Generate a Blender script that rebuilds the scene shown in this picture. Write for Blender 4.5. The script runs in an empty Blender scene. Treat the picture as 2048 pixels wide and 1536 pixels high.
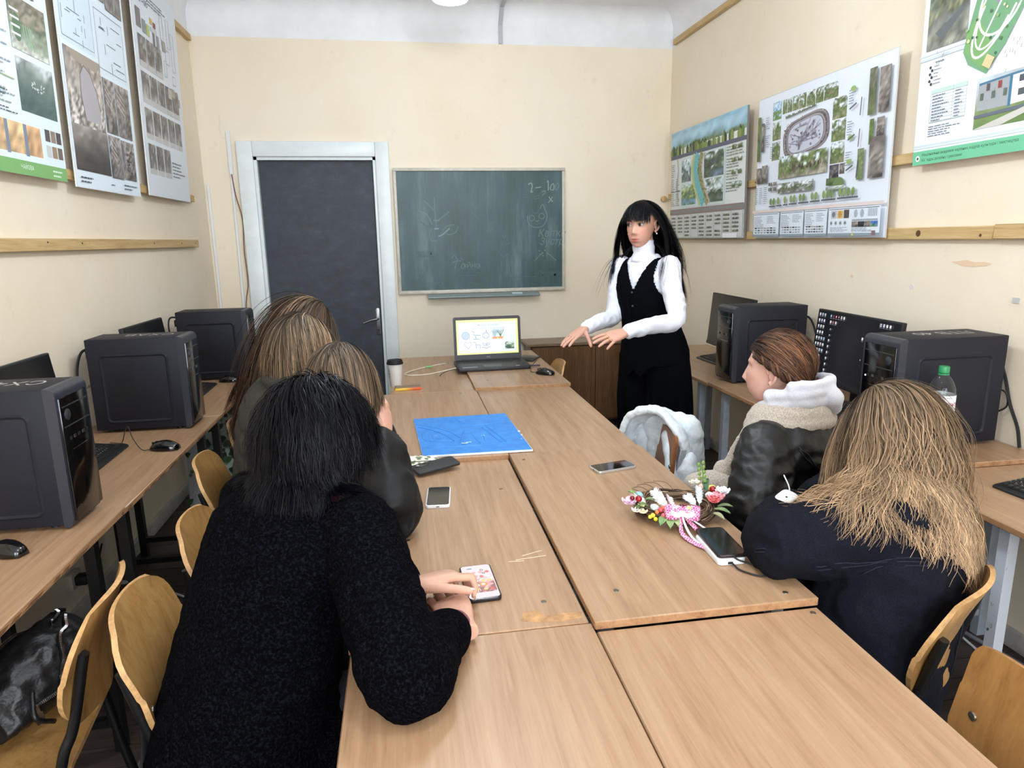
import bpy, bmesh, math, random
import numpy as np
from mathutils import Vector, Matrix, noise as mnoise

scene = bpy.context.scene
COL = scene.collection
random.seed(7)
RNG = np.random.default_rng(7)
PI = math.pi

def lin(c):
    c = np.asarray(c, float) / 255.0
    return np.where(c <= 0.04045, c / 12.92, ((c + 0.055) / 1.055) ** 2.4)

def rgba(c):
    l = lin(c)
    return (float(l[0]), float(l[1]), float(l[2]), 1.0)

# ---------------------------------------------------------------- camera
cam_data = bpy.data.cameras.new('camera')
cam = bpy.data.objects.new('camera', cam_data)
COL.objects.link(cam)
cam_data.sensor_width = 36.0
cam_data.lens = 1340.0 / 2048.0 * 36.0
cam_data.clip_start = 0.02
CM = Matrix(((0.98676038, -0.16129222, -0.01699348),
             (0.05072133, 0.20737571, 0.97694558),
             (-0.15404969, -0.96487312, 0.21281109)))
cam.matrix_world = Matrix.Translation((0, 0, 1.55)) @ CM.transposed().to_4x4()
scene.camera = cam

# ---------------------------------------------------------------- world, light, exposure
world = bpy.data.worlds.new('world')
scene.world = world
world.use_nodes = True
wnt = world.node_tree
wbg = wnt.nodes['Background']
wsky = wnt.nodes.new('ShaderNodeTexSky')
wsky.sky_type = 'HOSEK_WILKIE'
wsky.turbidity = 6.0
wsky.sun_direction = (0.3, -0.3, 0.9)
wnt.links.new(wsky.outputs[0], wbg.inputs[0])
wbg.inputs[1].default_value = 1.0

def area_light(name, loc, rot, sx, sy, power, color):
    d = bpy.data.lights.new(name, 'AREA')
    d.shape = 'RECTANGLE'
    d.size, d.size_y, d.energy, d.color = sx, sy, power, color
    o = bpy.data.objects.new(name, d)
    o.location = loc
    o.rotation_euler = rot
    COL.objects.link(o)
    return o

# daylight entering through the two windows in the wall behind the photographer
for wx in (-0.45, 1.25):
    area_light('window_daylight', (wx, -1.72, 1.75), (PI / 2, 0, 0), 1.25, 1.6, 75.0, (0.88, 0.95, 1.02))
# ceiling lamps light; the last lamp is unseen, added to brighten the side walls
LAMPS = [(0.355, 4.24, 2.9), (0.33, 1.0, 2.93), (0.33, 2.6, 2.93)]
LAMP_POWER = (3.5, 28.0, 38.0)

vs = scene.view_settings
vs.view_transform = 'Standard'
vs.look = 'None'
vs.exposure = 0.47
vs.gamma = 1.0
vs.use_curve_mapping = False

# ---------------------------------------------------------------- materials
MATS = {}

def nmat(name):
    m = bpy.data.materials.new(name)
    m.use_nodes = True
    b = m.node_tree.nodes['Principled BSDF']
    MATS[name] = m
    return m, m.node_tree, b

def setv(b, k, v):
    if k in b.inputs:
        b.inputs[k].default_value = v

def add_bump(nt, b, height, strength, dist):
    bp = nt.nodes.new('ShaderNodeBump')
    bp.inputs['Strength'].default_value = strength
    bp.inputs['Distance'].default_value = dist
    nt.links.new(height, bp.inputs['Height'])
    nt.links.new(bp.outputs[0], b.inputs['Normal'])

def noise_node(nt, scale, detail=4, rough=0.6, vec=None, mapscale=None):
    tc = nt.nodes.new('ShaderNodeTexCoord')
    src = tc.outputs['Object']
    if mapscale is not None:
        mp = nt.nodes.new('ShaderNodeMapping')
        mp.inputs['Scale'].default_value = mapscale
        nt.links.new(src, mp.inputs[0])
        src = mp.outputs[0]
    n = nt.nodes.new('ShaderNodeTexNoise')
    n.inputs['Scale'].default_value = scale
    n.inputs['Detail'].default_value = detail
    n.inputs['Roughness'].default_value = rough
    nt.links.new(src, n.inputs['Vector'])
    return n

def ramp_node(nt, fac, stops):
    r = nt.nodes.new('ShaderNodeValToRGB')
    el = r.color_ramp.elements
    while len(el) < len(stops):
        el.new(0.5)
    for e, (p, c) in zip(el, stops):
        e.position = p
        e.color = rgba(c)
    nt.links.new(fac, r.inputs[0])
    return r

def mat(name, c, rough=0.5, metal=0.0, spec=0.5, vary=0.0, vscale=8.0, bump=0.0, bscale=40.0, bdist=0.002,
        coat=0.0, sheen=0.0, mapscale=None, detail=4):
    if name in MATS:
        return MATS[name]
    m, nt, b = nmat(name)
    setv(b, 'Base Color', rgba(c))
    setv(b, 'Roughness', rough)
    setv(b, 'Metallic', metal)
    setv(b, 'Specular IOR Level', spec)
    setv(b, 'Coat Weight', coat)
    setv(b, 'Coat Roughness', 0.1)
    if sheen:
        setv(b, 'Sheen Weight', sheen)
        setv(b, 'Sheen Roughness', 0.5)
    if vary:
        n = noise_node(nt, vscale, detail, mapscale=mapscale)
        cc = np.asarray(c, float)
        r = ramp_node(nt, n.outputs['Fac'], [(0.3, np.clip(cc * (1 - vary), 0, 255)), (0.7, np.clip(cc * (1 + vary), 0, 255))])
        nt.links.new(r.outputs[0], b.inputs['Base Color'])
    if bump:
        n = noise_node(nt, bscale, 5, mapscale=mapscale)
        add_bump(nt, b, n.outputs['Fac'], bump, bdist)
    return m

def wood(name, c0, c1, c2, along='Y', rough=0.35, scale=1.0, spec=0.45, coat=0.0):
    if name in MATS:
        return MATS[name]
    m, nt, b = nmat(name)
    st = {'X': (1.2, 22, 22), 'Y': (22, 1.2, 22), 'Z': (22, 22, 1.2)}[along]
    tc = nt.nodes.new('ShaderNodeTexCoord')
    oi = nt.nodes.new('ShaderNodeObjectInfo')
    mul = nt.nodes.new('ShaderNodeMath'); mul.operation = 'MULTIPLY'; mul.inputs[1].default_value = 37.0
    nt.links.new(oi.outputs['Random'], mul.inputs[0])
    va = nt.nodes.new('ShaderNodeVectorMath'); va.operation = 'ADD'
    nt.links.new(tc.outputs['Object'], va.inputs[0]); nt.links.new(mul.outputs[0], va.inputs[1])
    mp = nt.nodes.new('ShaderNodeMapping')
    mp.inputs['Scale'].default_value = tuple(s * scale for s in st)
    nt.links.new(va.outputs[0], mp.inputs[0])
    n1 = nt.nodes.new('ShaderNodeTexNoise')
    n1.inputs['Scale'].default_value = 1.6; n1.inputs['Detail'].default_value = 5; n1.inputs['Roughness'].default_value = 0.62
    n1.inputs['Distortion'].default_value = 0.9
    nt.links.new(mp.outputs[0], n1.inputs['Vector'])
    n2 = nt.nodes.new('ShaderNodeTexNoise')
    n2.inputs['Scale'].default_value = 9.0; n2.inputs['Detail'].default_value = 3
    nt.links.new(mp.outputs[0], n2.inputs['Vector'])
    mx = nt.nodes.new('ShaderNodeMath'); mx.operation = 'MULTIPLY_ADD'; mx.inputs[1].default_value = 0.35
    nt.links.new(n2.outputs['Fac'], mx.inputs[0]); nt.links.new(n1.outputs['Fac'], mx.inputs[2])
    r = ramp_node(nt, mx.outputs[0], [(0.42, c0), (0.62, c1), (0.86, c2)])
    nt.links.new(r.outputs[0], b.inputs['Base Color'])
    setv(b, 'Roughness', rough); setv(b, 'Specular IOR Level', spec); setv(b, 'Coat Weight', coat); setv(b, 'Coat Roughness', 0.15)
    add_bump(nt, b, mx.outputs[0], 0.06, 0.001)
    return m

def attr_mat(name, rough=0.5, spec=0.4, bump=0.0, bscale=60.0, emit=0.0, coat=0.0, sss=0.0, attr='Col'):
    if name in MATS:
        return MATS[name]
    m, nt, b = nmat(name)
    a = nt.nodes.new('ShaderNodeAttribute')
    a.attribute_name = attr
    nt.links.new(a.outputs['Color'], b.inputs['Base Color'])
    setv(b, 'Roughness', rough); setv(b, 'Specular IOR Level', spec); setv(b, 'Coat Weight', coat)
    if sss:
        setv(b, 'Subsurface Weight', sss)
        setv(b, 'Subsurface Radius', (0.012, 0.005, 0.003))
        setv(b, 'Subsurface Scale', 0.6)
    if emit:
        for l_ in list(b.inputs['Base Color'].links):
            nt.links.remove(l_)
        setv(b, 'Base Color', (.01, .01, .012, 1))
        nt.links.new(a.outputs['Color'], b.inputs['Emission Color'])
        setv(b, 'Emission Strength', emit)
    if bump:
        n = noise_node(nt, bscale, 4)
        add_bump(nt, b, n.outputs['Fac'], bump, 0.002)
    return m

M_print = attr_mat('printed_paper', 0.45, 0.35)
M_screen = attr_mat('lit_screen', 0.25, 0.4, emit=.7)
M_black_plastic = mat('black_plastic', (26, 27, 30), 0.42)
M_case = mat('tower_steel', (29, 30, 39), 0.55, spec=0.25, bump=0.04, bscale=300)
M_gloss = mat('gloss_black', (9, 9, 11), 0.12, spec=0.6)
M_matte_black = mat('matte_black', (18, 18, 20), 0.6)
M_tube_black = mat('black_tube', (14, 14, 16), 0.35)
M_tube_grey = mat('grey_tube', (150, 155, 162), 0.4, vary=0.08, vscale=14)
M_chrome = mat('chrome', (200, 200, 205), 0.22, metal=1.0)
M_steel = mat('brushed_steel', (150, 150, 152), 0.35, metal=1.0)
M_white_plastic = mat('white_plastic', (225, 226, 228), 0.4)
M_table = wood('table_laminate', (140, 108, 79), (158, 124, 94), (170, 138, 108), 'Y', 0.38, coat=0.12)
M_table_edge = wood('table_edge', (124, 86, 56), (156, 114, 78), (170, 130, 92), 'Y', 0.6)
M_ply = wood('chair_plywood', (142, 100, 54), (162, 120, 68), (176, 136, 82), 'Z', 0.38, coat=0.2)
M_ply_brown = wood('chair_brown_plywood', (120, 72, 38), (140, 88, 48), (156, 102, 58), 'Z', 0.35)
M_ply_edge = mat('plywood_edge', (186, 144, 94), 0.55, vary=0.12, vscale=60)
M_batten = wood('batten_pine', (166, 132, 84), (192, 160, 110), (206, 178, 130), 'Y', 0.55)

# ---------------------------------------------------------------- mesh helpers
class MB:
    """collects shapes; build() links them as ONE mesh object"""
    def __init__(s):
        s.v, s.f, s.c = [], [], []
        s.col = None
    def add(s, vs_, fs_, col=None):
        o = len(s.v)
        s.v.extend([tuple(map(float, p)) for p in vs_])
        s.f.extend([tuple(i + o for i in f) for f in fs_])
        c = col if col is not None else s.col
        if c is not None:
            s.c.extend([c] * len(vs_))
        return s
    def box(s, x0, x1, y0, y1, z0, z1, col=None):
        v = [(x0, y0, z0), (x1, y0, z0), (x1, y1, z0), (x0, y1, z0), (x0, y0, z1), (x1, y0, z1), (x1, y1, z1), (x0, y1, z1)]
        return s.add(v, [(3, 2, 1, 0), (4, 5, 6, 7), (0, 1, 5, 4), (1, 2, 6, 5), (2, 3, 7, 6), (3, 0, 4, 7)], col)
    def tube(s, pts, r, n=8, cap=True, col=None):
        pts = [Vector(p) for p in pts]
        rs = r if isinstance(r, (list, tuple, np.ndarray)) else [r] * len(pts)
        v, f = [], []
        up = None
        for i, p in enumerate(pts):
            d = (pts[min(i + 1, len(pts) - 1)] - pts[max(i - 1, 0)])
            if d.length < 1e-9:
                d = Vector((0, 0, 1))
            d.normalize()
            if up is None:
                up = d.orthogonal().normalized()
            else:
                up = (up - d * up.dot(d))
                up = up.normalized() if up.length > 1e-6 else d.orthogonal().normalized()
            w = d.cross(up)
            for k in range(n):
                a = 2 * PI * k / n
                v.append(p + (up * math.cos(a) + w * math.sin(a)) * rs[i])
        for i in range(len(pts) - 1):
            for k in range(n):
                f.append((i * n + k, i * n + (k + 1) % n, (i + 1) * n + (k + 1) % n, (i + 1) * n + k))
        if cap:
            f.append(tuple(range(n - 1, -1, -1)))
            f.append(tuple((len(pts) - 1) * n + k for k in range(n)))
        return s.add(v, f, col)
    def rect_tube(s, a, b, w, d, col=None):
        """straight square bar from a to b"""
        a, b = Vector(a), Vector(b)
        z = (b - a).normalized()
        x = Vector((1, 0, 0)) if abs(z.x) < 0.8 else Vector((0, 1, 0))
        y = z.cross(x).normalized(); x = y.cross(z)
        v = []
        for p in (a, b):
            for sx_, sy_ in ((-1, -1), (1, -1), (1, 1), (-1, 1)):
                v.append(p + x * (sx_ * w / 2) + y * (sy_ * d / 2))
        return s.add(v, [(3, 2, 1, 0), (4, 5, 6, 7), (0, 1, 5, 4), (1, 2, 6, 5), (2, 3, 7, 6), (3, 0, 4, 7)], col)
    def lathe(s, prof, n=20, c=(0, 0, 0), col=None):
        v, f = [], []
        for (r, z) in prof:
            for k in range(n):
                a = 2 * PI * k / n
                v.append((c[0] + r * math.cos(a), c[1] + r * math.sin(a), c[2] + z))
        m = len(prof)
        for i in range(m - 1):
            for k in range(n):
                f.append((i * n + k, i * n + (k + 1) % n, (i + 1) * n + (k + 1) % n, (i + 1) * n + k))
        f.append(tuple(range(n - 1, -1, -1)))
        f.append(tuple((m - 1) * n + k for k in range(n)))
        return s.add(v, f, col)
    def prism(s, poly, d, axis='z', base=0.0, col=None):
        """extrude a 2D polygon by d along an axis"""
        n = len(poly)
        def P(a, b, h):
            return {'z': (a, b, h), 'y': (a, h, b), 'x': (h, a, b)}[axis]
        v = [P(a, b, base) for a, b in poly] + [P(a, b, base + d) for a, b in poly]
        f = [tuple(range(n - 1, -1, -1)), tuple(range(n, 2 * n))]
        f += [(i, (i + 1) % n, n + (i + 1) % n, n + i) for i in range(n)]
        return s.add(v, f, col)
    def sheet(s, fn, nu, nv, thick, col=None):
        """solid sheet: fn(u,v) with u,v in -1..1 gives the mid surface"""
        g = np.array([[fn(-1 + 2 * i / nu, -1 + 2 * j / nv) for j in range(nv + 1)] for i in range(nu + 1)], float)
        du = np.gradient(g, axis=0); dv = np.gradient(g, axis=1)
        nn = np.cross(du, dv); nn /= (np.linalg.norm(nn, axis=2, keepdims=True) + 1e-12)
        A = g + nn * thick / 2; B = g - nn * thick / 2
        w = nv + 1
        v = list(A.reshape(-1, 3)) + list(B.reshape(-1, 3))
        N = (nu + 1) * w
        f = []
        for i in range(nu):
            for j in range(nv):
                a = i * w + j
                f.append((a, a + w, a + w + 1, a + 1))
                f.append((N + a, N + a + 1, N + a + w + 1, N + a + w))
        for j in range(nv):
            f.append((j, j + 1, N + j + 1, N + j)); a = nu * w + j
            f.append((a + 1, a, N + a, N + a + 1))
        for i in range(nu):
            a = i * w
            f.append((a + w, a, N + a, N + a + w)); a = i * w + nv
            f.append((a, a + w, N + a + w, N + a))
        return s.add(v, f, col)
    def ellipsoid(s, c, r, nu=14, nv=9, rot=None, col=None):
        v, f = [], []
        R = rot if rot is not None else Matrix.Identity(3)
        c = Vector(c)
        for j in range(nv + 1):
            t = PI * j / nv
            for i in range(nu):
                a = 2 * PI * i / nu
                p = Vector((r[0] * math.sin(t) * math.cos(a), r[1] * math.sin(t) * math.sin(a), -r[2] * math.cos(t)))
                v.append(c + R @ p)
        for j in range(nv):
            for i in range(nu):
                f.append((j * nu + i, j * nu + (i + 1) % nu, (j + 1) * nu + (i + 1) % nu, (j + 1) * nu + i))
        return s.add(v, f, col)
    def loft(s, rings, cap=True, col=None):
        """rings: list of equally long point lists"""
        n = len(rings[0]); v = [p for r in rings for p in r]; f = []
        for i in range(len(rings) - 1):
            for k in range(n):
                f.append((i * n + k, i * n + (k + 1) % n, (i + 1) * n + (k + 1) % n, (i + 1) * n + k))
        if cap:
            f.append(tuple(range(n - 1, -1, -1)))
            f.append(tuple((len(rings) - 1) * n + k for k in range(n)))
        return s.add(v, f, col)
    def mesh(s, name):
        me = bpy.data.meshes.new(name)
        me.from_pydata(s.v, [], s.f)
        if s.c and len(s.c) == len(s.v):
            at = me.color_attributes.new('Col', 'FLOAT_COLOR', 'POINT')
            arr = np.ones((len(s.v), 4), np.float32)
            arr[:, :3] = lin(np.array(s.c, float)[:, :3])
            at.data.foreach_set('color', arr.ravel())
        me.update()
        return me
    def build(s, name, m, parent=None, world=False, smooth=False, bevel=0.0, segs=2, label=None):
        me = s.mesh(name)
        if bevel:
            bm = bmesh.new(); bm.from_mesh(me)
            bmesh.ops.remove_doubles(bm, verts=bm.verts, dist=1e-5)
            ed = [e for e in bm.edges if len(e.link_faces) == 2 and e.calc_face_angle(0) > 0.5]
            bmesh.ops.bevel(bm, geom=ed, offset=bevel, segments=segs, profile=0.5, affect='EDGES', clamp_overlap=True)
            bm.to_mesh(me); bm.free()
        return link(name, me, m, parent, world, smooth or bool(bevel), label)

def link(name, me, m, parent=None, world=False, smooth=False, label=None):
    if m is not None:
        me.materials.append(m)
    if world and parent is not None:
        p = parent; off = Vector((0, 0, 0))
        while p is not None:
            off += p.location; p = p.parent
        me.transform(Matrix.Translation(-off))
    if smooth:
        me.polygons.foreach_set('use_smooth', [True] * len(me.polygons))
        if smooth is True:
            try:
                me.set_sharp_from_angle(angle=math.radians(42))
            except Exception:
                pass
    o = bpy.data.objects.new(name, me)
    COL.objects.link(o)
    if parent is not None:
        o.parent = parent
    if label:
        o['label'] = label
    return o

def tag(o, label, cat, group=None):
    o['label'] = label; o['category'] = cat
    if group:
        o['group'] = group
    return o

def thing(name, label, cat, loc=(0, 0, 0), rz=0.0, group=None, rot=None):
    o = bpy.data.objects.new(name, None)
    o.empty_display_size = 0.05
    COL.objects.link(o)
    o.location = loc
    o.rotation_euler = rot if rot is not None else (0, 0, rz)
    return tag(o, label, cat, group)

def struct(o):
    o['kind'] = 'structure'
    return o

def dup(root, loc, rz, label, group=None, rot=None):
    def cp(o, par):
        c = o.copy(); COL.objects.link(c); c.parent = par
        for ch in [k for k in o.children]:
            cp(ch, c)
        return c
    r = cp(root, None)
    r.location = loc
    r.rotation_euler = rot if rot is not None else (0, 0, rz)
    r['label'] = label
    if group:
        r['group'] = group
    return r

def rrect(w, h, r, n=5, cx=0, cy=0):
    out = []
    for (sx_, sy_, a0) in ((1, 1, 0), (-1, 1, PI / 2), (-1, -1, PI), (1, -1, 3 * PI / 2)):
        for k in range(n + 1):
            a = a0 + PI / 2 * k / n
            out.append((cx + sx_ * (w / 2 - r) + r * math.cos(a), cy + sy_ * (h / 2 - r) + r * math.sin(a)))
    return out

def smooth_path(pts, n=8):
    """Catmull-Rom through the points"""
    P = [np.array(p, float) for p in pts]
    P = [2 * P[0] - P[1]] + P + [2 * P[-1] - P[-2]]
    out = []
    for i in range(1, len(P) - 2):
        for k in range(n):
            t = k / n
            out.append(0.5 * ((2 * P[i]) + (-P[i - 1] + P[i + 1]) * t + (2 * P[i - 1] - 5 * P[i] + 4 * P[i + 1] - P[i + 2]) * t * t
                              + (-P[i - 1] + 3 * P[i] - 3 * P[i + 1] + P[i + 2]) * t ** 3))
    out.append(P[-2])
    return out

def text_geo(txt, size):
    cu = bpy.data.curves.new('txt', 'FONT')
    cu.body = txt; cu.size = size; cu.resolution_u = 2
    o = bpy.data.objects.new('txt', cu)
    COL.objects.link(o)
    dg = bpy.context.evaluated_depsgraph_get()
    me = o.evaluated_get(dg).to_mesh()
    v = [tuple(p.co) for p in me.vertices]; f = [tuple(p.vertices) for p in me.polygons]
    o.evaluated_get(dg).to_mesh_clear()
    bpy.data.objects.remove(o); bpy.data.curves.remove(cu)
    return v, f

def vnoise(shape, cells, seed):
    """smooth value noise, numpy"""
    r = np.random.default_rng(seed)
    g = r.random((cells[0] + 2, cells[1] + 2))
    y = np.linspace(0, cells[0], shape[0]); x = np.linspace(0, cells[1], shape[1])
    yi = np.minimum(y.astype(int), cells[0] - 1 if cells[0] > 0 else 0); xi = np.minimum(x.astype(int), cells[1] - 1 if cells[1] > 0 else 0)
    fy = (y - yi)[:, None]; fx = (x - xi)[None, :]
    fy = fy * fy * (3 - 2 * fy); fx = fx * fx * (3 - 2 * fx)
    a = g[yi][:, xi]; b = g[yi][:, xi + 1]; c = g[yi + 1][:, xi]; d = g[yi + 1][:, xi + 1]
    return (a * (1 - fx) + b * fx) * (1 - fy) + (c * (1 - fx) + d * fx) * fy

class Print(MB):
    """flat print: coloured shapes in a plane, (u right, v up), each layer a hair above the last"""
    def __init__(s, place, lift=0.00008):
        super().__init__()
        s.place = place; s.z = 0.0; s.lift = lift
        s.rng = random.Random(11)
    def flat(s, pts, faces, col, cols=None):
        s.z += s.lift
        o = len(s.v)
        s.v.extend([tuple(s.place(u, v, s.z)) for u, v in pts])
        s.f.extend([tuple(i + o for i in f) for f in faces])
        s.c.extend(cols if cols is not None else [col] * len(pts))
    def rect(s, u, v, w, h, col):
        s.flat([(u, v), (u + w, v), (u + w, v + h), (u, v + h)], [(0, 1, 2, 3)], col)
    def poly(s, pts, col):
        s.flat(pts, [tuple(range(len(pts)))], col)
    def disc(s, u, v, r, col, n=14, ry=None):
        ry = ry or r
        s.poly([(u + r * math.cos(2 * PI * k / n), v + ry * math.sin(2 * PI * k / n)) for k in range(n)], col)
    def line(s, pts, w, col, closed=False):
        P = [np.array(p, float) for p in pts]
        if closed:
            P.append(P[0])
        vv, ff = [], []
        for i in range(len(P)):
            d = P[min(i + 1, len(P) - 1)] - P[max(i - 1, 0)]
            L = np.linalg.norm(d) + 1e-9
            nrm = np.array([-d[1], d[0]]) / L * w / 2
            vv += [tuple(P[i] + nrm), tuple(P[i] - nrm)]
        for i in range(len(P) - 1):
            ff.append((2 * i, 2 * i + 1, 2 * i + 3, 2 * i + 2))
        s.flat(vv, ff, col)
    def text(s, t, u, v, size, col, rot=0.0, sx=1.0):
        vv, ff = text_geo(t, size)
        c, q = math.cos(rot), math.sin(rot)
        s.flat([(u + (x * sx) * c - y * q, v + (x * sx) * q + y * c) for x, y, _ in vv], ff, col)
    def lines(s, u, v, w, h, n, col, fill=0.75):
        """rows of unreadably small print"""
        pts, fc = [], []
        dh = h / n
        for k in range(n):
            y = v + h - (k + 0.75) * dh
            x = u; end = u + w * s.rng.uniform(0.55, 1.0)
            while x < end:
                ww = min(w * s.rng.uniform(0.06, 0.2), end - x)
                o = len(pts)
                pts += [(x, y), (x + ww, y), (x + ww, y + dh * 0.45 * fill), (x, y + dh * 0.45 * fill)]
                fc.append((o, o + 1, o + 2, o + 3))
                x += ww + w * 0.03
        s.flat(pts, fc, col)
    def photo(s, u, v, w, h, pal, seed=1, n=(18, 18), cells=(5, 5), vert=0.0, rough=0.35):
        """picture made of smoothly blended patches; pal runs bottom to top"""
        ny, nx = n
        t = np.linspace(0, 1, ny)[:, None] * np.ones((1, nx))
        q = vnoise((ny, nx), cells, seed) - 0.5
        q2 = vnoise((ny, nx), (cells[0] * 3, cells[1] * 3), seed + 5) - 0.5
        tt = np.clip(t + q * (0.9 - vert) + q2 * rough, 0, 1) * (len(pal) - 1)
        i0 = np.minimum(tt.astype(int), len(pal) - 2); fr = (tt - i0)[..., None]
        P = np.array(pal, float)
        C = P[i0] * (1 - fr) + P[i0 + 1] * fr
        C = np.clip(C * (1 + q2[..., None] * rough * 1.6), 0, 255)
        pts = [(u + w * i / (nx - 1), v + h * j / (ny - 1)) for j in range(ny) for i in range(nx)]
        fc = [(j * nx + i, j * nx + i + 1, (j + 1) * nx + i + 1, (j + 1) * nx + i) for j in range(ny - 1) for i in range(nx - 1)]
        s.flat(pts, fc, None, [tuple(c) for c in C.reshape(-1, 3)])
# ================================================================ the room
XL, XR, YF, YN, ZC = -1.42, 2.22, 5.5, -1.6, 3.26

def wall_mat():
    m, nt, b = nmat('peach_wall')
    n = noise_node(nt, 1.3, 5, 0.55)
    r = ramp_node(nt, n.outputs['Fac'], [(0.3, (231, 216, 192)), (0.52, (236, 223, 202)), (0.75, (237, 226, 208))])
    n2 = noise_node(nt, 9, 6, 0.7)
    r2 = ramp_node(nt, n2.outputs['Fac'], [(0.25, (225, 218, 212)), (0.4, (255, 255, 255))])
    mx = nt.nodes.new('ShaderNodeMixRGB'); mx.blend_type = 'MULTIPLY'; mx.inputs[0].default_value = 0.35
    nt.links.new(r.outputs[0], mx.inputs[1]); nt.links.new(r2.outputs[0], mx.inputs[2])
    nt.links.new(mx.outputs[0], b.inputs['Base Color'])
    setv(b, 'Roughness', 0.55); setv(b, 'Specular IOR Level', 0.35)
    n3 = noise_node(nt, 35, 5, 0.6)
    add_bump(nt, b, n3.outputs['Fac'], 0.12, 0.004)
    return m
M_wall = wall_mat()
M_white_wall = mat('whitewash', (232, 232, 234), 0.7, vary=0.03, vscale=3, bump=0.1, bscale=25, bdist=0.004)
M_floor = mat('floor_underlay', (38, 30, 27), 0.7, vary=0.3, vscale=12)
M_plank = wood('dark_plank', (34, 26, 23), (52, 41, 37), (78, 64, 58), 'X', 0.45)
M_door_white = mat('white_gloss_paint', (222, 228, 230), 0.35, vary=0.03, vscale=5, bump=0.06, bscale=14, bdist=0.004)

floor = struct(MB().box(XL - .1, XR + .1, YN - .1, YF + .1, -0.1, -0.012).build('floor', M_floor))
pm = MB().box(-0.5, 0.5, -0.5, 0.5, -0.5, 0.5).mesh('plank')
bm = bmesh.new(); bm.from_mesh(pm)
bm.to_mesh(pm); bm.free(); pm.materials.append(M_plank)
pw = 0.095
ny = int((YF - YN) / pw)
for j in range(ny + 1):
    xs = [XL, XL + 1.1 + 0.9 * ((j * 37) % 10) / 10, XR]
    for a, b_ in zip(xs[:-1], xs[1:]):
        o = bpy.data.objects.new('plank', pm); COL.objects.link(o); o.parent = floor
        o.location = ((a + b_) / 2, YN + (j + .5) * pw, -0.011 + random.uniform(-.001, .001))
        o.scale = (b_ - a - .003, pw - .004, 0.022)

struct(MB().box(XL - .15, XL, YN, YF + .15, -.05, 3.0).build('wall_left', M_wall))
struct(MB().box(XR, XR + .15, YN, YF + .15, -.05, 3.0).build('wall_right', M_wall))
wf = MB()
DX0, DX1, DZ = -1.05, -0.155, 2.175
wf.box(XL, DX0, YF, YF + .15, -.05, 3.0); wf.box(DX1, XR, YF, YF + .15, -.05, 3.0); wf.box(DX0, DX1, YF, YF + .15, DZ, 3.0)
struct(wf.build('wall_far', M_wall))
# near wall with two window openings
wn = MB()
WX = [(-1.1, 0.2), (0.6, 1.9)]
wn.box(XL, -1.1, YN - .2, YN, -.05, 3.0); wn.box(0.2, 0.6, YN - .2, YN, -.05, 3.0); wn.box(1.9, XR, YN - .2, YN, -.05, 3.0)
for a, b_ in WX:
    wn.box(a, b_, YN - .2, YN, -.05, 0.9); wn.box(a, b_, YN - .2, YN, 2.6, 3.0)
struct(wn.build('wall_near', M_wall))
mg, ntg, bg = nmat('window_glass')
tr = ntg.nodes.new('ShaderNodeBsdfTransparent'); gl = ntg.nodes.new('ShaderNodeBsdfGlossy'); gl.inputs['Roughness'].default_value = 0.02
mxs = ntg.nodes.new('ShaderNodeMixShader'); mxs.inputs[0].default_value = 0.08
ntg.links.new(tr.outputs[0], mxs.inputs[1]); ntg.links.new(gl.outputs[0], mxs.inputs[2])
ntg.links.new(mxs.outputs[0], ntg.nodes['Material Output'].inputs[0])
for k, (a, b_) in enumerate(WX):
    fr = MB()
    for (x0, x1, z0, z1) in ((a, a + .06, .9, 2.6), (b_ - .06, b_, .9, 2.6), (a, b_, .9, .96), (a, b_, 2.54, 2.6), ((a + b_) / 2 - .03, (a + b_) / 2 + .03, .9, 2.6)):
        fr.box(x0, x1, YN - .1, YN - .04, z0, z1)
    w_ = struct(fr.build('window_%d' % (k + 1), M_door_white))
    for (x0, x1) in ((a + .06, (a + b_) / 2 - .03), ((a + b_) / 2 + .03, b_ - .06)):
        MB().box(x0, x1, YN - .073, YN - .067, .96, 2.54).build('pane', mg, w_)
    MB().box(a - .05, b_ + .05, YN - .06, YN + .15, .86, .9).build('window_sill', M_door_white, w_, bevel=.008)

struct(MB().box(XL - .15, XR + .15, YN - .2, YF + .15, ZC, ZC + .1).build('ceiling', M_white_wall))
# white frieze with a rounded cove above the paint line
def cove(name, pts, along):
    m = MB()
    prof = [(0, 3.0), (0.0, 3.08)]
    R = 0.13
    for k in range(9):
        a = PI / 2 * k / 8
        prof.append((R - R * math.cos(a), 3.26 - R + R * math.sin(a)))
    prof += [(-0.14, 3.26), (-0.14, 3.0)]
    (x0, y0), (x1, y1), (nx_, ny_) = pts
    v = [(x0 + nx_ * d, y0 + ny_ * d, z) for d, z in prof] + [(x1 + nx_ * d, y1 + ny_ * d, z) for d, z in prof]
    n = len(prof)
    f = [tuple(range(n)), tuple(range(2 * n - 1, n - 1, -1))] + [(i, n + i, n + (i + 1) % n, (i + 1) % n) for i in range(n)]
    m.add(v, f)
    o = m.build(name, M_white_wall, smooth=True)
    bm2 = bmesh.new(); bm2.from_mesh(o.data); bmesh.ops.recalc_face_normals(bm2, faces=bm2.faces); bm2.to_mesh(o.data); bm2.free()
    return struct(o)
cove('trim_1', ((XL, YF), (XR, YF), (0, -1)), 'x')
cove('trim_2', ((XL, YN), (XL, YF), (1, 0)), 'y')
cove('trim_3', ((XR, YN), (XR, YF), (-1, 0)), 'y')
cove('trim_4', ((XL, YN), (XR, YN), (0, 1)), 'x')
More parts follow.
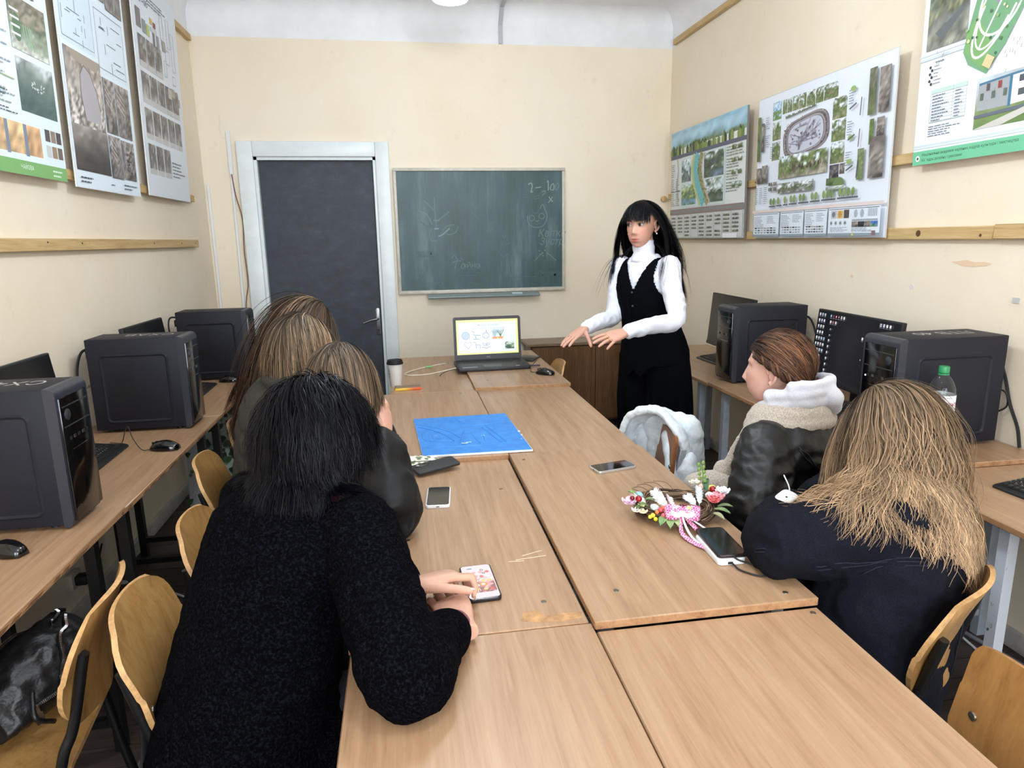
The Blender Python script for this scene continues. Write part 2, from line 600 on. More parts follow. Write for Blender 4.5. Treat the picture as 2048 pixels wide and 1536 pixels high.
# baseboards
struct(MB().box(XL, XL + .02, YN, YF, 0, .075).build('baseboard_left', mat('baseboard_paint', (196, 192, 186), .5, vary=.1, vscale=9), bevel=.004))
struct(MB().box(XR - .02, XR, YN, YF, 0, .075).build('baseboard_right', MATS['baseboard_paint'], bevel=.004))
b_far = struct(MB().box(-.05, XR, YF - .02, YF, 0, .075).build('baseboard_far', MATS['baseboard_paint'], bevel=.004))

# ---------------------------------------------------------------- door
def slate():
    m, nt, b = nmat('dark_slate_panel')
    n = noise_node(nt, 7, 8, 0.75, mapscale=(1.0, 1, 1.6))
    r = ramp_node(nt, n.outputs['Fac'], [(0.3, (44, 49, 58)), (0.55, (56, 62, 72)), (0.8, (74, 81, 92))])
    nt.links.new(r.outputs[0], b.inputs['Base Color'])
    setv(b, 'Roughness', 0.6)
    add_bump(nt, b, n.outputs['Fac'], 0.2, 0.003)
    return m
door = thing('door_1', 'dark slate panel door with silver lever handle', 'door', (-.6, 5.55, 0))
del door['category']; del door['label']; struct(door)
MB().box(DX0, DX1, 5.54, 5.58, .01, DZ).build('door_leaf', slate(), door, world=True)
for (nm, x0, x1, z0, z1) in (('door_frame', -1.163, DX0, 0, 2.285), ('door_frame', DX1, -.052, 0, 2.285), ('door_frame', DX0, DX1, DZ, 2.285)):
    MB().box(x0, x1, 5.462, 5.5, z0, z1).build(nm, M_door_white, door, world=True, bevel=.006)
for (x0, x1, z0, z1) in ((DX0, DX0 + .022, 0, DZ), (DX1 - .022, DX1, 0, DZ), (DX0, DX1, DZ - .022, DZ)):
    MB().box(x0, x1, 5.49, 5.56, z0, z1).build('door_jamb', M_door_white, door, world=True)
hp = MB().prism(rrect(.034, .22, .016, 4, -.208, .905), .006, 'y', 5.532).build('handle_plate', M_steel, door, world=True, bevel=.0015)
MB().tube(smooth_path([(-.208, 5.532, .93), (-.208, 5.495, .93), (-.225, 5.485, .929), (-.27, 5.483, .92), (-.325, 5.484, .90)], 5), [.009] * 14 + [.008] * 7, 8).build('lever', M_steel, hp, world=True, smooth=True).parent = hp
MB().lathe([(.004, 0), (.008, 0), (.008, .006), (.0, .006)], 10, (-.208, 5.53, .835)).build('keyhole', M_matte_black, door, world=True)

# ---------------------------------------------------------------- battens on the walls (picture rails)
def batten(n, x0, x1, y0, y1, z0, z1, slope=0.0):
    m = MB()
    v = [(x0, y0, z0), (x1, y0, z0), (x1, y1, z0 + slope), (x0, y1, z0 + slope), (x0, y0, z1), (x1, y0, z1), (x1, y1, z1 + slope), (x0, y1, z1 + slope)]
    m.add(v, [(3, 2, 1, 0), (4, 5, 6, 7), (0, 1, 5, 4), (1, 2, 6, 5), (2, 3, 7, 6), (3, 0, 4, 7)])
    return struct(m.build('trim_%d' % n, M_batten, bevel=.003, segs=1))
batten(5, XL, XL + .03, -1.2, 5.08, 1.54, 1.59, -.015)
batten(6, XL, XL + .03, -1.2, 5.1, 1.825, 1.87, .005)
batten(7, XL, XL + .03, -1.2, 5.46, 2.955, 3.0, .0)
batten(8, XR - .03, XR, 2.245, 5.3, 1.515, 1.565, .0)
batten(9, XR - .035, XR, -1.2, 2.24, 1.515, 1.57, .0)
batten(10, XR - .03, XR, -1.2, 5.42, 1.835, 1.88, .0)
batten(11, XR - .03, XR, -1.2, 5.42, 2.975, 3.02, .03)
# end stub of the right rail, a sawn peg on the far wall corner
peg = MB(); peg.lathe([(.0, 0), (.02, 0), (.024, .006), (.024, .03), (.018, .034), (0, .034)], 14)
po = peg.build('wall_peg', M_batten, smooth=True); po.location = (2.178, 5.5, 1.845); po.rotation_euler = (PI / 2, 0, 0)
tag(po, 'round sawn wooden peg on far wall beside river poster', 'peg')
# knots and nail heads in the rails
kn = mat('knot_dark', (92, 62, 36), .7)
for (y, z, r) in ((2.62, 1.54, .014), (2.3, 1.53, .006), (3.95, 1.545, .006), (4.02, 1.86, .005)):
    k = MB(); k.lathe([(0, 0), (r, 0), (r * .9, .0015), (0, .0015)], 12)
    o = k.build('knot', kn); o.rotation_euler = (0, -PI / 2, 0)
    o.parent = bpy.data.objects['trim_8' if z < 1.7 else 'trim_10']; o.location = (XR - .0302, y, z)
for (y, z) in ((3.0, 1.565), (3.3, 1.56), (4.2, 1.555), (4.7, 1.553), (5.0, 1.552)):
    k = MB(); k.lathe([(0, 0), (.004, 0), (.003, .002), (0, .002)], 8)
    o = k.build('nail_head', M_matte_black); o.rotation_euler = (0, PI / 2, 0); o.parent = bpy.data.objects['trim_5']; o.location = (XL + .0302, y, z)

# ---------------------------------------------------------------- cable ducts beside the door
def duct(name, label, pts, w, m=M_white_plastic):
    o = MB()
    for a, b_ in zip(pts[:-1], pts[1:]):
        o.rect_tube(a, b_, w, .014)
    return tag(o.build(name, m, bevel=.002, segs=1), label, 'cable duct')
duct('cable_duct', 'wide white cable duct piece above door side, open at its lower end', [(-1.215, 5.492, 2.36), (-1.216, 5.492, 2.05)], .028)
duct('cable_duct', 'narrow white cable duct close beside the white door frame', [(-1.217, 5.493, 2.05), (-1.225, 5.493, .95)], .018)
duct('cable_duct', 'thin white cable duct standing in the left far corner', [(-1.392, 5.493, 1.98), (-1.392, 5.493, .9)], .018)
tag(MB().tube(smooth_path([(-1.214, 5.483, 2.05), (-1.2, 5.48, 1.9), (-1.168, 5.478, 1.72), (-1.176, 5.47, 1.5), (-1.172, 5.47, 1.25), (-1.2, 5.478, 1.1), (-1.21, 5.48, .9)], 6), .004, 6)
    .build('loose_cable', mat('brown_cable', (120, 82, 70), .5), smooth=True), 'brown cable hanging loose out of the duct beside the door', 'cable')
tag(MB().tube(smooth_path([(-1.262, 5.497, 2.47), (-1.268, 5.497, 2.34), (-1.25, 5.497, 2.31), (-1.225, 5.496, 2.312)], 5) , .002, 5)
    .build('painted_wire', M_wall, smooth=True), 'thin painted-over wire curling down to the duct top', 'wire')
duct('ceiling_conduit', 'grey metal conduit running down the white frieze from ceiling', [(.835, 5.489, 3.0), (.835, 5.489, 3.13), (.835, 5.40, 3.235), (.835, 3.6, 3.249)], .03, mat('grey_conduit', (178, 180, 186), .5))

# right-wall paint chips (bare plaster)
def chip(name, label, y, z, w, h, col, seed):
    rr = random.Random(seed)
    poly = [(y + w / 2 * math.cos(a) * rr.uniform(.6, 1.1), z + h / 2 * math.sin(a) * rr.uniform(.5, 1.1)) for a in np.linspace(0, 2 * PI, 14, endpoint=False)]
    o = MB().prism(poly, -.0012, 'x', XR).build(name, mat(name + '_' + str(seed), col, .8))
    return tag(o, label, 'wall mark')
chip('paint_scar', 'long pinkish paint scar on right wall below the bottom rail', 2.36, 1.42, .22, .03, (226, 196, 166), 1)
chip('paint_chip', 'small chip in right wall above the lit monitor', 2.66, 1.31, .03, .035, (222, 214, 206), 2)
chip('paint_chip', 'tiny chip in right wall left of the other chip', 3.07, 1.335, .02, .02, (226, 200, 172), 3)
tag(MB().box(XR - .004, XR, 2.12, 2.15, 1.285, 1.305).build('tape_scrap', mat('tape_grey', (190, 190, 188), .5)), 'small grey scrap of tape stuck on right wall', 'tape')

# ---------------------------------------------------------------- ceiling lamps
me_, nte, be = nmat('lamp_glow'); setv(be, 'Emission Color', (1, .97, .9, 1)); setv(be, 'Emission Strength', 5.0); setv(be, 'Base Color', (1, 1, 1, 1))
for k, (lx, ly, lz) in enumerate(LAMPS):
    t = thing('pendant_lamp', ['white pendant ceiling lamp nearest the far wall', 'white pendant ceiling lamp above the near tables', 'unseen white pendant lamp added in the middle to brighten side walls'][k], 'lamp', (lx, ly, lz), group='ceiling lamps')
    tz = ZC - lz
    MB().lathe([(.0, tz), (.05, tz), (.05, tz - .03), (.012, tz - .045), (.012, .06), (.0, .06)], 16).build('stem', M_white_plastic, t, smooth=True)
    MB().lathe([(.03, .10), (.06, .095), (.14, .06), (.15, .045), (.14, .05), (.055, .085), (.03, .09)], 28).build('lamp_shade', M_white_plastic, t, smooth=True)
    MB().lathe([(0, .08), (.045, .075), (.10, .045), (.12, .02), (.10, -.005), (.05, -.02), (0, -.024)], 24).build('diffuser', me_, t, smooth=True)
    d = bpy.data.lights.new('lamp_light', 'POINT'); d.shadow_soft_size = .13; d.energy = LAMP_POWER[k]; d.color = (.88, .98, 1.06)
    lo = bpy.data.objects.new('lamp_light', d); lo.location = (lx, ly, lz - .16); COL.objects.link(lo)
# ================================================================ tables
M_screw = mat('screw_head', (120, 112, 100), .35, metal=.8)
def table(label, x0, x1, y0, y1, z, legm, group, legw=.03, screws=(), leg_inset=(.05, .09), rough_edge=False, round_leg=False, top_m=None, under=True):
    th = .02
    t = thing('school_table', label, 'table', ((x0 + x1) / 2, (y0 + y1) / 2, 0), group=group)
    top = MB().box(x0, x1, y0, y1, z - th, z).build('tabletop', top_m or M_table, t, world=True, bevel=.0025, segs=1)
    top.data.materials.append(M_table_edge)
    for p in top.data.polygons:
        if abs(p.normal.z) < .5:
            p.material_index = 1
    for (sx_, sy_) in screws:
        s_ = MB(); s_.lathe([(0, 0), (.0065, 0), (.006, .001), (.003, .0012), (0, .0006)], 12, (sx_, sy_, z))
        s_.build('screw', M_screw, t, world=True, smooth=True)
    ix, iy = leg_inset
    for lx in (x0 + ix, x1 - ix):
        for ly in (y0 + iy, y1 - iy):
            m = MB()
            if round_leg:
                m.tube([(lx, ly, z - th), (lx, ly, 0)], legw / 2, 10)
            else:
                m.rect_tube((lx, ly, z - th), (lx, ly, 0), legw, legw)
            m.build('leg', legm, t, world=True, smooth=round_leg)
    if under:
        for ly in (y0 + iy, y1 - iy):
            MB().rect_tube((x0 + ix, ly, z - th - .02), (x1 - ix, ly, z - th - .02), legw * .8, legw * .8).build('cross_rail', legm, t, world=True)
            MB().rect_tube((x0 + ix, ly, .1), (x1 - ix, ly, .1), legw * .8, legw * .8).build('foot_rail', legm, t, world=True)
    return t

G1 = 'tables pushed together in the middle of the room'
xm = .362
CT = {}
CT['1L'] = table('nearest table of left middle row, pinkish wood, woman in black cardigan beside it', -.14, xm - .001, .06, 1.243, .7475, M_tube_grey, G1)
CT['1R'] = table('nearest table of right middle row, empty, at lower right of picture', xm + .001, .862, .06, 1.21, .7475, M_tube_grey, G1, screws=[(.84, 1.19)])
CT['2L'] = table('middle-row table under the pink-screened phone and clasped hands', -.145, xm - .006, 1.245, 2.345, .749, M_tube_grey, G1, screws=[(.278, 1.343), (.285, 2.05), (-.02, 1.72)])
CT['2R'] = table('raised middle-row table carrying the flower wreath', xm - .002, .868, 1.213, 2.348, .7675, M_tube_grey, G1, screws=[(.442, 1.327), (.808, 1.247), (.40, 2.27), (.82, 1.53)])
CT['3L'] = table('middle-row table under the left part of the blue sheet', -.14, xm - .003, 2.347, 3.455, .7655, M_tube_grey, G1, screws=[(.27, 3.39)])
CT['3R'] = table('middle-row table reaching right of the blue sheet to white jacket', xm - .001, .862, 2.35, 3.44, .764, M_tube_grey, G1)
CT['4L'] = table('farthest table of left middle row, carrying the paper coffee cup', -.09, xm - .012, 3.457, 4.56, .7655, M_tube_grey, G1)
CT['4R'] = table('farthest raised table of right middle row, carrying laptop and mouse', xm - .01, .872, 3.442, 4.56, .7805, M_tube_grey, G1, screws=[(.44, 3.62)])

# stains on the tops
M_stain = mat('dark_scorch', (168, 126, 82), .5, vary=.2, vscale=40)
def stain(parent, name, pts, z, m):
    return MB().prism(pts, .0004, 'z', z).build(name, m, parent, world=True)
stain(CT['2L'], 'stain', [(.215, 1.275), (.25, 1.262), (.30, 1.258), (.345, 1.262), (.35, 1.285), (.31, 1.288), (.27, 1.285), (.255, 1.31), (.225, 1.308)], .7491, M_stain)
for k, (a, b_) in enumerate((((.25, 1.55), (.33, 1.56)), ((.27, 1.57), (.325, 1.59)), ((.23, 1.545), (.27, 1.542)))):
    stain(CT['2L'], 'scratch', [(a[0], a[1]), (b_[0], b_[1]), (b_[0], b_[1] + .002), (a[0], a[1] + .0025)], .7491, mat('pale_scratch', (226, 206, 178), .6))

G2, G3 = 'computer desks along the left wall', 'computer desks along the right wall'
M_desk = M_table
table('nearest computer desk by left wall, tower with chalk writing on it', XL + .012, -.882, .93, 2.118, .7565, M_tube_black, G2, legw=.032, leg_inset=(.06, .12))
table('second computer desk by left wall, chipped front edge, cable mouse on it', XL + .012, -.887, 2.122, 3.262, .75, M_tube_black, G2, legw=.032, leg_inset=(.06, .12), round_leg=False)
table('farthest computer desk by left wall next to the door', XL + .012, -.887, 3.265, 4.46, .75, M_tube_black, G2, legw=.032, leg_inset=(.06, .12))
M_chipped = None
def chipped():
    m, nt, b = nmat('chipped_grey_paint')
    n = noise_node(nt, 30, 6, .75, mapscale=(1, 1, .35))
    r = ramp_node(nt, n.outputs['Fac'], [(0.34, (30, 30, 34)), (0.37, (205, 210, 218))])
    nt.links.new(r.outputs[0], b.inputs['Base Color']); setv(b, 'Roughness', .45)
    return m
M_chipped = chipped()
table('nearest computer desk by right wall with keyboard at picture edge', 1.625, XR - .012, .78, 1.915, .7475, M_chipped, G3, legw=.034, leg_inset=(.08, .36))
table('middle computer desk by right wall carrying the water bottle', 1.62, XR - .012, 1.918, 3.365, .765, M_tube_grey, G3, legw=.034, leg_inset=(.045, .13))
table('farthest computer desk by right wall behind standing teacher', 1.62, XR - .012, 3.37, 4.62, .757, M_tube_grey, G3, legw=.034, leg_inset=(.045, .16))
# chipped front edge strips of the left desks: rows of splintered chips
rr = random.Random(5)
for (x, y0, y1, z, root) in ((-.882, .95, 2.1, .7565, None), (-.887, 2.14, 3.24, .75, None)):
    par = [o for o in COL.objects if o.name.startswith('school_table') and abs(o.location.x - (XL + .012 + x) / 2) < .01 and y0 < o.location.y < y1][0]
    y = y0
    while y < y1:
        L = min(rr.uniform(.03, .12), y1 - y + .001)
        if rr.random() < .6:
            MB().prism([(y, z - .013), (y + L * .4, z - .004 - rr.uniform(0, .004)), (y + L, z - .009), (y + L * .7, z - .016)], .0012, 'x', x).build('edge_chip', mat('chip_board', (108, 76, 48), .8), par, world=True)
        y += L

# ================================================================ chairs (local: seat faces +y, base at the floor under the seat)
def ply_chair(name, label, loc, rz, group, plym=M_ply, tubem=M_tube_black, square=False, top=.82, bh=.27, bw=.37, lean=.05):
    t = thing(name, label, 'chair', loc, rz, group)
    def seat(u, v):
        w = .19 * (1 - .10 * max(0, -v) ** 2) * (1 - .16 * max(0, abs(v) - .6) / .4)
        return (u * w, v * .19, .445 - .012 * (1 - u * u) * (1 - v * v) - .03 * max(0, v - .55) ** 2 / .2)
    s_ = MB().sheet(seat, 12, 12, .011).build('seat', plym, t, smooth=True)
    def back(u, v):
        sh = 1 - .30 * max(0, (abs(v) - .45) / .55) ** 2.4
        if v < 0:
            sh = 1 - .42 * max(0, (-v - .2) / .8) ** 2
        if square:
            sh = 1 - .08 * max(0, (abs(v) - .7) / .3) ** 2
        z = top - bh / 2 + v * bh / 2
        zz = z - .012 * (u ** 4) * (1 if v > 0 else 0)
        y = -.205 - lean * (v + 1) / 2 - .028 * (1 - u * u) * (0 if square else 1) + (.018 * math.sin((v + 1) * 1.8) if not square else 0)
        return (u * bw / 2 * sh, y, zz)
    b = MB().sheet(back, 14, 14, .011).build('backrest', plym, t, smooth=True)
    for m in (s_, b):
        m.data.materials.append(M_ply_edge if plym is M_ply else plym)
        n_ = 12 * 12 * 2 if m is s_ else 14 * 14 * 2
        for i, p in enumerate(m.data.polygons):
            if i >= n_:
                p.material_index = 1
    r = .0115
    for sx_ in (-1, 1):
        def part(nm, pts):
            if square:
                q = MB()
                for a, c_ in zip(pts[:-1], pts[1:]):
                    q.rect_tube(a, c_, .026, .026)
                q.build(nm, tubem, t, bevel=.003, segs=1)
            else:
                MB().tube(smooth_path(pts, 5), r, 10).build(nm, tubem, t, smooth=True)
        bx = .155
        uo = -.018 if square else 0.0
        part('upright', [(sx_ * bx, -.222 - lean * .62 + uo, top - bh * .30), (sx_ * bx, -.213 + uo, top - bh * .9), (sx_ * (bx + .01), -.19, .50), (sx_ * (bx + .012), -.17, .425)])
        part('leg', [(sx_ * (bx + .012), -.165, .43), (sx_ * (bx + .015), -.19, .25), (sx_ * (bx + .02), -.235, .008)])
        part('leg', [(sx_ * (bx + .012), .14, .43), (sx_ * (bx + .014), .165, .25), (sx_ * (bx + .02), .195, .008)])
        part('seat_rail', [(sx_ * (bx + .012), -.17, .425), (sx_ * (bx + .012), .0, .427), (sx_ * (bx + .012), .145, .425)])
        sc = MB(); sc.lathe([(0, 0), (.009, 0), (.008, .003), (0, .004)], 12)
        o = sc.build('screw', M_screw, t, smooth=True); o.rotation_euler = (-PI / 2, 0, 0)
        o.location = (sx_ * bx * .93, back(sx_ * bx * .93 / (bw / 2), -.35)[1] + .006, back(.8, -.35)[2])
    if square:
        MB().rect_tube((-.165, -.165, .42), (.165, -.165, .42), .022, .022).build('cross_rail', tubem, t)
        MB().rect_tube((-.165, .14, .42), (.165, .14, .42), .022, .022).build('cross_rail', tubem, t)
    else:
        MB().tube([(-.167, -.16, .424), (.167, -.16, .424)], r, 8).build('cross_rail', tubem, t, smooth=True)
        MB().tube([(-.167, .14, .424), (.167, .14, .424)], r, 8).build('cross_rail', tubem, t, smooth=True)
    return t

GC = 'plywood chairs on the left side'
# rz turns +y (front) : facing -x is rz=+90deg, facing +x is rz=-90deg
c1 = ply_chair('plywood_chair', 'plywood chair facing left desk with black leather bag on its seat', (-.965, 1.50, 0), PI / 2 + .12, GC, top=.80)
c2 = dup(c1, (-.355, 1.47, 0), -PI / 2 + .1, 'plywood chair under the woman in black knitted cardigan', GC)
c3 = dup(c1, (-.355, 1.90, 0), -PI / 2 + .08, 'plywood chair whose backrest shows just behind the black cardigan shoulder', GC)
c4 = dup(c1, (-.475, 2.47, 0), -PI / 2 + .1, 'plywood chair under the person in grey-green quilted jacket', GC)
c4b = dup(c1, (-.48, 2.98, 0), -PI / 2, 'plywood chair under the person with very long brown hair', GC)
GR = 'plywood chairs on the right side'
c5 = dup(c1, (1.06, 1.385, 0), math.radians(34), 'plywood chair with black frame under the wavy-haired person', GR)
c6 = ply_chair('school_chair', 'flat-backed plywood school chair with grey square legs at lower right corner', (.79, .80, 0), PI / 2 - .03, GR, plym=M_ply_brown if False else wood('chair_oak', (134, 90, 46), (150, 106, 58), (162, 118, 68), 'Z', .4), tubem=M_tube_grey, square=True, top=.80, bh=.20, bw=.38, lean=.045)
c7 = ply_chair('school_chair', 'brown plywood school chair with grey square legs under leather-jacket person', (1.17, 1.99, 0), PI / 2 - .25, GR, plym=M_ply_brown, tubem=M_tube_grey, square=True, top=.74, bh=.22, bw=.36, lean=.03)
c8 = ply_chair('school_chair', 'brown plywood chair beneath the white quilted jacket', (.80, 2.52, 0), PI / 2 - .06, GR, plym=M_ply_brown, tubem=M_tube_grey, square=True, top=.80, bh=.20, bw=.34, lean=.02)
c9 = dup(c1, (.68, 4.02, 0), PI / 2 - .05, 'small pale plywood chair at far right table end by the cabinet', GR)

# ================================================================ low brown cabinet at far wall
M_cab = wood('cabinet_walnut', (74, 50, 30), (98, 68, 42), (118, 84, 54), 'Z', .4)
cb = thing('low_cabinet', 'low dark brown wooden cabinet against far wall beneath the chalkboard', 'cabinet', (1.5, 5.33, 0))
MB().box(.985, 2.05, 5.2, 5.48, .06, .70).build('body', M_cab, cb, world=True, bevel=.003, segs=1)
MB().box(.955, 2.08, 5.17, 5.49, .70, .722).build('top_board', wood('cabinet_top', (96, 76, 56), (122, 98, 74), (140, 116, 90), 'X', .35), cb, world=True, bevel=.003, segs=1)
for x0, x1 in ((1.0, 1.515), (1.52, 2.035)):
    MB().box(x0, x1, 5.184, 5.2, .08, .69).build('door', M_cab, cb, world=True, bevel=.002, segs=1)
MB().box(1.0, 2.04, 5.23, 5.46, 0, .06).build('plinth', M_matte_black, cb, world=True)

# ================================================================ chalkboard
def board_mat():
    m, nt, b = nmat('green_chalkboard')
    n = noise_node(nt, 2.6, 5, .6, mapscale=(2.2, 1, .5))
    n2 = noise_node(nt, 14, 6, .7, mapscale=(3.0, 1, .25))
    mx = nt.nodes.new('ShaderNodeMath'); mx.operation = 'MULTIPLY_ADD'; mx.inputs[1].default_value = .35
    nt.links.new(n2.outputs['Fac'], mx.inputs[0]); nt.links.new(n.outputs['Fac'], mx.inputs[2])
    r = ramp_node(nt, mx.outputs[0], [(0.5, (50, 74, 74)), (0.72, (66, 90, 92)), (0.95, (104, 124, 128))])
    nt.links.new(r.outputs[0], b.inputs['Base Color']); setv(b, 'Roughness', .42); setv(b, 'Specular IOR Level', .4)
    return m
cbx0, cbx1, cbz0, cbz1 = -.03, 1.333, 1.122, 2.093
kb = thing('chalkboard', 'green chalkboard with faint chalk drawings in a pale frame', 'chalkboard', (.65, 5.48, 1.12))
MB().box(cbx0 + .02, cbx1 - .02, 5.478, 5.495, cbz0 + .02, cbz1 - .02).build('board', board_mat(), kb, world=True)
M_fr = mat('board_frame_alu', (196, 190, 178), .4, vary=.06, vscale=20)
for (x0, x1, z0, z1) in ((cbx0, cbx1, cbz1 - .024, cbz1), (cbx0, cbx1, cbz0, cbz0 + .028), (cbx0, cbx0 + .024, cbz0 + .028, cbz1 - .024), (cbx1 - .024, cbx1, cbz0 + .028, cbz1 - .024)):
    MB().box(x0, x1, 5.462, 5.498, z0, z1).build('frame_rail', M_fr, kb, world=True, bevel=.004)
tr_ = MB(); tr_.prism([(5.47, 1.118), (5.47, 1.108), (5.395, 1.086), (5.388, 1.094), (5.39, 1.1), (5.462, 1.118)], .908, 'x', .198)
tr_.build('chalk_tray', mat('tray_grey_green', (128, 142, 142), .35), kb, world=True)
MBe = MB().box(.875, .962, 5.398, 5.44, 1.103, 1.12).build('chalk_eraser', mat('eraser_blue', (170, 190, 196), .8), bevel=.004)
tag(MBe, 'pale blue felt eraser lying in the chalk tray', 'eraser')
# chalk marks: strokes of chalk on the board
pr = Print(lambda u, v, w: (u, 5.4775 - w, v), .00005)
CH = (118, 138, 139); CH2 = (92, 114, 116); CH3 = (142, 158, 158)
def bpx(px, py):   # board drawing coordinates, 0..1946 x 0..1536 sketch grid
    return (cbx0 + (px - 85) / (1835 - 85) * (cbx1 - cbx0), cbz1 - (py - 85) / (1345 - 85) * (cbz1 - cbz0))
def stroke(pts, w=.006, col=CH):
    P = smooth_path([bpx(*p) for p in pts], 4) if len(pts) > 2 else [bpx(*p) for p in pts]
    pr.line(P, w, col)
stroke([(485, 370), (488, 520), (495, 680)]); stroke([(375, 400), (430, 450), (480, 500)]); stroke([(630, 515), (570, 560), (505, 605)])
stroke([(325, 505), (390, 530), (430, 580), (450, 640)]); stroke([(325, 505), (325, 580), (370, 640), (440, 670)], .005, CH2)
stroke([(440, 680), (425, 740), (440, 800), (500, 805)], .007); stroke([(510, 760), (560, 740), (630, 680)], .009, CH3); stroke([(560, 700), (610, 655), (680, 645)], .005)
stroke([(720, 660), (700, 710), (650, 742), (590, 740)], .005); stroke([(470, 600), (500, 602), (530, 600)], .01); stroke([(475, 682), (500, 684), (522, 680)], .011, CH3)
stroke([(850, 425), (880, 455), (920, 485)], .006, CH2); stroke([(860, 520), (900, 560), (945, 600)], .005, CH2); stroke([(895, 665), (910, 690)], .012, CH2); stroke([(1015, 500), (1020, 600), (1025, 690)], .005, CH2)
stroke([(1000, 680), (1060, 640), (1110, 615)], .004, CH2)
stroke([(1155, 840), (1185, 870), (1192, 940), (1190, 985)], .009, CH2); stroke([(1192, 870), (1245, 840)], .007, CH2); stroke([(1145, 960), (1185, 975), (1230, 950)], .011, CH2); stroke([(1170, 750), (1190, 790), (1210, 760)], .006, CH2)
# 2 - 100, x
stroke([(1450, 250), (1480, 235), (1492, 260), (1485, 300), (1478, 325), (1500, 322)], .008, CH3); stroke([(1525, 285), (1585, 275)], .007, CH3)
stroke([(1590, 325), (1625, 315), (1628, 330), (1600, 362)], .006, CH); stroke([(1650, 230), (1660, 215), (1662, 312)], .009, CH3)
stroke([(1720, 240), (1690, 260), (1685, 300), (1715, 305), (1722, 260), (1712, 240)], .007, CH3); stroke([(1760, 235), (1740, 255), (1738, 295), (1758, 298), (1772, 260), (1762, 238)], .006, CH)
stroke([(1665, 372), (1685, 400), (1708, 425)], .007, CH3); stroke([(1705, 375), (1680, 410), (1660, 435)], .006, CH3)
stroke([(1410, 375), (1445, 385), (1440, 440)], .004, CH2); stroke([(1510, 370), (1570, 360)], .005, CH2); stroke([(1515, 395), (1565, 388)], .005, CH2)
# cat face
stroke([(1440, 560), (1440, 620), (1480, 670), (1540, 685), (1600, 670), (1640, 610), (1645, 550), (1620, 500)], .006, CH)
stroke([(1570, 495), (1600, 450), (1622, 500)], .006, CH); stroke([(1480, 495), (1510, 540), (1550, 530), (1552, 500)], .005, CH2)
for c_ in ((1485, 590), (1590, 570)):
    stroke([(c_[0] + 28 * math.cos(a), c_[1] + 28 * math.sin(a)) for a in np.linspace(0, 6.28, 9)], .005, CH)
stroke([(1520, 610), (1540, 625), (1560, 608)], .006, CH); stroke([(1510, 640), (1540, 655), (1575, 635)], .005, CH2)
stroke([(1680, 590), (1700, 600), (1690, 630), (1670, 650), (1700, 660), (1720, 640)], .006, CH2)
# written words
for (t_, px, py, s_, c_, w_) in (('Квітка', 1545, 780, .085, CH, .9), ('Зустр', 1560, 865, .08, CH, .9), ('Людина', 1530, 1190, .062, CH2, .8), ('зоря', 270, 945, .06, CH2, 1), ('слово', 310, 1265, .06, CH2, 1), ('рада', 190, 1215, .05, CH2, 1)):
    u_, v_ = bpx(px, py)
    vv, ff = text_geo(t_, s_)
    pr.flat([(u_ + x * w_ + y * .22, v_ + y) for x, y, _ in vv], ff, c_)
for (a, b_) in (((270, 955), (460, 962)), ((300, 1275), (450, 1280)), ((650, 1110), (940, 1095)), ((690, 1150), (920, 1140)), ((700, 1170), (900, 1165)), ((1240, 1195), (1530, 1195)), ((640, 940), (690, 945)), ((820, 1240), (920, 1260))):
    stroke([a, b_], .005, CH2)
for pts in ([(640, 985), (665, 955), (690, 985), (700, 1010)], [(645, 1030), (680, 1018), (735, 1012)], [(690, 1018), (678, 1060), (668, 1092)],
            [(770, 1050), (745, 1045), (735, 1080), (760, 1090), (775, 1050), (780, 1088)], [(800, 1045), (798, 1085), (830, 1045), (832, 1088)], [(805, 1030), (818, 1036), (830, 1028)],
            [(850, 1045), (848, 1088)], [(850, 1068), (876, 1062)], [(880, 1042), (878, 1086)], [(920, 1048), (898, 1050), (895, 1080), (915, 1086), (925, 1048), (932, 1086)], [(735, 985), (760, 1005)]):
    stroke(pts, .0065, CH)
stroke([(1515, 1025), (1560, 980), (1605, 940)], .006, CH); stroke([(1640, 945), (1690, 985), (1740, 1030)], .006, CH)
for q in ((1560, 925), (1590, 950), (1620, 920), (1600, 975), (1570, 960), (1655, 960)):
    stroke([(q[0] - 8, q[1]), (q[0] + 10, q[1] + 6)], .009, CH)
pr.build('chalk_drawing', attr_mat('chalk', .9, .1), kb, world=True)['kind'] = 'stuff'
# ================================================================ computer towers (local: front faces -y, base at z=0)
def flatgeo(name, pr_, m, parent, label=None):
    o = pr_.build(name, m, parent)
    o['kind'] = 'stuff'
    if label:
        o['label'] = label
    return o

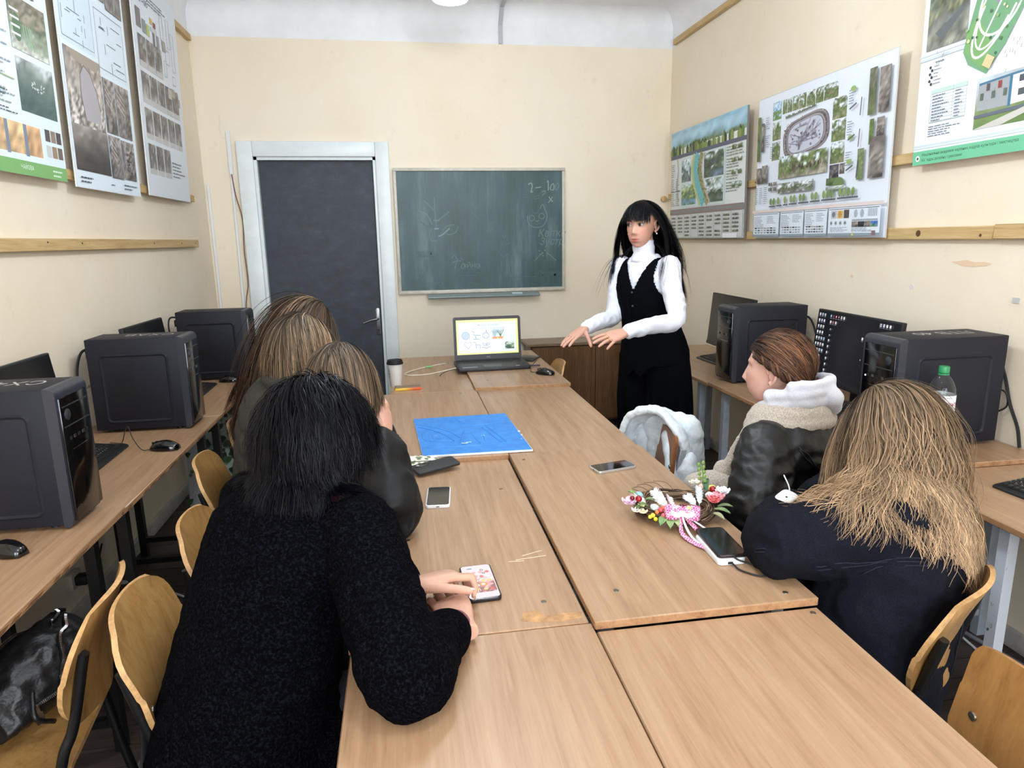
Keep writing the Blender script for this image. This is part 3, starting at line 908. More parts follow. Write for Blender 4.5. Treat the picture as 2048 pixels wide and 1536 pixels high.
def tower(label, loc, rz, group, depth=.395, w=.19, h=.41, vent=False, writing=None, front='split', led=False):
    t = thing('computer_tower', label, 'computer', loc, rz, group)
    prof = [(-depth / 2 + .03, .008), (depth / 2, .008), (depth / 2, h), (-depth / 2 + .03, h)]
    MB().box(-w / 2, w / 2, -depth / 2 + .028, depth / 2, .012, h).build('case', M_case, t, bevel=.004, segs=2)
    # front frame with rounded shoulder and glossy face
    fr = MB()
    P = []
    for k in range(7):
        a = PI / 2 * k / 6
        P.append((-depth / 2 + .022 - .022 * math.sin(a), h - .022 + .022 * math.cos(a)))
    poly = [(-depth / 2 + .03, h)] + P + [(-depth / 2 + .002, .03), (-depth / 2 + .012, .006), (-depth / 2 + .03, .006)]
    fr.prism(poly, w, 'x', -w / 2)
    fr.build('front_frame', mat('tower_front_frame', (46, 48, 57), .38), t, smooth=True)
    g = MB(); g.box(-w / 2 + .012, w / 2 - .012, -depth / 2 - .004, -depth / 2 + .012, .02, h - .03)
    g.build('front_face', M_gloss, t, bevel=.003)
    for z in (h * .86, h * .72):
        MB().box(-w / 2 + .02, w / 2 - .02, -depth / 2 - .0055, -depth / 2, z - .0012, z + .0012).build('drive_slot', mat('slot_grey', (60, 62, 66), .3), t)
    MB().box(-w / 2 + .05, w / 2 - .05, -depth / 2 - .0055, -depth / 2, h * .545, h * .549).build('trim_line', M_chrome, t)
    for k, x in enumerate((-.05, -.025, .0, .028, .05)):
        MB().box(x - .006, x + .006, -depth / 2 - .0055, -depth / 2 - .003, h * .62, h * .62 + .009).build('port', M_steel if k % 2 else M_matte_black, t)
    b = MB(); b.lathe([(.0, 0), (.016, 0), (.016, .003), (.012, .005), (0, .005)], 16)
    o = b.build('power_button', mat('button_ring', (52, 54, 58), .2), t, smooth=True); o.location = (.05 if rz < 0 else -.05, -depth / 2 - .003, h * .80); o.rotation_euler = (PI / 2, 0, 0)
    if led:
        mL, nL, bL = nmat('blue_led') if 'blue_led' not in MATS else (MATS['blue_led'], None, None)
        if bL:
            setv(bL, 'Emission Color', (.5, .7, 1, 1)); setv(bL, 'Emission Strength', 6)
        MB().ellipsoid((-.065, -depth / 2 - .004, h * .62), (.003, .002, .003), 8, 5).build('status_light', mL, t)
    for k in range(4):
        MB().lathe([(.0, 0), (.014, 0), (.012, .012), (0, .012)], 12, ((-1) ** k * .06, (-.13 if k < 2 else .15), 0)).build('foot', M_matte_black, t)
    # embossed frame on both side panels
    for sx_ in (-1, 1):
        q = MB()
        outer = rrect(depth * .70, h * .74, .022, 5, .012, h * .47); inner = rrect(depth * .70 - .026, h * .74 - .026, .014, 5, .012, h * .47)
        n = len(outer)
        mid = rrect(depth * .70 - .012, h * .74 - .012, .018, 5, .012, h * .47)
        v = [(sx_ * (w / 2 + .0002), a, b_) for a, b_ in outer] + [(sx_ * (w / 2 + .0045), a, b_) for a, b_ in mid] + [(sx_ * (w / 2 + .0002), a, b_) for a, b_ in inner]
        f = []
        for r_ in range(2):
            for i in range(n):
                ff = (r_ * n + i, r_ * n + (i + 1) % n, (r_ + 1) * n + (i + 1) % n, (r_ + 1) * n + i)
                f.append(ff if sx_ > 0 else ff[::-1])
        q.add(v, f)
        q.build('embossed_frame', M_case, t, smooth=True)
    if vent:
        q = MB()
        for i in range(16):
            for j in range(24):
                y = .02 + i * .0062; z = .10 + j * .0085
                q.box(-w / 2 - .0006, -w / 2 + .001, y, y + .0036, z, z + .0052)
        for i in range(9):
            for j in range(9):
                if (i - 4) ** 2 + (j - 4) ** 2 < 14:
                    q.box(-w / 2 - .0009, -w / 2 + .001, .04 + i * .0062, .044 + i * .0062, .15 + j * .0066, .154 + j * .0066)
        o = q.build('vent_holes', mat('vent_dark', (8, 8, 10), .7), t); o['kind'] = 'stuff'
    # rear power socket and plug
    MB().box(-.03, .03, depth / 2, depth / 2 + .03, h - .09, h - .05).build('power_plug', M_matte_black, t, bevel=.004)
    if writing:
        tp = Print(lambda u, v, w_: (u, v, h + .0003 + w_))
        vv, ff = text_geo(writing, .075)
        tp.flat([(.045 - y * 1.0 if rz > 0 else -.04 + y, (-.13 + x if rz > 0 else .17 - x)) for x, y, _ in vv], ff, (172, 170, 168))
        flatgeo('chalk_writing', tp, M_print, t, 'chalk writing on the tower top')
    return t

GT = 'black computer towers'
tower('nearest left tower, big chalk letters on its grey top, close to camera', (-1.155, 2.063, .7565), PI / 2, GT, writing='СХ46')
tower('second left tower with perforated vent in its side panel', (-1.14, 3.145, .75), PI / 2, GT, vent=True, writing='СХАВ')
tower('farthest left tower on the desk beside the white door frame', (-1.115, 4.245, .75), PI / 2, GT, vent=True)
tower('right tower with water bottle standing before it', (1.945, 2.185, .765), -PI / 2, GT, depth=.44, writing='ЛТВ 40', led=True)
tower('right tower nearest to the standing teacher', (1.92, 3.372, .765), -PI / 2, GT, depth=.42)

# ================================================================ monitors (local: screen faces -y)
def monitor(label, loc, rz, tilt=0.0, w=.56, h=.335, zc=.255, screen=None, group='monitors on the wall desks'):
    t = thing('computer_monitor', label, 'monitor', loc, rz, group)
    ca, sa = math.cos(tilt), math.sin(tilt)
    def T(x, y, z):
        return (x, y * ca + (z - zc) * sa, zc + (z - zc) * ca - y * sa)
    def tb(name, x0, x1, y0, y1, z0, z1, m, bev=.003):
        q = MB().box(x0, x1, y0, y1, z0, z1); q.v = [T(*p) for p in q.v]
        return q.build(name, m, t, bevel=bev)
    tb('housing', -w / 2, w / 2, 0, .022, zc - h / 2, zc + h / 2, M_matte_black, .004)
    tb('back_bulge', -w / 4, w / 4, .02, .045, zc - h / 4, zc + h / 4, M_black_plastic, .008)
    tb('lower_bezel', -w / 2, w / 2, -.003, .0, zc - h / 2, zc - h / 2 + .02, M_black_plastic, .001)
    if screen:
        pr_ = Print(lambda u, v, k: T(u, -.0012 - k, v), .00004)
        screen(pr_, -w / 2 + .006, zc - h / 2 + .02, w - .012, h - .027)
        flatgeo('screen', pr_, M_screen, t)
    else:
        tb('screen', -w / 2 + .006, w / 2 - .006, -.001, .002, zc - h / 2 + .02, zc + h / 2 - .006, mat('dark_screen', (14, 15, 17), .22, spec=.45), 0)
    MB().box(-.022, .022, .03, .05, .012, zc).build('stand_neck', M_matte_black, t, bevel=.004)
    b = MB()
    b.tube([(-.11, -.055, .006), (0, .04, .012), (.11, -.055, .006)], .009, 8)
    b.tube([(0, .04, .012), (0, .075, .006)], .009, 8)
    b.build('stand_base', M_matte_black, t, smooth=True)
    return t

def desktop(p, u, v, w, h):
    p.rect(u, v, w, h, (9, 10, 18))
    p.rect(u, v, w, .012, (14, 16, 26))
    rr_ = random.Random(3)
    cols = [(230, 232, 238), (200, 210, 225), (120, 160, 220), (180, 70, 70), (90, 130, 190), (235, 235, 240)]
    def icon(i, j, c, u0=u + .012, v0=v + h - .024):
        x = u0 + i * .0205; y = v0 - j * .0285
        p.rect(x, y, .0105, .0125, c)
        p.rect(x - .002, y - .0055, .0145, .0018, (150, 155, 165))
        if rr_.random() < .5:
            p.rect(x + .002, y + .003, .0065, .006, rr_.choice(cols))
    for j in range(10):
        for i in range(4 if j in (4, 5, 6) else 3):
            icon(i, j, rr_.choice(cols[:2] + cols[5:]))
    for i in range(6):
        icon(i + 4.6, 0, [(100, 140, 170), (110, 60, 70), (160, 50, 60), (90, 50, 40), (232, 232, 236), (235, 235, 238)][i])
    for i in range(3):
        icon(i + 4.8, 1, [(235, 235, 238), (200, 90, 70), (225, 225, 230)][i])
    for j in range(2, 10):
        p.rect(u + .012 + 5.2 * .0205, v + h - .024 - j * .0285, .010, .0035 if j < 4 else .010, (215, 218, 225))
        p.rect(u + .010 + 5.2 * .0205, v + h - .024 - j * .0285 - .005, .0135, .0015, (140, 145, 155))
    for i in range(4):
        icon(i, 0, (238, 238, 240), u + w - .12)
    icon(0, 2.6, (228, 230, 236), u + w * .62); p.disc(u + w * .645, v + h * .42, .003, (240, 240, 240))

monitor('lit monitor with desktop icons on the right wall desk', (1.99, 2.715, .765), -PI / 2 - .04, .09, .60, .345, .25, desktop)
monitor('dark monitor behind the tower nearest the teacher', (1.99, 3.88, .757), -PI / 2 - .04, .09, .58, .335, .255)
monitor('dark monitor on left wall desk partly cut by picture edge', (-1.255, 2.40, .7505), PI / 2 - .03, .12, .44, .33, .262)
monitor('dark monitor between the second and third left towers', (-1.255, 3.56, .7505), PI / 2 - .03, .12, .48, .33, .258)

# ================================================================ keyboards (local: long side along x)
def key_block():
    m = MB()
    return m
def keyboard(label, loc, rz, w=.44, d=.135):
    t = thing('keyboard', label, 'keyboard', loc, rz, 'black keyboards on the wall desks')
    b = MB(); b.prism([(-d / 2, 0), (d / 2, 0), (d / 2, .022), (d / 2 - .01, .024), (-d / 2 + .01, .012), (-d / 2, .008)], w, 'x', -w / 2)
    b.build('body', M_black_plastic, t, bevel=.003)
    q = MB()
    for j in range(6):
        y = -d / 2 + .018 + j * (d - .03) / 5.6
        z = .0125 + (y + d / 2) * .0905
        x = -w / 2 + .014
        rowi = 0
        while x < w / 2 - .03:
            kw = .0165
            if j == 0 and rowi == 3:
                kw = .105
            q.add([(x, y, z), (x + kw, y, z), (x + kw, y + .0165, z + .0015), (x, y + .0165, z + .0015),
                   (x + .0018, y + .002, z + .0055), (x + kw - .0018, y + .002, z + .0055), (x + kw - .0018, y + .0145, z + .0068), (x + .0018, y + .0145, z + .0068)],
                  [(4, 5, 6, 7), (0, 1, 5, 4), (1, 2, 6, 5), (2, 3, 7, 6), (3, 0, 4, 7)])
            x += kw + .0028
            rowi += 1
    o = q.build('keys', mat('key_black', (22, 23, 25), .45), t); o['kind'] = 'stuff'
    lg = Print(lambda u, v, k_: (u, v, .0203 + (v + d / 2) * .0905 + k_), 0)
    for j in range(1, 5):
        for i in range(18):
            lg.rect(-w / 2 + .018 + i * .0193, -d / 2 + .026 + j * (d - .03) / 5.6, .004, .005, (150, 152, 156))
    flatgeo('key_legends', lg, M_print, t)
    return t
keyboard('black keyboard before the lit monitor', (1.90, 2.74, .765), -PI / 2 + .03)
keyboard('black keyboard far right behind the teacher', (1.96, 3.88, .757), -PI / 2 + .03)
keyboard('black keyboard cut by right picture edge', (1.90, 1.53, .7475), -PI / 2 + .05)
keyboard('black keyboard between nearest and second left towers', (-1.19, 2.60, .75), PI / 2 + .02)
keyboard('black keyboard by the farthest left tower', (-1.15, 3.80, .75), PI / 2 + .02)

# ================================================================ mice (local: nose toward +y)
def mouse(label, loc, rz, cable=None, s=1.0):
    t = thing('computer_mouse', label, 'mouse', loc, rz, 'black computer mice')
    rings = []
    for k in range(11):
        f = k / 10
        y = (-.055 + .11 * f) * s
        hw = (.031 * math.sin(PI * min(1, max(0, .06 + .9 * f))) ** .42) * s
        hh = (.037 * (math.sin(PI * (.08 + .80 * (1 - f) ** .9)) ** .7) + .002) * s
        rings.append([(hw * math.copysign(abs(math.cos(a)) ** .8, math.cos(a)), y, max(.0015, hh * max(0, math.sin(a)) ** .8)) for a in np.linspace(-.25, PI + .25, 13)])
    MB().loft(rings).build('shell', M_gloss if s > 0 else M_black_plastic, t, smooth='soft')
    w = MB(); w.lathe([(0, -.003), (.009, -.003), (.009, .003), (0, .003)], 14)
    o = w.build('scroll_wheel', M_matte_black, t, smooth=True); o.rotation_euler = (0, PI / 2, 0); o.location = (0, .03 * s, .0275 * s)
    MB().box(-.0006, .0006, .012 * s, .05 * s, .020 * s, .0315 * s).build('button_split', M_matte_black, t)
    if cable:
        MB().tube(smooth_path(cable, 6), .0018, 6).build('cable', mat('dark_cable', (32, 30, 30), .5), t, smooth=True)
    return t
def wcab(loc, rz, pts):   # world points to the mouse's own frame
    M_ = (Matrix.Translation(loc) @ Matrix.Rotation(rz, 4, 'Z')).inverted()
    return [tuple(M_ @ Vector(p)) for p in pts]
mouse('black mouse with arched cable on the second left desk', (-.965, 2.745, .75), PI / 2 - .15, wcab((-.965, 2.745, .75), PI / 2 - .15, [(-1.015, 2.742, .757), (-1.05, 2.74, .757), (-1.09, 2.77, .80), (-1.115, 2.81, .835), (-1.145, 2.85, .81), (-1.17, 2.86, .754), (-1.19, 2.80, .754), (-1.14, 2.84, .753), (-1.22, 2.88, .755)]))
mouse('black mouse on the nearest left desk at picture edge', (-1.065, 1.83, .7565), PI / 2 - .4)
mouse('black mouse on the farthest left desk by the tower', (-1.035, 4.085, .75), PI / 2 - .1)
mouse('black mouse on table right of the laptop', (.785, 3.70, .7805), .9, wcab((.785, 3.70, .7805), .9, [(.742, 3.735, .788), (.72, 3.77, .786), (.725, 3.84, .79), (.76, 3.93, .80), (.79, 3.97, .815)]))

# ================================================================ laptop
lt = thing('laptop', 'open black laptop showing a slide with little drawings', 'laptop', (.515, 4.01, .7825), .02)
BW, BD = .44, .27
b = MB(); b.prism(rrect(BW, BD, .012, 3, 0, 0), .021, 'z', .0); b.build('base', mat('laptop_black', (30, 31, 35), .45), lt, bevel=.003)
q = MB()
for j in range(5):
    for i in range(17):
        q.box(-.17 + i * .0185, -.17 + i * .0185 + .0155, .02 + j * .0185, .02 + j * .0185 + .0155, .021, .0225)
q.build('keys', mat('laptop_key', (16, 16, 18), .5), lt)['kind'] = 'stuff'
MB().box(-.06, .05, -.115, -.035, .021, .0216).build('touchpad', mat('touchpad', (40, 41, 46), .35), lt)
MB().box(-.19, -.10, -.125, -.09, .021, .0214).build('sticker', mat('sticker_grey', (110, 114, 124), .5), lt)
MB().box(.13, .155, -.122, -.108, .021, .0214).build('sticker', mat('sticker_pale', (190, 190, 192), .5), lt)
tilt = .13
def LT(x, z, y=0.0):   # lid plane, hinge at the back edge
    return (x, BD / 2 - .012 + z * math.sin(tilt) - y * math.cos(tilt), .022 + z * math.cos(tilt) + y * math.sin(tilt) * -1)
lid = MB()
LH, LW = .268, .425
pts = rrect(LW, LH, .012, 4, 0, LH / 2)
n = len(pts)
lid.add([LT(x, z, 0) for x, z in pts] + [LT(x, z, -.009) for x, z in pts], [tuple(range(n)), tuple(range(2 * n - 1, n - 1, -1))] + [(i, n + i, n + (i + 1) % n, (i + 1) % n) for i in range(n)])
lid.build('lid', MATS['laptop_black'], lt)
sc = Print(lambda u, v, k_: LT(u, v, .0006 + k_), .00005)
sw, sh, sx0, sz0 = LW - .034, LH - .052, -(LW - .034) / 2, .036
sc.rect(sx0, sz0, sw, sh, (248, 252, 150))
sc.rect(sx0 + .012, sz0 + .010, sw - .024, sh - .024, (236, 246, 252))
sc.text('Форма та образ', -.062, sz0 + sh - .040, .017, (150, 172, 196))
sc.text('поділ простих фігур на складові', -.095, sz0 + sh - .058, .0135, (160, 180, 200))
DG = (120, 138, 175)
def ring(u, v, r, wl=.0022, col=DG, ry=None):
    sc.line([(u + r * math.cos(a), v + (ry or r) * math.sin(a)) for a in np.linspace(0, 2 * PI, 17)], wl, col)
sc.disc(sx0 + .058, sz0 + .118, .024, (196, 214, 236), 20); ring(sx0 + .058, sz0 + .118, .024, .003, (140, 165, 205))
for k in (-.01, 0, .01):
    sc.line([(sx0 + .058 + k, sz0 + .098), (sx0 + .058 + k * 1.5, sz0 + .138)], .0015, (150, 172, 208))
# little figure (bar bell shape), pumpkin, heart, dog, cup
sc.line([(sx0 + .098, sz0 + .145), (sx0 + .112, sz0 + .138), (sx0 + .105, sz0 + .122), (sx0 + .152, sz0 + .118)], .0035, DG); sc.line([(sx0 + .118, sz0 + .115), (sx0 + .124, sz0 + .098)], .004, DG); sc.line([(sx0 + .105, sz0 + .096), (sx0 + .142, sz0 + .094)], .0035, DG)
ring(sx0 + .185, sz0 + .116, .021, .003, DG, .018); ring(sx0 + .185, sz0 + .116, .011, .002, (170, 180, 205), .018); sc.line([(sx0 + .187, sz0 + .134), (sx0 + .189, sz0 + .152)], .004, DG)
sc.line([(sx0 + .070, sz0 + .035), (sx0 + .048, sz0 + .062), (sx0 + .052, sz0 + .078), (sx0 + .064, sz0 + .078), (sx0 + .070, sz0 + .068), (sx0 + .078, sz0 + .078), (sx0 + .090, sz0 + .078), (sx0 + .092, sz0 + .062), (sx0 + .070, sz0 + .035)], .003, (160, 176, 205))
sc.line([(sx0 + .105, sz0 + .078), (sx0 + .118, sz0 + .074), (sx0 + .120, sz0 + .060), (sx0 + .145, sz0 + .058), (sx0 + .147, sz0 + .036)], .004, (150, 164, 196)); sc.line([(sx0 + .120, sz0 + .060), (sx0 + .122, sz0 + .036)], .004, (150, 164, 196))
sc.line([(sx0 + .165, sz0 + .074), (sx0 + .17, sz0 + .054), (sx0 + .19, sz0 + .05), (sx0 + .203, sz0 + .058), (sx0 + .205, sz0 + .074)], .003, DG); sc.line([(sx0 + .158, sz0 + .044), (sx0 + .185, sz0 + .036), (sx0 + .212, sz0 + .046)], .003, DG); sc.line([(sx0 + .178, sz0 + .066), (sx0 + .186, sz0 + .056), (sx0 + .195, sz0 + .07)], .004, (90, 108, 160))
# pot plants picture and green corner picture
sc.photo(sx0 + .228, sz0 + .10, .075, .054, [(214, 234, 246), (200, 226, 244)], 3, (4, 4), (2, 2))
sc.rect(sx0 + .226, sz0 + .093, .030, .013, (255, 150, 60)); sc.rect(sx0 + .262, sz0 + .093, .032, .014, (255, 150, 60)); sc.rect(sx0 + .255, sz0 + .095, .010, .009, (190, 220, 90))
for (x, c_) in ((.243, (150, 190, 210)), (.278, (50, 110, 60))):
    for a in (-.5, -.2, .1, .45):
        sc.line([(sx0 + x, sz0 + .106), (sx0 + x + .018 * a, sz0 + .125), (sx0 + x + .045 * a, sz0 + .145)], .004, c_)
sc.photo(sx0 + .305, sz0 + .028, .058, .045, [(20, 50, 24), (40, 90, 44), (200, 226, 190), (60, 110, 60), (228, 240, 226)], 5, (10, 12), (3, 4))
flatgeo('screen', sc, M_screen, lt)
lg = Print(lambda u, v, k_: LT(u, v, .0007 + k_))
lg.text('DELL', -.012, .014, .012, (150, 152, 156))
flatgeo('bezel_mark', lg, M_print, lt)
MB().tube([(-.19, BD / 2 - .012, .018), (.19, BD / 2 - .012, .018)], .008, 8).build('hinge', M_matte_black, lt, smooth=True)
# dongle stick on the right side of the laptop
st = MB().box(.742, .80, 3.915, 3.932, .789, .797).build('usb_stick', mat('purple_black', (40, 34, 60), .4), bevel=.002)
tag(st, 'dark slim USB stick plugged into right side of laptop', 'usb stick')
nb = MB().prism([(.70, 4.16), (.79, 4.10), (.865, 4.24), (.77, 4.31)], .014, 'z', .7808)
tag(nb.build('tablet', mat('tablet_black', (46, 42, 44), .3), bevel=.002), 'thin dark tablet lying behind right side of laptop', 'tablet')
def cord(name, label, pts, r, col, n=6):
    return tag(MB().tube(smooth_path(pts, n), r, 6).build(name, mat('cord_%d_%d_%d' % col, col, .5), smooth=True), label, 'cable')
cord('white_cable', 'white cable with green tag winding from laptop across far table', [(.30, 3.98, .79), (.22, 3.99, .772), (.12, 3.93, .769), (.02, 3.92, .769), (-.01, 3.98, .769), (.06, 4.10, .769), (.18, 4.21, .769), (.25, 4.26, .769)], .003, (214, 208, 190))
cord('black_cable', 'short black cable curling from left side of the laptop', [(.30, 3.93, .79), (.25, 3.93, .785), (.21, 3.92, .772), (.19, 3.87, .7675)], .0022, (30, 28, 30))
tg = MB().box(.118, .158, 4.145, 4.165, .766, .778).build('cable_tag', mat('tag_green', (120, 170, 110), .5), bevel=.003)
tag(tg, 'small pale green tag clipped on the white cable', 'cable tag')

# ================================================================ small things on the tables
cup = thing('coffee_cup', 'white paper coffee cup with black plastic lid', 'cup', (-.062, 3.66, .7655))
MB().lathe([(0, 0), (.030, 0), (.031, .002), (.041, .125), (.0415, .127), (.039, .127), (0, .12)], 28).build('cup_body', mat('paper_cup', (222, 220, 214), .55), cup, smooth=True)
MB().lathe([(.0, .124), (.045, .124), (.0455, .132), (.0425, .134), (.0415, .145), (.038, .146), (.036, .140), (0, .139)], 28).build('lid', M_matte_black, cup, smooth=True)
cu_ = Print(lambda u, v, k_: ((.034 + v * .085 + .0006) * math.cos(u), (.034 + v * .085 + .0006) * math.sin(u), v))
for (u, v, w_, h_) in ((3.75, .05, .10, .012), (3.70, .068, .16, .01), (3.78, .085, .08, .012)):
    cu_.rect(u, v, w_, h_, (90, 88, 86))
flatgeo('cup_mark', cu_, M_print, cup)
lg_ = thing('power_bank', 'slim bar with grey-brown top and yellow to orange side', 'power bank', (.002, 3.56, .7655), .07)
MB().box(-.068, .068, -.028, .028, .012, .018).build('top_plate', mat('bar_brown', (120, 100, 78), .45), lg_, bevel=.002)
def grad():
    m, nt, b_ = nmat('yellow_orange')
    tc = nt.nodes.new('ShaderNodeTexCoord'); sp = nt.nodes.new('ShaderNodeSeparateXYZ'); mr = nt.nodes.new('ShaderNodeMapRange')
    mr.inputs[1].default_value = -.06; mr.inputs[2].default_value = .06
    nt.links.new(tc.outputs['Object'], sp.inputs[0]); nt.links.new(sp.outputs[0], mr.inputs[0])
    r = ramp_node(nt, mr.outputs[0], [(.3, (228, 190, 60)), (.75, (222, 92, 40))])
    nt.links.new(r.outputs[0], b_.inputs['Base Color']); setv(b_, 'Roughness', .4)
    return m
MB().box(-.07, .07, -.03, .03, 0, .0135).build('case', grad(), lg_, bevel=.003)

# blue relief sheet
def blue():
    m, nt, b_ = nmat('blue_card')
    n = noise_node(nt, 22, 5, .6)
    r = ramp_node(nt, n.outputs['Fac'], [(.3, (38, 116, 196)), (.7, (58, 140, 218))])
    nt.links.new(r.outputs[0], b_.inputs['Base Color']); setv(b_, 'Roughness', .45)
    return m
bl = thing('blue_sheet', 'large blue painted card with scratched relief drawing and white edge', 'card', (.23, 2.62, .766))
z0 = .7665
MB().prism([(.018, 2.90), (.042, 2.372), (.452, 2.362), (.43, 2.91)], .007, 'z', z0).build('board', mat('white_board_edge', (225, 228, 230), .6), bl, world=True)
MB().prism([(.0185, 2.8995), (.0425, 2.3745), (.4495, 2.3645), (.4295, 2.909)], .0012, 'z', z0 + .007).build('painted_face', blue(), bl, world=True)
rl = MB(); rl2 = MB()
rr = random.Random(9)
def rel(pts, r=.0022):
    rl.tube(smooth_path([(a, b_, z0 + .0082) for a, b_ in pts], 5), r, 5)
rel([(.03, 2.80), (.10, 2.74), (.16, 2.66), (.20, 2.56)]); rel([(.035, 2.76), (.09, 2.70), (.14, 2.62), (.17, 2.53)])
rel([(.22, 2.66), (.20, 2.56), (.19, 2.50), (.21, 2.47)]); rel([(.25, 2.60), (.26, 2.52), (.27, 2.48)]); rel([(.29, 2.60), (.29, 2.50)])
rel([(.32, 2.72), (.35, 2.58), (.37, 2.48)], .003); rel([(.30, 2.70), (.33, 2.56), (.35, 2.47)]); rel([(.05, 2.66), (.06, 2.56), (.16, 2.54)])
rel([(.12, 2.84), (.16, 2.82), (.20, 2.85), (.22, 2.80)]); rel([(.20, 2.78), (.28, 2.74), (.38, 2.76)]); rel([(.06, 2.47), (.16, 2.46), (.26, 2.455), (.38, 2.47)])
for k in range(7):
    rel([(.06 + k * .014, 2.63), (.062 + k * .014, 2.575)], .0014)
rl.build('relief_lines', MATS['blue_card'], bl, world=True, smooth=True)['kind'] = 'stuff'
for (x, y, w_, h_) in ((.19, 2.49, .03, .006), (.215, 2.502, .02, .004), (.285, 2.58, .012, .005), (.438, 2.60, .008, .02), (.441, 2.55, .006, .012), (.10, 2.62, .006, .006), (.43, 2.50, .006, .004)):
    MB().box(x, x + w_, y, y + h_, z0 + .0082, z0 + .0088).build('paint_chip', mat('chip_white', (214, 230, 244), .6), bl, world=True)

# phones
def phone(name, label, loc, rz, body, w=.074, h=.155, t_=.009, screen=None, face_up=True):
    p = thing(name, label, 'phone', loc, rz, 'phones on the tables')
    MB().prism(rrect(w, h, .011, 5), t_, 'z', 0).build('case', body, p, bevel=.002)
    if face_up:
        if callable(screen):
            s_ = Print(lambda u, v, k_: (u, v, t_ + .0003 + k_), .00004)
            screen(s_, w - .007, h - .007)
            flatgeo('screen', s_, M_screen, p)
        else:
            MB().prism(rrect(w - .007, h - .007, .008, 5), .0008, 'z', t_ - .0003).build('screen', mat('phone_glass', (10, 11, 14), .06, spec=.6), p)
        MB().box(-.005, .005, -h / 2 - .0004, -h / 2 + .001, t_ * .35, t_ * .6).build('charge_port', M_matte_black, p)
    return p
def pink(s_, w, h):
    s_.poly(rrect(w, h, .008, 5), (250, 236, 240))
    s_.photo(-w / 2 + .002, -h / 2 + .024, w - .004, h * .52, [(170, 120, 118), (236, 170, 170), (246, 214, 214), (250, 234, 238)], 8, (12, 10), (4, 3))
    rr_ = random.Random(2)
    for j in range(5):
        for i in range(4):
            s_.disc(-.023 + i * .0155 + rr_.uniform(-.001, .001), -.04 + j * .020, .0052, rr_.choice([(250, 248, 248), (240, 120, 110), (250, 225, 130), (245, 235, 240), (250, 190, 190)]), 10)
    s_.disc(-.022, -.030, .008, (222, 74, 50), 12); s_.disc(.006, -.018, .009, (236, 170, 60), 12); s_.disc(.006, -.018, .0055, (250, 240, 220), 12)
    for (x, y) in ((.012, .05), (.015, .034), (-.005, -.046)):
        s_.disc(x, y, .004, (120, 60, 60), 10); s_.disc(x, y, .0022, (250, 248, 248), 8)
    s_.rect(-.022, .058, .012, .004, (90, 150, 160))
phone('smartphone', 'phone with lit pink home screen beside clasped hands', (.145, 1.445, .749), .05, mat('clear_black_case', (26, 24, 26), .2), .078, .162, .010, pink)
phone('smartphone', 'white-cased phone lying face up alone on the table', (.079, 2.006, .749), -.09, mat('white_case', (224, 226, 228), .35), .075, .156, .010)
phone('smartphone', 'silver-edged phone lying face up near the far right table edge', (.685, 2.118, .7675), -1.34, M_chrome if False else mat('silver_case', (206, 204, 200), .28, metal=.6), .074, .15, .009)
bp = phone('smartphone', 'matte black phone lying face down on the patterned case', (.083, 2.272, .764), 1.17, mat('matte_black_case', (30, 31, 34), .55), .078, .165, .009, face_up=False)
bp.rotation_euler = (0.05, .07, -1.17)
MB().prism(rrect(.018, .052, .008, 5, -.020, -.042), .0016, 'z', .009).build('camera_bump', M_gloss, bp, bevel=.0005)
for k in range(3):
    MB().lathe([(0, .0104), (.006, .0104), (.006, .0115), (.004, .0118), (0, .0112)], 12, (-.020, -.058 + k * .016, 0)).build('camera_lens', M_chrome if k == 0 else M_gloss, bp, smooth=True)
# phone stacked on a white power bank with a looped cable
pb = thing('power_bank', 'white power bank lying under the phone next to the wreath', 'power bank', (.757, 1.462, .7675), -.04)
MB().prism(rrect(.072, .15, .012, 5), .015, 'z', 0).build('case', M_white_plastic, pb, bevel=.003)
MB().box(-.012, .0, -.077, -.074, .004, .010).build('socket', M_matte_black, pb)
phone('smartphone', 'black glossy phone on the white power bank by the wreath', (.764, 1.474, .7828), -.06, mat('black_rose_case', (48, 36, 36), .2, metal=.4), .076, .16, .008)
tag(MB().tube(smooth_path([(.760, 1.396, .787), (.762, 1.378, .786), (.785, 1.372, .778), (.82, 1.358, .7705), (.822, 1.328, .7705), (.79, 1.320, .7705), (.757, 1.352, .772), (.752, 1.376, .774), (.751, 1.388, .775)], 6), .0022, 6).build('charging_cable', M_matte_black, smooth=True), 'short black looped charging cable at the stacked phone', 'cable')
# patterned glasses case / pouch
def pouchm():
    m, nt, b_ = nmat('leaf_print_fabric')
    tc = nt.nodes.new('ShaderNodeTexCoord'); v = nt.nodes.new('ShaderNodeTexVoronoi'); v.inputs['Scale'].default_value = 55
    nt.links.new(tc.outputs['Object'], v.inputs['Vector'])
    r = ramp_node(nt, v.outputs['Distance'], [(.28, (96, 112, 84)), (.42, (150, 150, 120)), (.5, (232, 228, 212))])
    nt.links.new(r.outputs[0], b_.inputs['Base Color']); setv(b_, 'Roughness', .7)
    return m
rings = []
for k in range(9):
    f = k / 8; x = -.08 + .19 * f
    s_ = math.sin(PI * (.06 + .88 * f)) ** .35
    rings.append([(x, .055 * s_ * math.cos(a) + .01, .030 * s_ * max(0, math.sin(a) + .02) ** .8) for a in np.linspace(-.02, PI + .02, 12)])
pc = thing('pencil_pouch', 'cream fabric pouch with green leaf print', 'pouch', (-.01, 2.335, .749), .1)
MB().loft(rings).build('body', pouchm(), pc, smooth='soft')
MB().tube(smooth_path([(-.075, -.02, .018), (.0, -.028, .027), (.10, -.02, .020)], 6), .0015, 5).build('seam', mat('seam_green', (70, 82, 60), .7), pc, smooth=True)

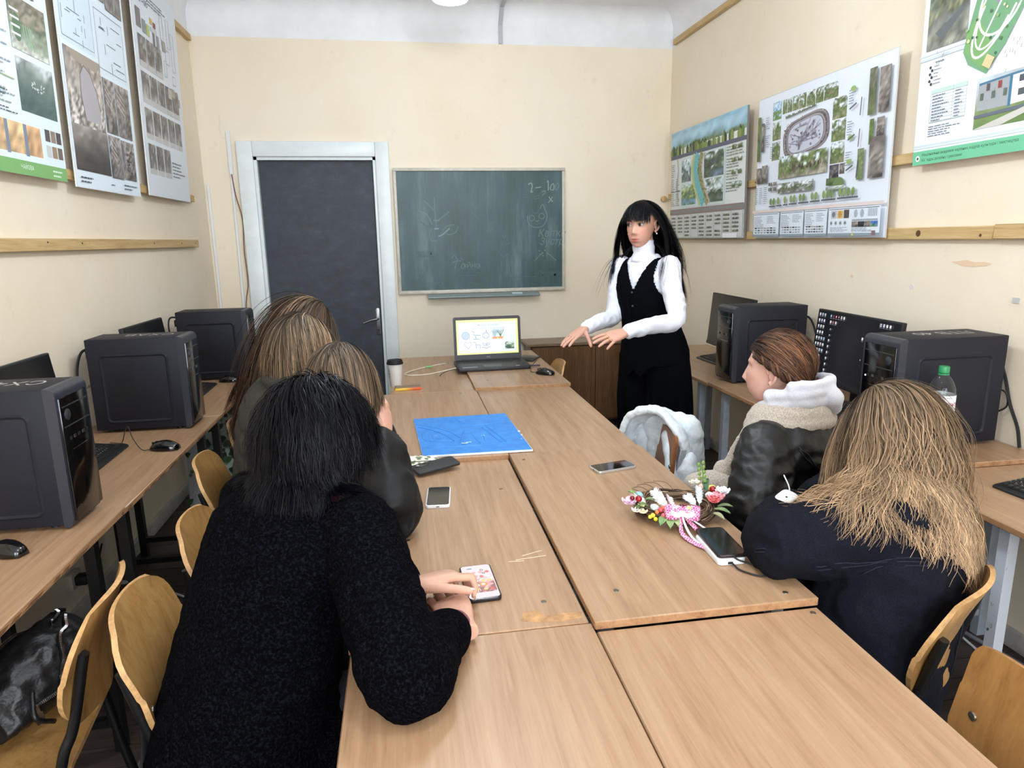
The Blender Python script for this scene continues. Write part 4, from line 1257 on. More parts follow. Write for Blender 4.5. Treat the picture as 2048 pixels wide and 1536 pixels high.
# ================================================================ water bottle
wb = thing('water_bottle', 'clear plastic water bottle with green cap before the tower', 'bottle', (1.83, 2.0, .765))
def clear():
    m, nt, b_ = nmat('clear_plastic')
    setv(b_, 'Base Color', (.95, .97, .98, 1)); setv(b_, 'Roughness', .05); setv(b_, 'IOR', 1.25); setv(b_, 'Transmission Weight', 1.0)
    return m
prof = [(0, .004), (.030, .0), (.040, .006), (.042, .02), (.040, .05), (.0395, .09), (.0435, .12), (.0445, .15), (.0445, .235), (.042, .255), (.032, .28), (.018, .298), (.0135, .304), (.0135, .312)]
inner = [(r - .0009, z) for r, z in prof[::-1] if r > .001] + [(0, .0055)]
MB().lathe(prof + inner[:-1] + [(0.001, .006)], 32).build('bottle_body', clear(), wb, smooth=True)
MB().lathe([(0, .306), (.0165, .306), (.0168, .31), (.0168, .325), (.0155, .3285), (0, .3285)], 24).build('cap', mat('cap_green', (46, 140, 84), .4), wb, smooth=True)
MB().lathe([(.0160, .299), (.0172, .299), (.0172, .304), (.0160, .304)], 24).build('cap_ring', MATS['cap_green'], wb, smooth=True)
lb = Print(lambda u, v, k_: ((.0448 + k_) * math.cos(u), (.0448 + k_) * math.sin(u), v), .00006)
def wrap(u0, u1, v0, v1, col, n=28):
    pts = []
    for i in range(n + 1):
        u = u0 + (u1 - u0) * i / n
        pts += [(u, v0), (u, v1)]
    lb.flat(pts, [(2 * i, 2 * i + 2, 2 * i + 3, 2 * i + 1) for i in range(n)], col)
wrap(0, 2 * PI, .145, .232, (240, 240, 244), 40)
def ltext(t_, u0, v0, sz, col):
    vv, ff = text_geo(t_, sz)
    lb.flat([(u0 + x / .0448, v0 + y) for x, y, _ in vv], ff, col)
ltext('Моршинська', 3.05, .196, .022, (150, 40, 70))
ltext('мінеральна', 3.55, .222, .010, (140, 130, 170))
rr_ = random.Random(4)
for k in range(26):
    u = 3.9 + rr_.uniform(0, 1.1); h_ = rr_.uniform(.012, .03)
    g_ = rr_.choice([(60, 160, 60), (40, 130, 50), (110, 190, 80)])
    lb.poly([(u - .09, .152), (u + .09, .152), (u, .152 + h_)], g_)
wrap(0, 2 * PI, .145, .150, (60, 140, 70), 40)
flatgeo('label', lb, M_print, wb)

# ================================================================ cables on and under the desks
cord('tower_cable', 'thick black power cable hanging down from the right tower rear', [(2.17, 2.185, 1.10), (2.19, 2.16, 1.10), (2.198, 2.12, 1.02), (2.196, 2.08, .92), (2.2, 2.04, .84), (2.2, 2.02, .768)], .006, (20, 20, 22))
cord('tower_cable', 'black power cable arching behind the tower near the teacher', [(2.14, 3.37, 1.10), (2.175, 3.33, 1.10), (2.185, 3.28, 1.03), (2.185, 3.24, .92), (2.19, 3.2, .78)], .006, (20, 20, 23))
cord('tower_cable', 'thin black cable loop behind the bottle tower', [(2.17, 2.15, .97), (2.19, 2.10, .96), (2.195, 2.09, .91), (2.185, 2.12, .88), (2.17, 2.15, .87)], .0035, (24, 24, 26))
cord('tower_cable', 'black cable running down behind second left tower', [(-1.345, 3.145, 1.11), (-1.375, 3.10, 1.10), (-1.385, 3.06, 1.02), (-1.375, 3.04, .92), (-1.38, 3.04, .82), (-1.36, 3.05, .757)], .006, (22, 22, 24))
cord('tower_cable', 'grey cable beside the cable behind second left tower', [(-1.35, 3.14, .96), (-1.39, 3.09, .93), (-1.36, 3.05, .88), (-1.385, 3.02, .82), (-1.37, 3.0, .757)], .0035, (120, 120, 116))
cord('tower_cable', 'short black cable loop on farthest left tower back', [(-1.32, 4.245, 1.12), (-1.355, 4.2, 1.125), (-1.36, 4.17, 1.08), (-1.35, 4.15, 1.0), (-1.36, 4.12, .9), (-1.36, 4.1, .757)], .005, (22, 22, 25))
# power sockets under the left desk
def socket_box(label, y, z):
    t = thing('wall_socket', label, 'socket', (XL, y, z))
    MB().box(0, .03, -.04, .04, -.035, .035).build('housing', mat('socket_cream', (186, 176, 158), .5), t, bevel=.004)
    MB().box(.028, .075, -.024, .024, -.02, .02).build('plug', M_matte_black, t, bevel=.006)
    MB().tube(smooth_path([(.07, 0, 0), (.085, .05, .0), (.05, .16, .01), (.03, .25, .04)], 5), .004, 6).build('plug_cable', M_matte_black, t, smooth=True)
socket_box('wall socket with black plug under the second left desk, upper one', 2.86, .36)
socket_box('wall socket with black plug under the second left desk, lower one', 2.80, .20)
cord('white_cable', 'white cable loop lying on floor under the left desks', [(-1.22, 2.55, .006), (-1.02, 2.60, .006), (-.93, 2.75, .006), (-1.0, 2.9, .006), (-1.15, 3.0, .006), (-1.3, 2.95, .006)], .005, (200, 200, 200))
cord('floor_cable', 'grey cable bundle lying along the right wall floor', [(2.15, .6, .006), (2.12, 1.2, .006), (2.16, 1.7, .006), (2.1, 2.2, .006), (2.15, 2.8, .006), (2.1, 3.5, .006)], .008, (120, 122, 126))
cord('floor_cable', 'white cable along the right wall floor beside the bundle', [(2.05, .9, .006), (2.1, 1.3, .006), (2.03, 1.7, .006), (2.08, 2.1, .006), (2.0, 2.5, .006)], .005, (196, 196, 198))
# floor cable channel under the left chairs (grey bar)
tag(MB().box(-.86, -.40, 1.86, 1.92, .0, .025).build('floor_bar', mat('grey_bar', (104, 104, 106), .45), bevel=.004), 'flat grey metal bar lying on floor between left chairs', 'metal bar')
# painted board leaning under the far left desk
pb_ = thing('painted_board', 'white board with painted green ivy leaning under the far left desk', 'painting', (-1.15, 4.05, 0), 0)
LB = lambda u, v, k_=0.0: (-1.33 + u, 4.06 - k_ + v * .12, v)
q = MB()
c_ = [LB(0, 0), LB(.50, 0), LB(.50, .68), LB(0, .68)]
q.add([*c_, *[(x, y + .008, z) for x, y, z in c_]], [(0, 1, 2, 3), (7, 6, 5, 4), (0, 4, 5, 1), (1, 5, 6, 2), (2, 6, 7, 3), (3, 7, 4, 0)])
q.build('panel', mat('grey_white_board', (176, 180, 184), .5), pb_, world=True)
ip = Print(lambda u, v, k_: LB(u, v, .001 + k_), .0001)
ip.photo(.10, .02, .38, .64, [(150, 172, 160), (170, 186, 178), (176, 184, 182)], 12, (8, 8), (3, 3))
rr_ = random.Random(8)
for k in range(110):
    u = .20 + rr_.gauss(0, .05) + .12 * math.sin(k * .3); v = rr_.uniform(.03, .64)
    s_ = rr_.uniform(.012, .03); a = rr_.uniform(0, 6.28)
    g_ = rr_.choice([(40, 66, 44), (64, 92, 60), (90, 118, 84), (36, 52, 40)])
    ip.poly([(u + s_ * math.cos(a + d_) * m_, v + s_ * math.sin(a + d_) * m_) for d_, m_ in ((0, 1.2), (.7, .7), (1.6, .9), (2.6, .6), (3.3, .5), (4.2, .8), (5.4, .75))], g_)
o = ip.build('ivy_painting', M_print, pb_, world=True); o['kind'] = 'stuff'
# ================================================================ posters on boards
WHT = (240, 243, 247)
def poster(label, side, y0, y1, z0, z1, off, lean=0.0, thick=.006, edge=(206, 204, 200), base=WHT):
    """side -1: left wall (u grows away from the camera), +1: right wall (u grows toward the camera); lean pushes the top out"""
    xw = XL if side < 0 else XR
    t = thing('poster_board', label, 'poster', (xw - side * off, (y0 + y1) / 2, z0), group='project posters on the walls')
    W_, H_ = abs(y1 - y0), z1 - z0
    def place(u, v, k_):
        x = xw - side * (off + lean * v / H_ + k_)
        return (x, (y0 + u) if side < 0 else (y1 - u), z0 + v)
    q = MB()
    c = [place(0, 0, 0), place(W_, 0, 0), place(W_, H_, 0), place(0, H_, 0)]
    c2 = [place(0, 0, -thick), place(W_, 0, -thick), place(W_, H_, -thick), place(0, H_, -thick)]
    q.add(c + c2, [(0, 1, 2, 3), (7, 6, 5, 4), (0, 4, 5, 1), (1, 5, 6, 2), (2, 6, 7, 3), (3, 7, 4, 0)])
    q.build('board', mat('board_%d_%d_%d' % edge, edge, .6), t, world=True)
    p = Print(lambda u, v, k_: place(u, v, .0004 + k_), .00006)
    p.rect(0.004, 0.004, W_ - .008, H_ - .008, base)
    return t, p, W_, H_
def done(t, p):
    o = p.build('print', M_print, t, world=True)
    o['kind'] = 'stuff'
TX = (120, 126, 134)
TREES = [(70, 84, 50), (96, 112, 66), (130, 140, 96), (200, 214, 226)]
PARK = [(150, 148, 120), (110, 124, 80), (92, 108, 66), (150, 160, 140), (214, 224, 232)]
INT = [(80, 76, 74), (120, 112, 106), (168, 160, 152), (104, 98, 94)]

# right wall, river poster
t, p, W, H = poster('river-plan poster on right wall nearest the far corner', 1, 4.09, 5.285, 1.522, 2.325, .05, .02, .012, (120, 116, 110), (222, 226, 224))
p.photo(.0, H - .13, W, .13, [(96, 110, 70), (150, 190, 210), (176, 210, 228), (150, 196, 220)], 4, (8, 30), (2, 8), .6, .15)
rr = random.Random(1)
for k in range(46):
    x = rr.uniform(0.01, W - .03); h_ = rr.uniform(.04, .085)
    p.poly([(x - .02, H - .175), (x + .02, H - .175), (x + .022, H - .175 + h_ * .6), (x, H - .175 + h_), (x - .022, H - .175 + h_ * .6)], rr.choice([(70, 92, 54), (104, 128, 64), (134, 150, 84), (58, 74, 48)]))
p.rect(0, H - .20, W, .026, (92, 98, 116))
p.rect(.20, .235, .72, H - .235 - .20, (206, 220, 222))
p.photo(.21, .42, .17, .16, [(120, 140, 138), (84, 100, 92), (180, 200, 206), (210, 226, 234)], 6); p.photo(.60, .42, .30, .17, [(110, 130, 150), (70, 84, 78), (92, 108, 84), (200, 214, 224)], 7)
p.photo(.21, .25, .26, .15, [(120, 160, 190), (90, 120, 80), (170, 180, 120), (190, 210, 214)], 8); p.photo(.62, .25, .28, .16, [(100, 116, 110), (66, 84, 60), (150, 168, 150), (206, 220, 226)], 9)
riv = [(.50, .60), (.46, .52), (.47, .45), (.50, .38), (.55, .31), (.60, .245)]
p.line(smooth_path([(a - .05, b_) for a, b_ in riv], 5), .05, (186, 196, 128)); p.line(smooth_path([(a + .07, b_) for a, b_ in riv], 5), .06, (150, 152, 110)); p.line(smooth_path([(a + .10, b_) for a, b_ in riv], 5), .02, (196, 178, 156))
p.line(smooth_path(riv, 6), .075, (112, 182, 190))
for k in range(40):
    a, b_ = riv[rr.randrange(6)]
    p.disc(a + .07 + rr.uniform(-.03, .03), b_ + rr.uniform(-.04, .04), .008, rr.choice([(96, 120, 60), (120, 136, 70), (160, 120, 90)]), 7)
for k in range(5):
    p.lines(.015 + (k % 2) * .09, .25 + (k // 2) * .11, .075, .1, 7, (120, 124, 112))
p.line(smooth_path([(.13, .60), (.15, .5), (.12, .4), (.16, .28)], 5), .008, (140, 144, 140)); p.line([(.01, .36), (.19, .36)], .004, (90, 92, 88))
for k in range(4):
    p.lines(.945, .30 + k * .075, .23, .07, 4, (130, 140, 124)); p.photo(1.02, .33 + k * .078, .05, .03, TREES, k, (4, 5), (2, 2)); p.photo(1.1, .33 + k * .078, .05, .03, TREES, k + 9, (4, 5), (2, 2))
p.rect(0, .185, W, .04, (140, 122, 118)); p.rect(0, .20, W, .012, (124, 136, 136))
p.rect(.01, .01, W - .02, .17, (206, 206, 206))
for i in range(9):
    x = .03 + i * .128
    for j in range(6):
        if rr.random() < .85:
            p.photo(x, .02 + j * .026, .085, .014, [(60, 64, 62), (120, 124, 116), (150, 160, 140)], i * 7 + j, (2, 7), (1, 4))
    p.line([(x - .014, .01), (x - .014, .18)], .003, (120, 120, 120))
p.rect(.92, .006, .2, .03, (236, 236, 240))
done(t, p)

# right wall, large landscape poster
t, p, W, H = poster('large landscape-plan poster with many park photos and rounded site plan', 1, 2.80, 3.962, 1.522, 2.325, .045, .02, .004, (206, 206, 206), (226, 232, 242))
p.photo(.16, .66, .09, .10, [(110, 150, 90), (120, 140, 100), (150, 190, 220), (200, 220, 236)], 31)
x = .26
for k, w_ in enumerate((.05, .05, .06, .07, .08, .07, .12)):
    p.photo(x, .68, w_ - .004, .075, PARK, 40 + k); x += w_
for k in range(2):
    p.photo(.165, .55 - k * .11, .085, .10, PARK, 50 + k)
for k in range(3):
    p.photo(.72, .575 - k * .105, .11, .10, PARK, 60 + k)
p.photo(.72, .29, .075, .07, [(60, 56, 60), (120, 116, 118), (70, 66, 70)], 70); p.photo(.80, .31, .04, .05, INT, 71)
# rounded site plan
ctr, ax = (.49, .54), .23
def plan(a, s_=1.0):
    ca, sa = math.cos(a), math.sin(a)
    xx = math.copysign(abs(ca) ** .55, ca) * .20 * s_; yy = math.copysign(abs(sa) ** .7, sa) * .095 * s_
    r_ = .12
    return (ctr[0] + xx * math.cos(r_) - yy * math.sin(r_), ctr[1] + xx * math.sin(r_) + yy * math.cos(r_))
p.poly([plan(a, 1.06) for a in np.linspace(0, 2 * PI, 40, endpoint=False)], (122, 112, 116))
for s_, c_ in ((1.0, (150, 142, 146)), (.93, (108, 100, 106)), (.86, (164, 158, 162))):
    p.line([plan(a, s_) for a in np.linspace(0, 2 * PI, 41)], .008, c_)
p.poly([plan(a, .80) for a in np.linspace(0, 2 * PI, 40, endpoint=False)], (198, 200, 214))
for k in range(60):
    a, s_ = rr.uniform(0, 6.28), rr.uniform(0, .75)
    q0 = plan(a, s_); p.disc(q0[0], q0[1], rr.uniform(.003, .009), rr.choice([(120, 112, 124), (150, 146, 158), (96, 88, 96), (170, 176, 190)]), 6)
for k in range(14):
    p.line([plan(rr.uniform(0, 6.28), rr.uniform(.2, .78)), plan(rr.uniform(0, 6.28), rr.uniform(.2, .78))], .003, (132, 126, 140))
for k in range(70):
    q0 = plan(rr.uniform(0, 6.28), rr.uniform(.86, 1.04)); p.rect(q0[0], q0[1], rr.uniform(.004, .014), rr.uniform(.003, .008), rr.choice([(84, 76, 80), (176, 170, 172), (140, 128, 128)]))
for k in range(22):
    p.photo(.31 + k * .013, .648 + k * .0009, .011, rr.uniform(.006, .016), [(70, 76, 66), (110, 120, 90)], k, (2, 2), (1, 1))
p.photo(.26, .33, .11, .12, [(150, 140, 124), (104, 120, 76), (120, 134, 90), (200, 214, 226)], 80); p.photo(.37, .33, .34, .12, [(170, 164, 146), (140, 132, 116), (90, 108, 64), (112, 126, 80), (206, 214, 220)], 81, (18, 40), (4, 8))
for k in range(40):
    p.rect(.40 + rr.uniform(0, .28), .36 + rr.uniform(0, .02), .004, rr.uniform(.012, .024), rr.choice([(60, 56, 60), (120, 80, 74), (90, 90, 100)]))
# long strips left and right
for (x, y, w_, h_, pal, s_) in ((.02, .45, .035, .25, [(86, 104, 60), (104, 118, 74)], 1), (.065, .50, .03, .16, INT, 2), (.02, .32, .06, .09, INT, 3), (.085, .32, .06, .10, INT, 4),
                                (1.0, .55, .05, .20, [(110, 120, 90), (86, 96, 66), (120, 116, 110)], 5), (1.07, .55, .07, .19, INT, 6), (1.02, .42, .03, .11, [(96, 116, 64), (110, 126, 76)], 7), (1.07, .43, .05, .10, INT, 8),
                                (.95, .27, .045, .14, [(106, 122, 84), (120, 132, 96)], 9), (1.03, .27, .10, .18, INT, 10)):
    p.photo(x, y, w_, h_, pal, s_ + 90, (14, 6), (5, 2))
for (x, y) in ((.11, .62), (.11, .52), (.86, .62), (.86, .48), (.86, .34), (.17, .45)):
    p.lines(x, y, .05, .07, 6, TX)
for y in (.69, .47, .36):
    p.disc(.89, y, .02, (150, 176, 110), 9, .012)
for k in range(3):
    p.line([(.87, .60 - k * .14), (.92, .62 - k * .14)], .008, (96, 98, 102)); p.line([(.95, .56 - k * .14), (.955, .64 - k * .14)], .006, (84, 84, 90))
p.photo(.27, .25, .34, .055, [(176, 178, 182), (90, 96, 84), (110, 122, 90), (150, 152, 150), (214, 220, 226)], 101, (10, 40), (3, 12)); p.photo(.72, .26, .10, .035, [(60, 84, 50), (100, 120, 80)], 102, (5, 10), (2, 5)); p.disc(.82, .265, .045, (112, 132, 86), 12, .03); p.photo(.72, .235, .16, .02, [(120, 128, 118), (196, 204, 206)], 103, (4, 8), (2, 3))
# row of tree sections
x = .18
for k, w_ in enumerate((.08, .07, .06, .09, .11, .10, .13, .17)):
    z_ = .178 + k * .0015
    p.rect(x, z_, w_ - .012, .008, (92, 98, 104))
    for j in range(max(1, int(w_ / .04))):
        p.disc(x + .018 + j * .034, z_ + .032, .014, rr.choice([(122, 146, 92), (140, 160, 104)]), 9, .02); p.line([(x + .018 + j * .034, z_ + .005), (x + .018 + j * .034, z_ + .02)], .003, (90, 80, 66))
    x += w_
for k in range(3):
    p.lines(.02 + k * .05, .20, .04, .10, 9, TX)
for k in range(4):
    p.photo(.17 + (k % 2) * .05, .30 - (k // 2) * .03, .04, .018, INT, 110 + k, (3, 6), (2, 3))
# lower part: pinkish strip and four sheets
p.rect(.0, .150, W, .016, (224, 208, 204))
for k, (x0, x1) in enumerate(((.012, .30), (.315, .545), (.555, .755), (.765, 1.15))):
    p.rect(x0, .012, x1 - x0, .134, (222, 230, 240)); p.rect(x0, .012, x1 - x0, .012, (142, 158, 166)); p.rect(x0, .012, .004, .134, (110, 114, 120)); p.rect(x0 + .01, .138, x1 - x0 - .02, .003, (90, 94, 100))
    if k < 3:
        p.lines(x0 + .012, .06, (x1 - x0) * .4, .07, 8, TX); p.lines(x0 + (x1 - x0) * .55, .085, (x1 - x0) * .38, .045, 5, TX)
        for i in range(7):
            for j in range(3):
                p.rect(x0 + .02 + i * (x1 - x0 - .04) / 7, .03 + j * .013, (x1 - x0) / 11, .007, rr.choice([(70, 72, 74), (120, 124, 126), (170, 176, 182), (150, 156, 160)]))
p.rect(.79, .095, .045, .038, (186, 188, 196)); p.rect(.84, .095, .045, .038, (214, 176, 116)); p.rect(.89, .095, .04, .04, (88, 82, 78))
p.disc(.81, .115, .014, (120, 120, 128), 7); p.disc(.86, .115, .015, (190, 150, 80), 7)
for k in range(4):
    p.disc(.795 + k * .036, .073, .011, (176, 182, 186), 10); p.disc(.795 + k * .036, .073, .006, (110, 114, 118), 8)
p.lines(.79, .03, .14, .025, 4, TX)
for k in range(2):
    p.disc(.98 + k * .045, .115, .014, (170, 180, 186), 8, .02)
for k in range(6):
    p.line([(1.07 + k * .011, .10), (1.07 + k * .011, .135)], .004, (150, 158, 166))
p.rect(.955, .08, .18, .008, (160, 166, 172))
for k in range(4):
    p.photo(.955 + k * .046, .052, .044, .025, [INT, [(30, 32, 34), (60, 62, 64)], INT, [(110, 150, 90), (70, 110, 190)]][k], 120 + k, (4, 5), (2, 2))
p.lines(.955, .03, .18, .02, 4, TX); p.poly([(.955, .012), (.975, .012), (.965, .03)], (210, 214, 130)); p.rect(1.1, .012, .025, .022, (130, 110, 112))
done(t, p)

# right wall, green-banded plan poster near the camera
t, p, W, H = poster('tall poster with green bottom band, park plan and building picture', 1, 1.72, 2.672, 1.82, 3.0, .05, .03, .002, (226, 230, 234), (234, 239, 248))
p.rect(0, 0, W, .055, (118, 196, 156))
p.text('Національна академія керівних кадрів культури і мистецтва', .05, .034, .0155, (30, 60, 48)); p.text('Кафедра дизайну і реклами', .05, .013, .0155, (30, 60, 48))
p.disc(.028, .026, .012, (240, 244, 240), 14); p.disc(.028, .026, .006, (60, 100, 76), 8)
p.rect(0, .07, W, .008, (206, 218, 224)); p.rect(0, .062, W, .004, (190, 206, 206))
# building picture
p.photo(.30, .10, .60, .18, [(112, 140, 84), (130, 150, 96), (150, 160, 140), (170, 178, 182), (196, 206, 214)], 130, (10, 24), (2, 5), .5, .1)
p.poly([(.45, .165), (.9, .19), (.9, .28), (.45, .262)], (232, 236, 240)); p.poly([(.31, .165), (.45, .165), (.45, .262), (.31, .255)], (164, 168, 172)); p.line([(.447, .16), (.447, .266)], .012, (70, 120, 150)); p.line([(.31, .258), (.45, .266), (.9, .285)], .008, (80, 120, 148))
for k in range(6):
    p.rect(.48 + k * .05, .235, .04, .022, (84, 88, 96)); p.rect(.48 + k * .05, .19, .04, .022, (84, 92, 96))
    if k % 2:
        p.rect(.47 + k * .05, .23, .012, .03, (150, 70, 66))
for k in range(5):
    p.rect(.32 + k * .025, .20 + (k % 2) * .03, .015, .025, rr.choice([(90, 84, 90), (150, 70, 72), (96, 110, 96)]))
p.poly([(.30, .15), (.9, .17), (.9, .155), (.30, .138)], (104, 110, 124)); p.poly([(.30, .10), (.42, .10), (.60, .15), (.53, .152)], (206, 202, 196)); p.disc(.57, .175, .03, (186, 116, 90), 12, .012)
# table of figures
p.line([(.075, .10 + .06), (.255, .16), (.255, .285), (.075, .285), (.075, .16)], .0015, (140, 160, 160)); p.rect(.075, .27, .18, .016, (196, 220, 212))
for k in range(9):
    p.line([(.075, .163 + k * .012), (.255, .163 + k * .012)], .001, (170, 182, 186))
p.line([(.19, .16), (.19, .285)], .001, (150, 160, 166)); p.lines(.085, .163, .085, .105, 9, (110, 116, 124)); p.lines(.20, .163, .04, .105, 9, (120, 126, 134)); p.lines(.075, .105, .17, .045, 5, (110, 116, 124))
# legend
for k in range(6):
    p.disc(.06 + (k % 2) * .01, .375 - k * .013, .006, (60, 66, 66), 8); p.lines(.08, .372 - k * .013, .04, .008, 1, (120, 124, 130))
p.lines(.085, .385, .06, .012, 1, (110, 114, 120))
# top-left picture and bands
p.photo(.03, .44, .20, .20, [(150, 150, 136), (120, 122, 118), (96, 104, 84), (140, 138, 110), (112, 122, 112)], 140, (14, 16), (4, 5)); p.poly([(.07, .50), (.19, .56), (.21, .55), (.11, .465)], (104, 108, 110))
p.rect(0, .405, .3, .010, (206, 216, 222)); p.rect(0, .423, .3, .004, (214, 222, 226)); p.rect(0, .655, .3, .006, (206, 216, 222))
# park plan: long rounded strip, leaning
def pk(u, v):
    a = -.52
    return (.255 + u * math.cos(a) - v * math.sin(a), .35 + u * math.sin(a) + v * math.cos(a))
p.poly([pk(*q) for q in ((-.075, .10), (-.05, .02), (.0, -.01), (.10, -.01), (.12, .1), (.125, .70), (-.10, .70), (-.10, .2))], (118, 164, 124))
p.poly([pk(*q) for q in ((-.075, .08), (-.04, .02), (.05, .0), (.09, .0), (.05, .10), (-.06, .14))], (126, 170, 108))
p.poly([pk(*q) for q in ((-.08, .32), (.0, .30), (.0, .42), (-.08, .46))], (164, 132, 182)); p.poly([pk(*q) for q in ((.0, .20), (.08, .28), (.10, .34), (-.02, .24))], (164, 132, 182)); p.poly([pk(*q) for q in ((.105, .3), (.12, .3), (.12, .65), (.105, .65))], (170, 140, 186))
def arc(cx, cy, rx, ry, a0, a1):
    return [pk(cx + rx * math.cos(a), cy + ry * math.sin(a)) for a in np.linspace(a0, a1, 18)]
for (rx, ry) in ((.085, .12), (.07, .20)):
    p.line(arc(.015, .22, rx, ry, PI, 2 * PI), .009, (238, 242, 240))
p.line(arc(.015, .18, .06, .13, PI, 2 * PI), .007, (238, 242, 240))
for (a_, b_) in (((-.07, .22), (-.07, .68)), ((.10, .22), (.10, .68)), ((.015, .05), (.015, .68)), ((-.07, .27), (.10, .27)), ((-.07, .46), (.10, .42)), ((-.06, .2), (.05, .46))):
    p.line([pk(*a_), pk(*b_)], .007, (238, 242, 240))
p.line(arc(.015, .60, .085, .085, 0, 2 * PI), .009, (238, 242, 240)); p.line(arc(.015, .60, .065, .065, 0, 2 * PI), .006, (238, 242, 240)); p.disc(*pk(.015, .60), .016, (238, 242, 240)); p.disc(*pk(.015, .27), .014, (238, 242, 240))
for a in np.linspace(0, PI, 5):
    p.line([pk(.015 + .085 * math.cos(a), .60 + .085 * math.sin(a)), pk(.015 - .085 * math.cos(a), .60 - .085 * math.sin(a))], .005, (238, 242, 240))
for k in range(70):
    p.disc(*pk(rr.uniform(-.08, .11), rr.uniform(.05, .68)), rr.uniform(.004, .008), rr.choice([(84, 120, 90), (70, 100, 80), (150, 180, 130), (226, 214, 180)]), 7)
p.poly([pk(*q) for q in ((.07, .01), (.11, .01), (.11, .05), (.07, .05))], (214, 196, 150))
for k in range(60):
    q0 = pk(rr.choice([rr.uniform(-.19, -.11), rr.uniform(.14, .2)]), rr.uniform(-.05, .68)); p.line([q0, (q0[0] - .003, q0[1] - .012)], .002, (110, 116, 124))
p.disc(.60, .46, .05, (150, 144, 140), 12); p.disc(.60, .40, .05, (140, 134, 130), 12)
for k in range(8):
    p.lines(.05, .78 + k * .05, .8, .03, 2, TX)
done(t, p)

# left wall, green-banded interior poster at the picture edge
t, p, W, H = poster('interior poster with green bottom band at left picture edge', -1, 2.35, 3.205, 1.812, 3.0, .05, .03, .003, (228, 232, 234), (226, 240, 246))
p.rect(0, 0, W, .052, (128, 178, 112)); p.text('ЧАЙОВА', .50, .022, .022, (236, 244, 232)); p.lines(.74, .008, .10, .035, 2, (224, 238, 220))
for k, c_ in enumerate(((196, 164, 128), (206, 172, 132), (198, 160, 122))):
    p.photo(.32 + k * .125, .075, .105, .11, [c_, tuple(int(q * 1.08) for q in c_)], 150 + k, (5, 5), (3, 3))
p.rect(.425, .07, .022, .115, (128, 138, 156)); p.rect(.55, .07, .024, .115, (128, 138, 156))
for k, c_ in enumerate(((200, 204, 206), (160, 136, 112), (120, 104, 96), (92, 84, 82), (150, 130, 116), (84, 78, 80))):
    p.rect(.71 + (k % 3) * .045, .085 + (k // 3) * .06, .038, .045, c_)
p.photo(.56, .235, .27, .19, [(74, 96, 96), (86, 108, 106), (104, 122, 118), (120, 132, 128), (206, 214, 218)], 160, (14, 14), (4, 4), .6, .12)
for k in range(26):
    p.disc(.64 + rr.uniform(0, .12), .32 + rr.uniform(0, .035), .004, (214, 222, 220), 5)
p.photo(.55, .45, .27, .19, [(206, 206, 200), (176, 184, 170), (120, 140, 116), (150, 140, 124), (128, 122, 110)], 161, (16, 16), (5, 5), .5)
p.disc(.60, .53, .03, (96, 122, 98), 14, .05)
for k in range(4):
    p.line([(.645 + k * .015, .55), (.65 + k * .02, .50), (.67 + k * .02, .47)], .008, (150, 180, 150)); p.rect(.56, .50 + k * .028, .06, .008, (232, 236, 232))
p.photo(.50, .69, .09, .15, [(112, 122, 148), (124, 134, 160)], 162, (4, 4), (2, 2)); p.rect(.60, .68, .08, .14, (208, 222, 226))
for k in range(5):
    p.line([(.605 + k * .017, .685), (.605 + k * .017, .815)], .003, (150, 166, 172))
p.photo(.70, .66, .05, .13, [(120, 84, 80), (206, 196, 196), (96, 90, 96)], 163, (8, 4), (5, 2)); p.photo(.40, .70, .09, .15, [(206, 178, 150), (196, 166, 136)], 164, (4, 4), (2, 2))
for k in range(4):
    p.lines(.33, .24 + k * .1, .19, .06, 4, (150, 160, 168))
p.line([(.33, .34), (.53, .335)], .004, (170, 176, 130)); p.lines(.35, .21, .18, .022, 2, (70, 80, 86)); p.lines(.35, .265, .18, .03, 2, (90, 100, 104))
for k in range(6):
    p.lines(.30, .88 + k * .05, .5, .035, 3, TX)
done(t, p)

# left wall, dark interior poster in the middle
t, p, W, H = poster('tall grey-brown interior poster with stone arch, middle of left three', -1, 3.285, 4.03, 1.80, 3.0, .05, .03, .006, (226, 228, 230), (226, 238, 248))
p.rect(.02, .60, .33, .27, (214, 230, 242)); p.rect(.37, .55, .34, .30, (222, 234, 244))
def planlines(u0, v0, w_, h_):
    for k in range(12):
        x, y = u0 + rr.uniform(0, w_ * .8), v0 + rr.uniform(.05 * h_, h_ * .9)
        if rr.random() < .5:
            p.line([(x, y), (x + rr.uniform(.03, .12), y)], .004, (110, 120, 132))
        else:
            p.line([(x, y), (x, y - rr.uniform(.02, .06))], .004, (120, 130, 140))
    p.line([(u0, v0), (u0 + w_, v0), (u0 + w_, v0 + h_), (u0, v0 + h_), (u0, v0)], .003, (130, 138, 148))
planlines(.03, .62, .31, .23); planlines(.38, .57, .32, .26)
p.photo(.02, .075, .36, .20, [(66, 62, 62), (84, 78, 76), (120, 112, 108), (176, 168, 162)], 170, (14, 14), (3, 3), .7, .15)
p.photo(.02, .27, .36, .31, [(150, 142, 138), (190, 182, 176), (172, 164, 158), (150, 140, 132)], 171, (24, 24), (8, 8), .3, .6)
p.poly([(.17, .30), (.33, .30), (.335, .36), (.31, .44), (.26, .51), (.20, .535), (.155, .49), (.145, .40)], (176, 172, 178)); p.line([(.17, .30), (.145, .40), (.155, .49), (.20, .535), (.26, .51), (.31, .44), (.335, .36)], .006, (110, 100, 96))
p.photo(.02, .45, .05, .13, [(176, 168, 162), (150, 140, 134)], 172, (6, 3), (3, 1)); p.poly([(.05, .58), (.37, .58), (.33, .53), (.10, .54)], (166, 154, 142))
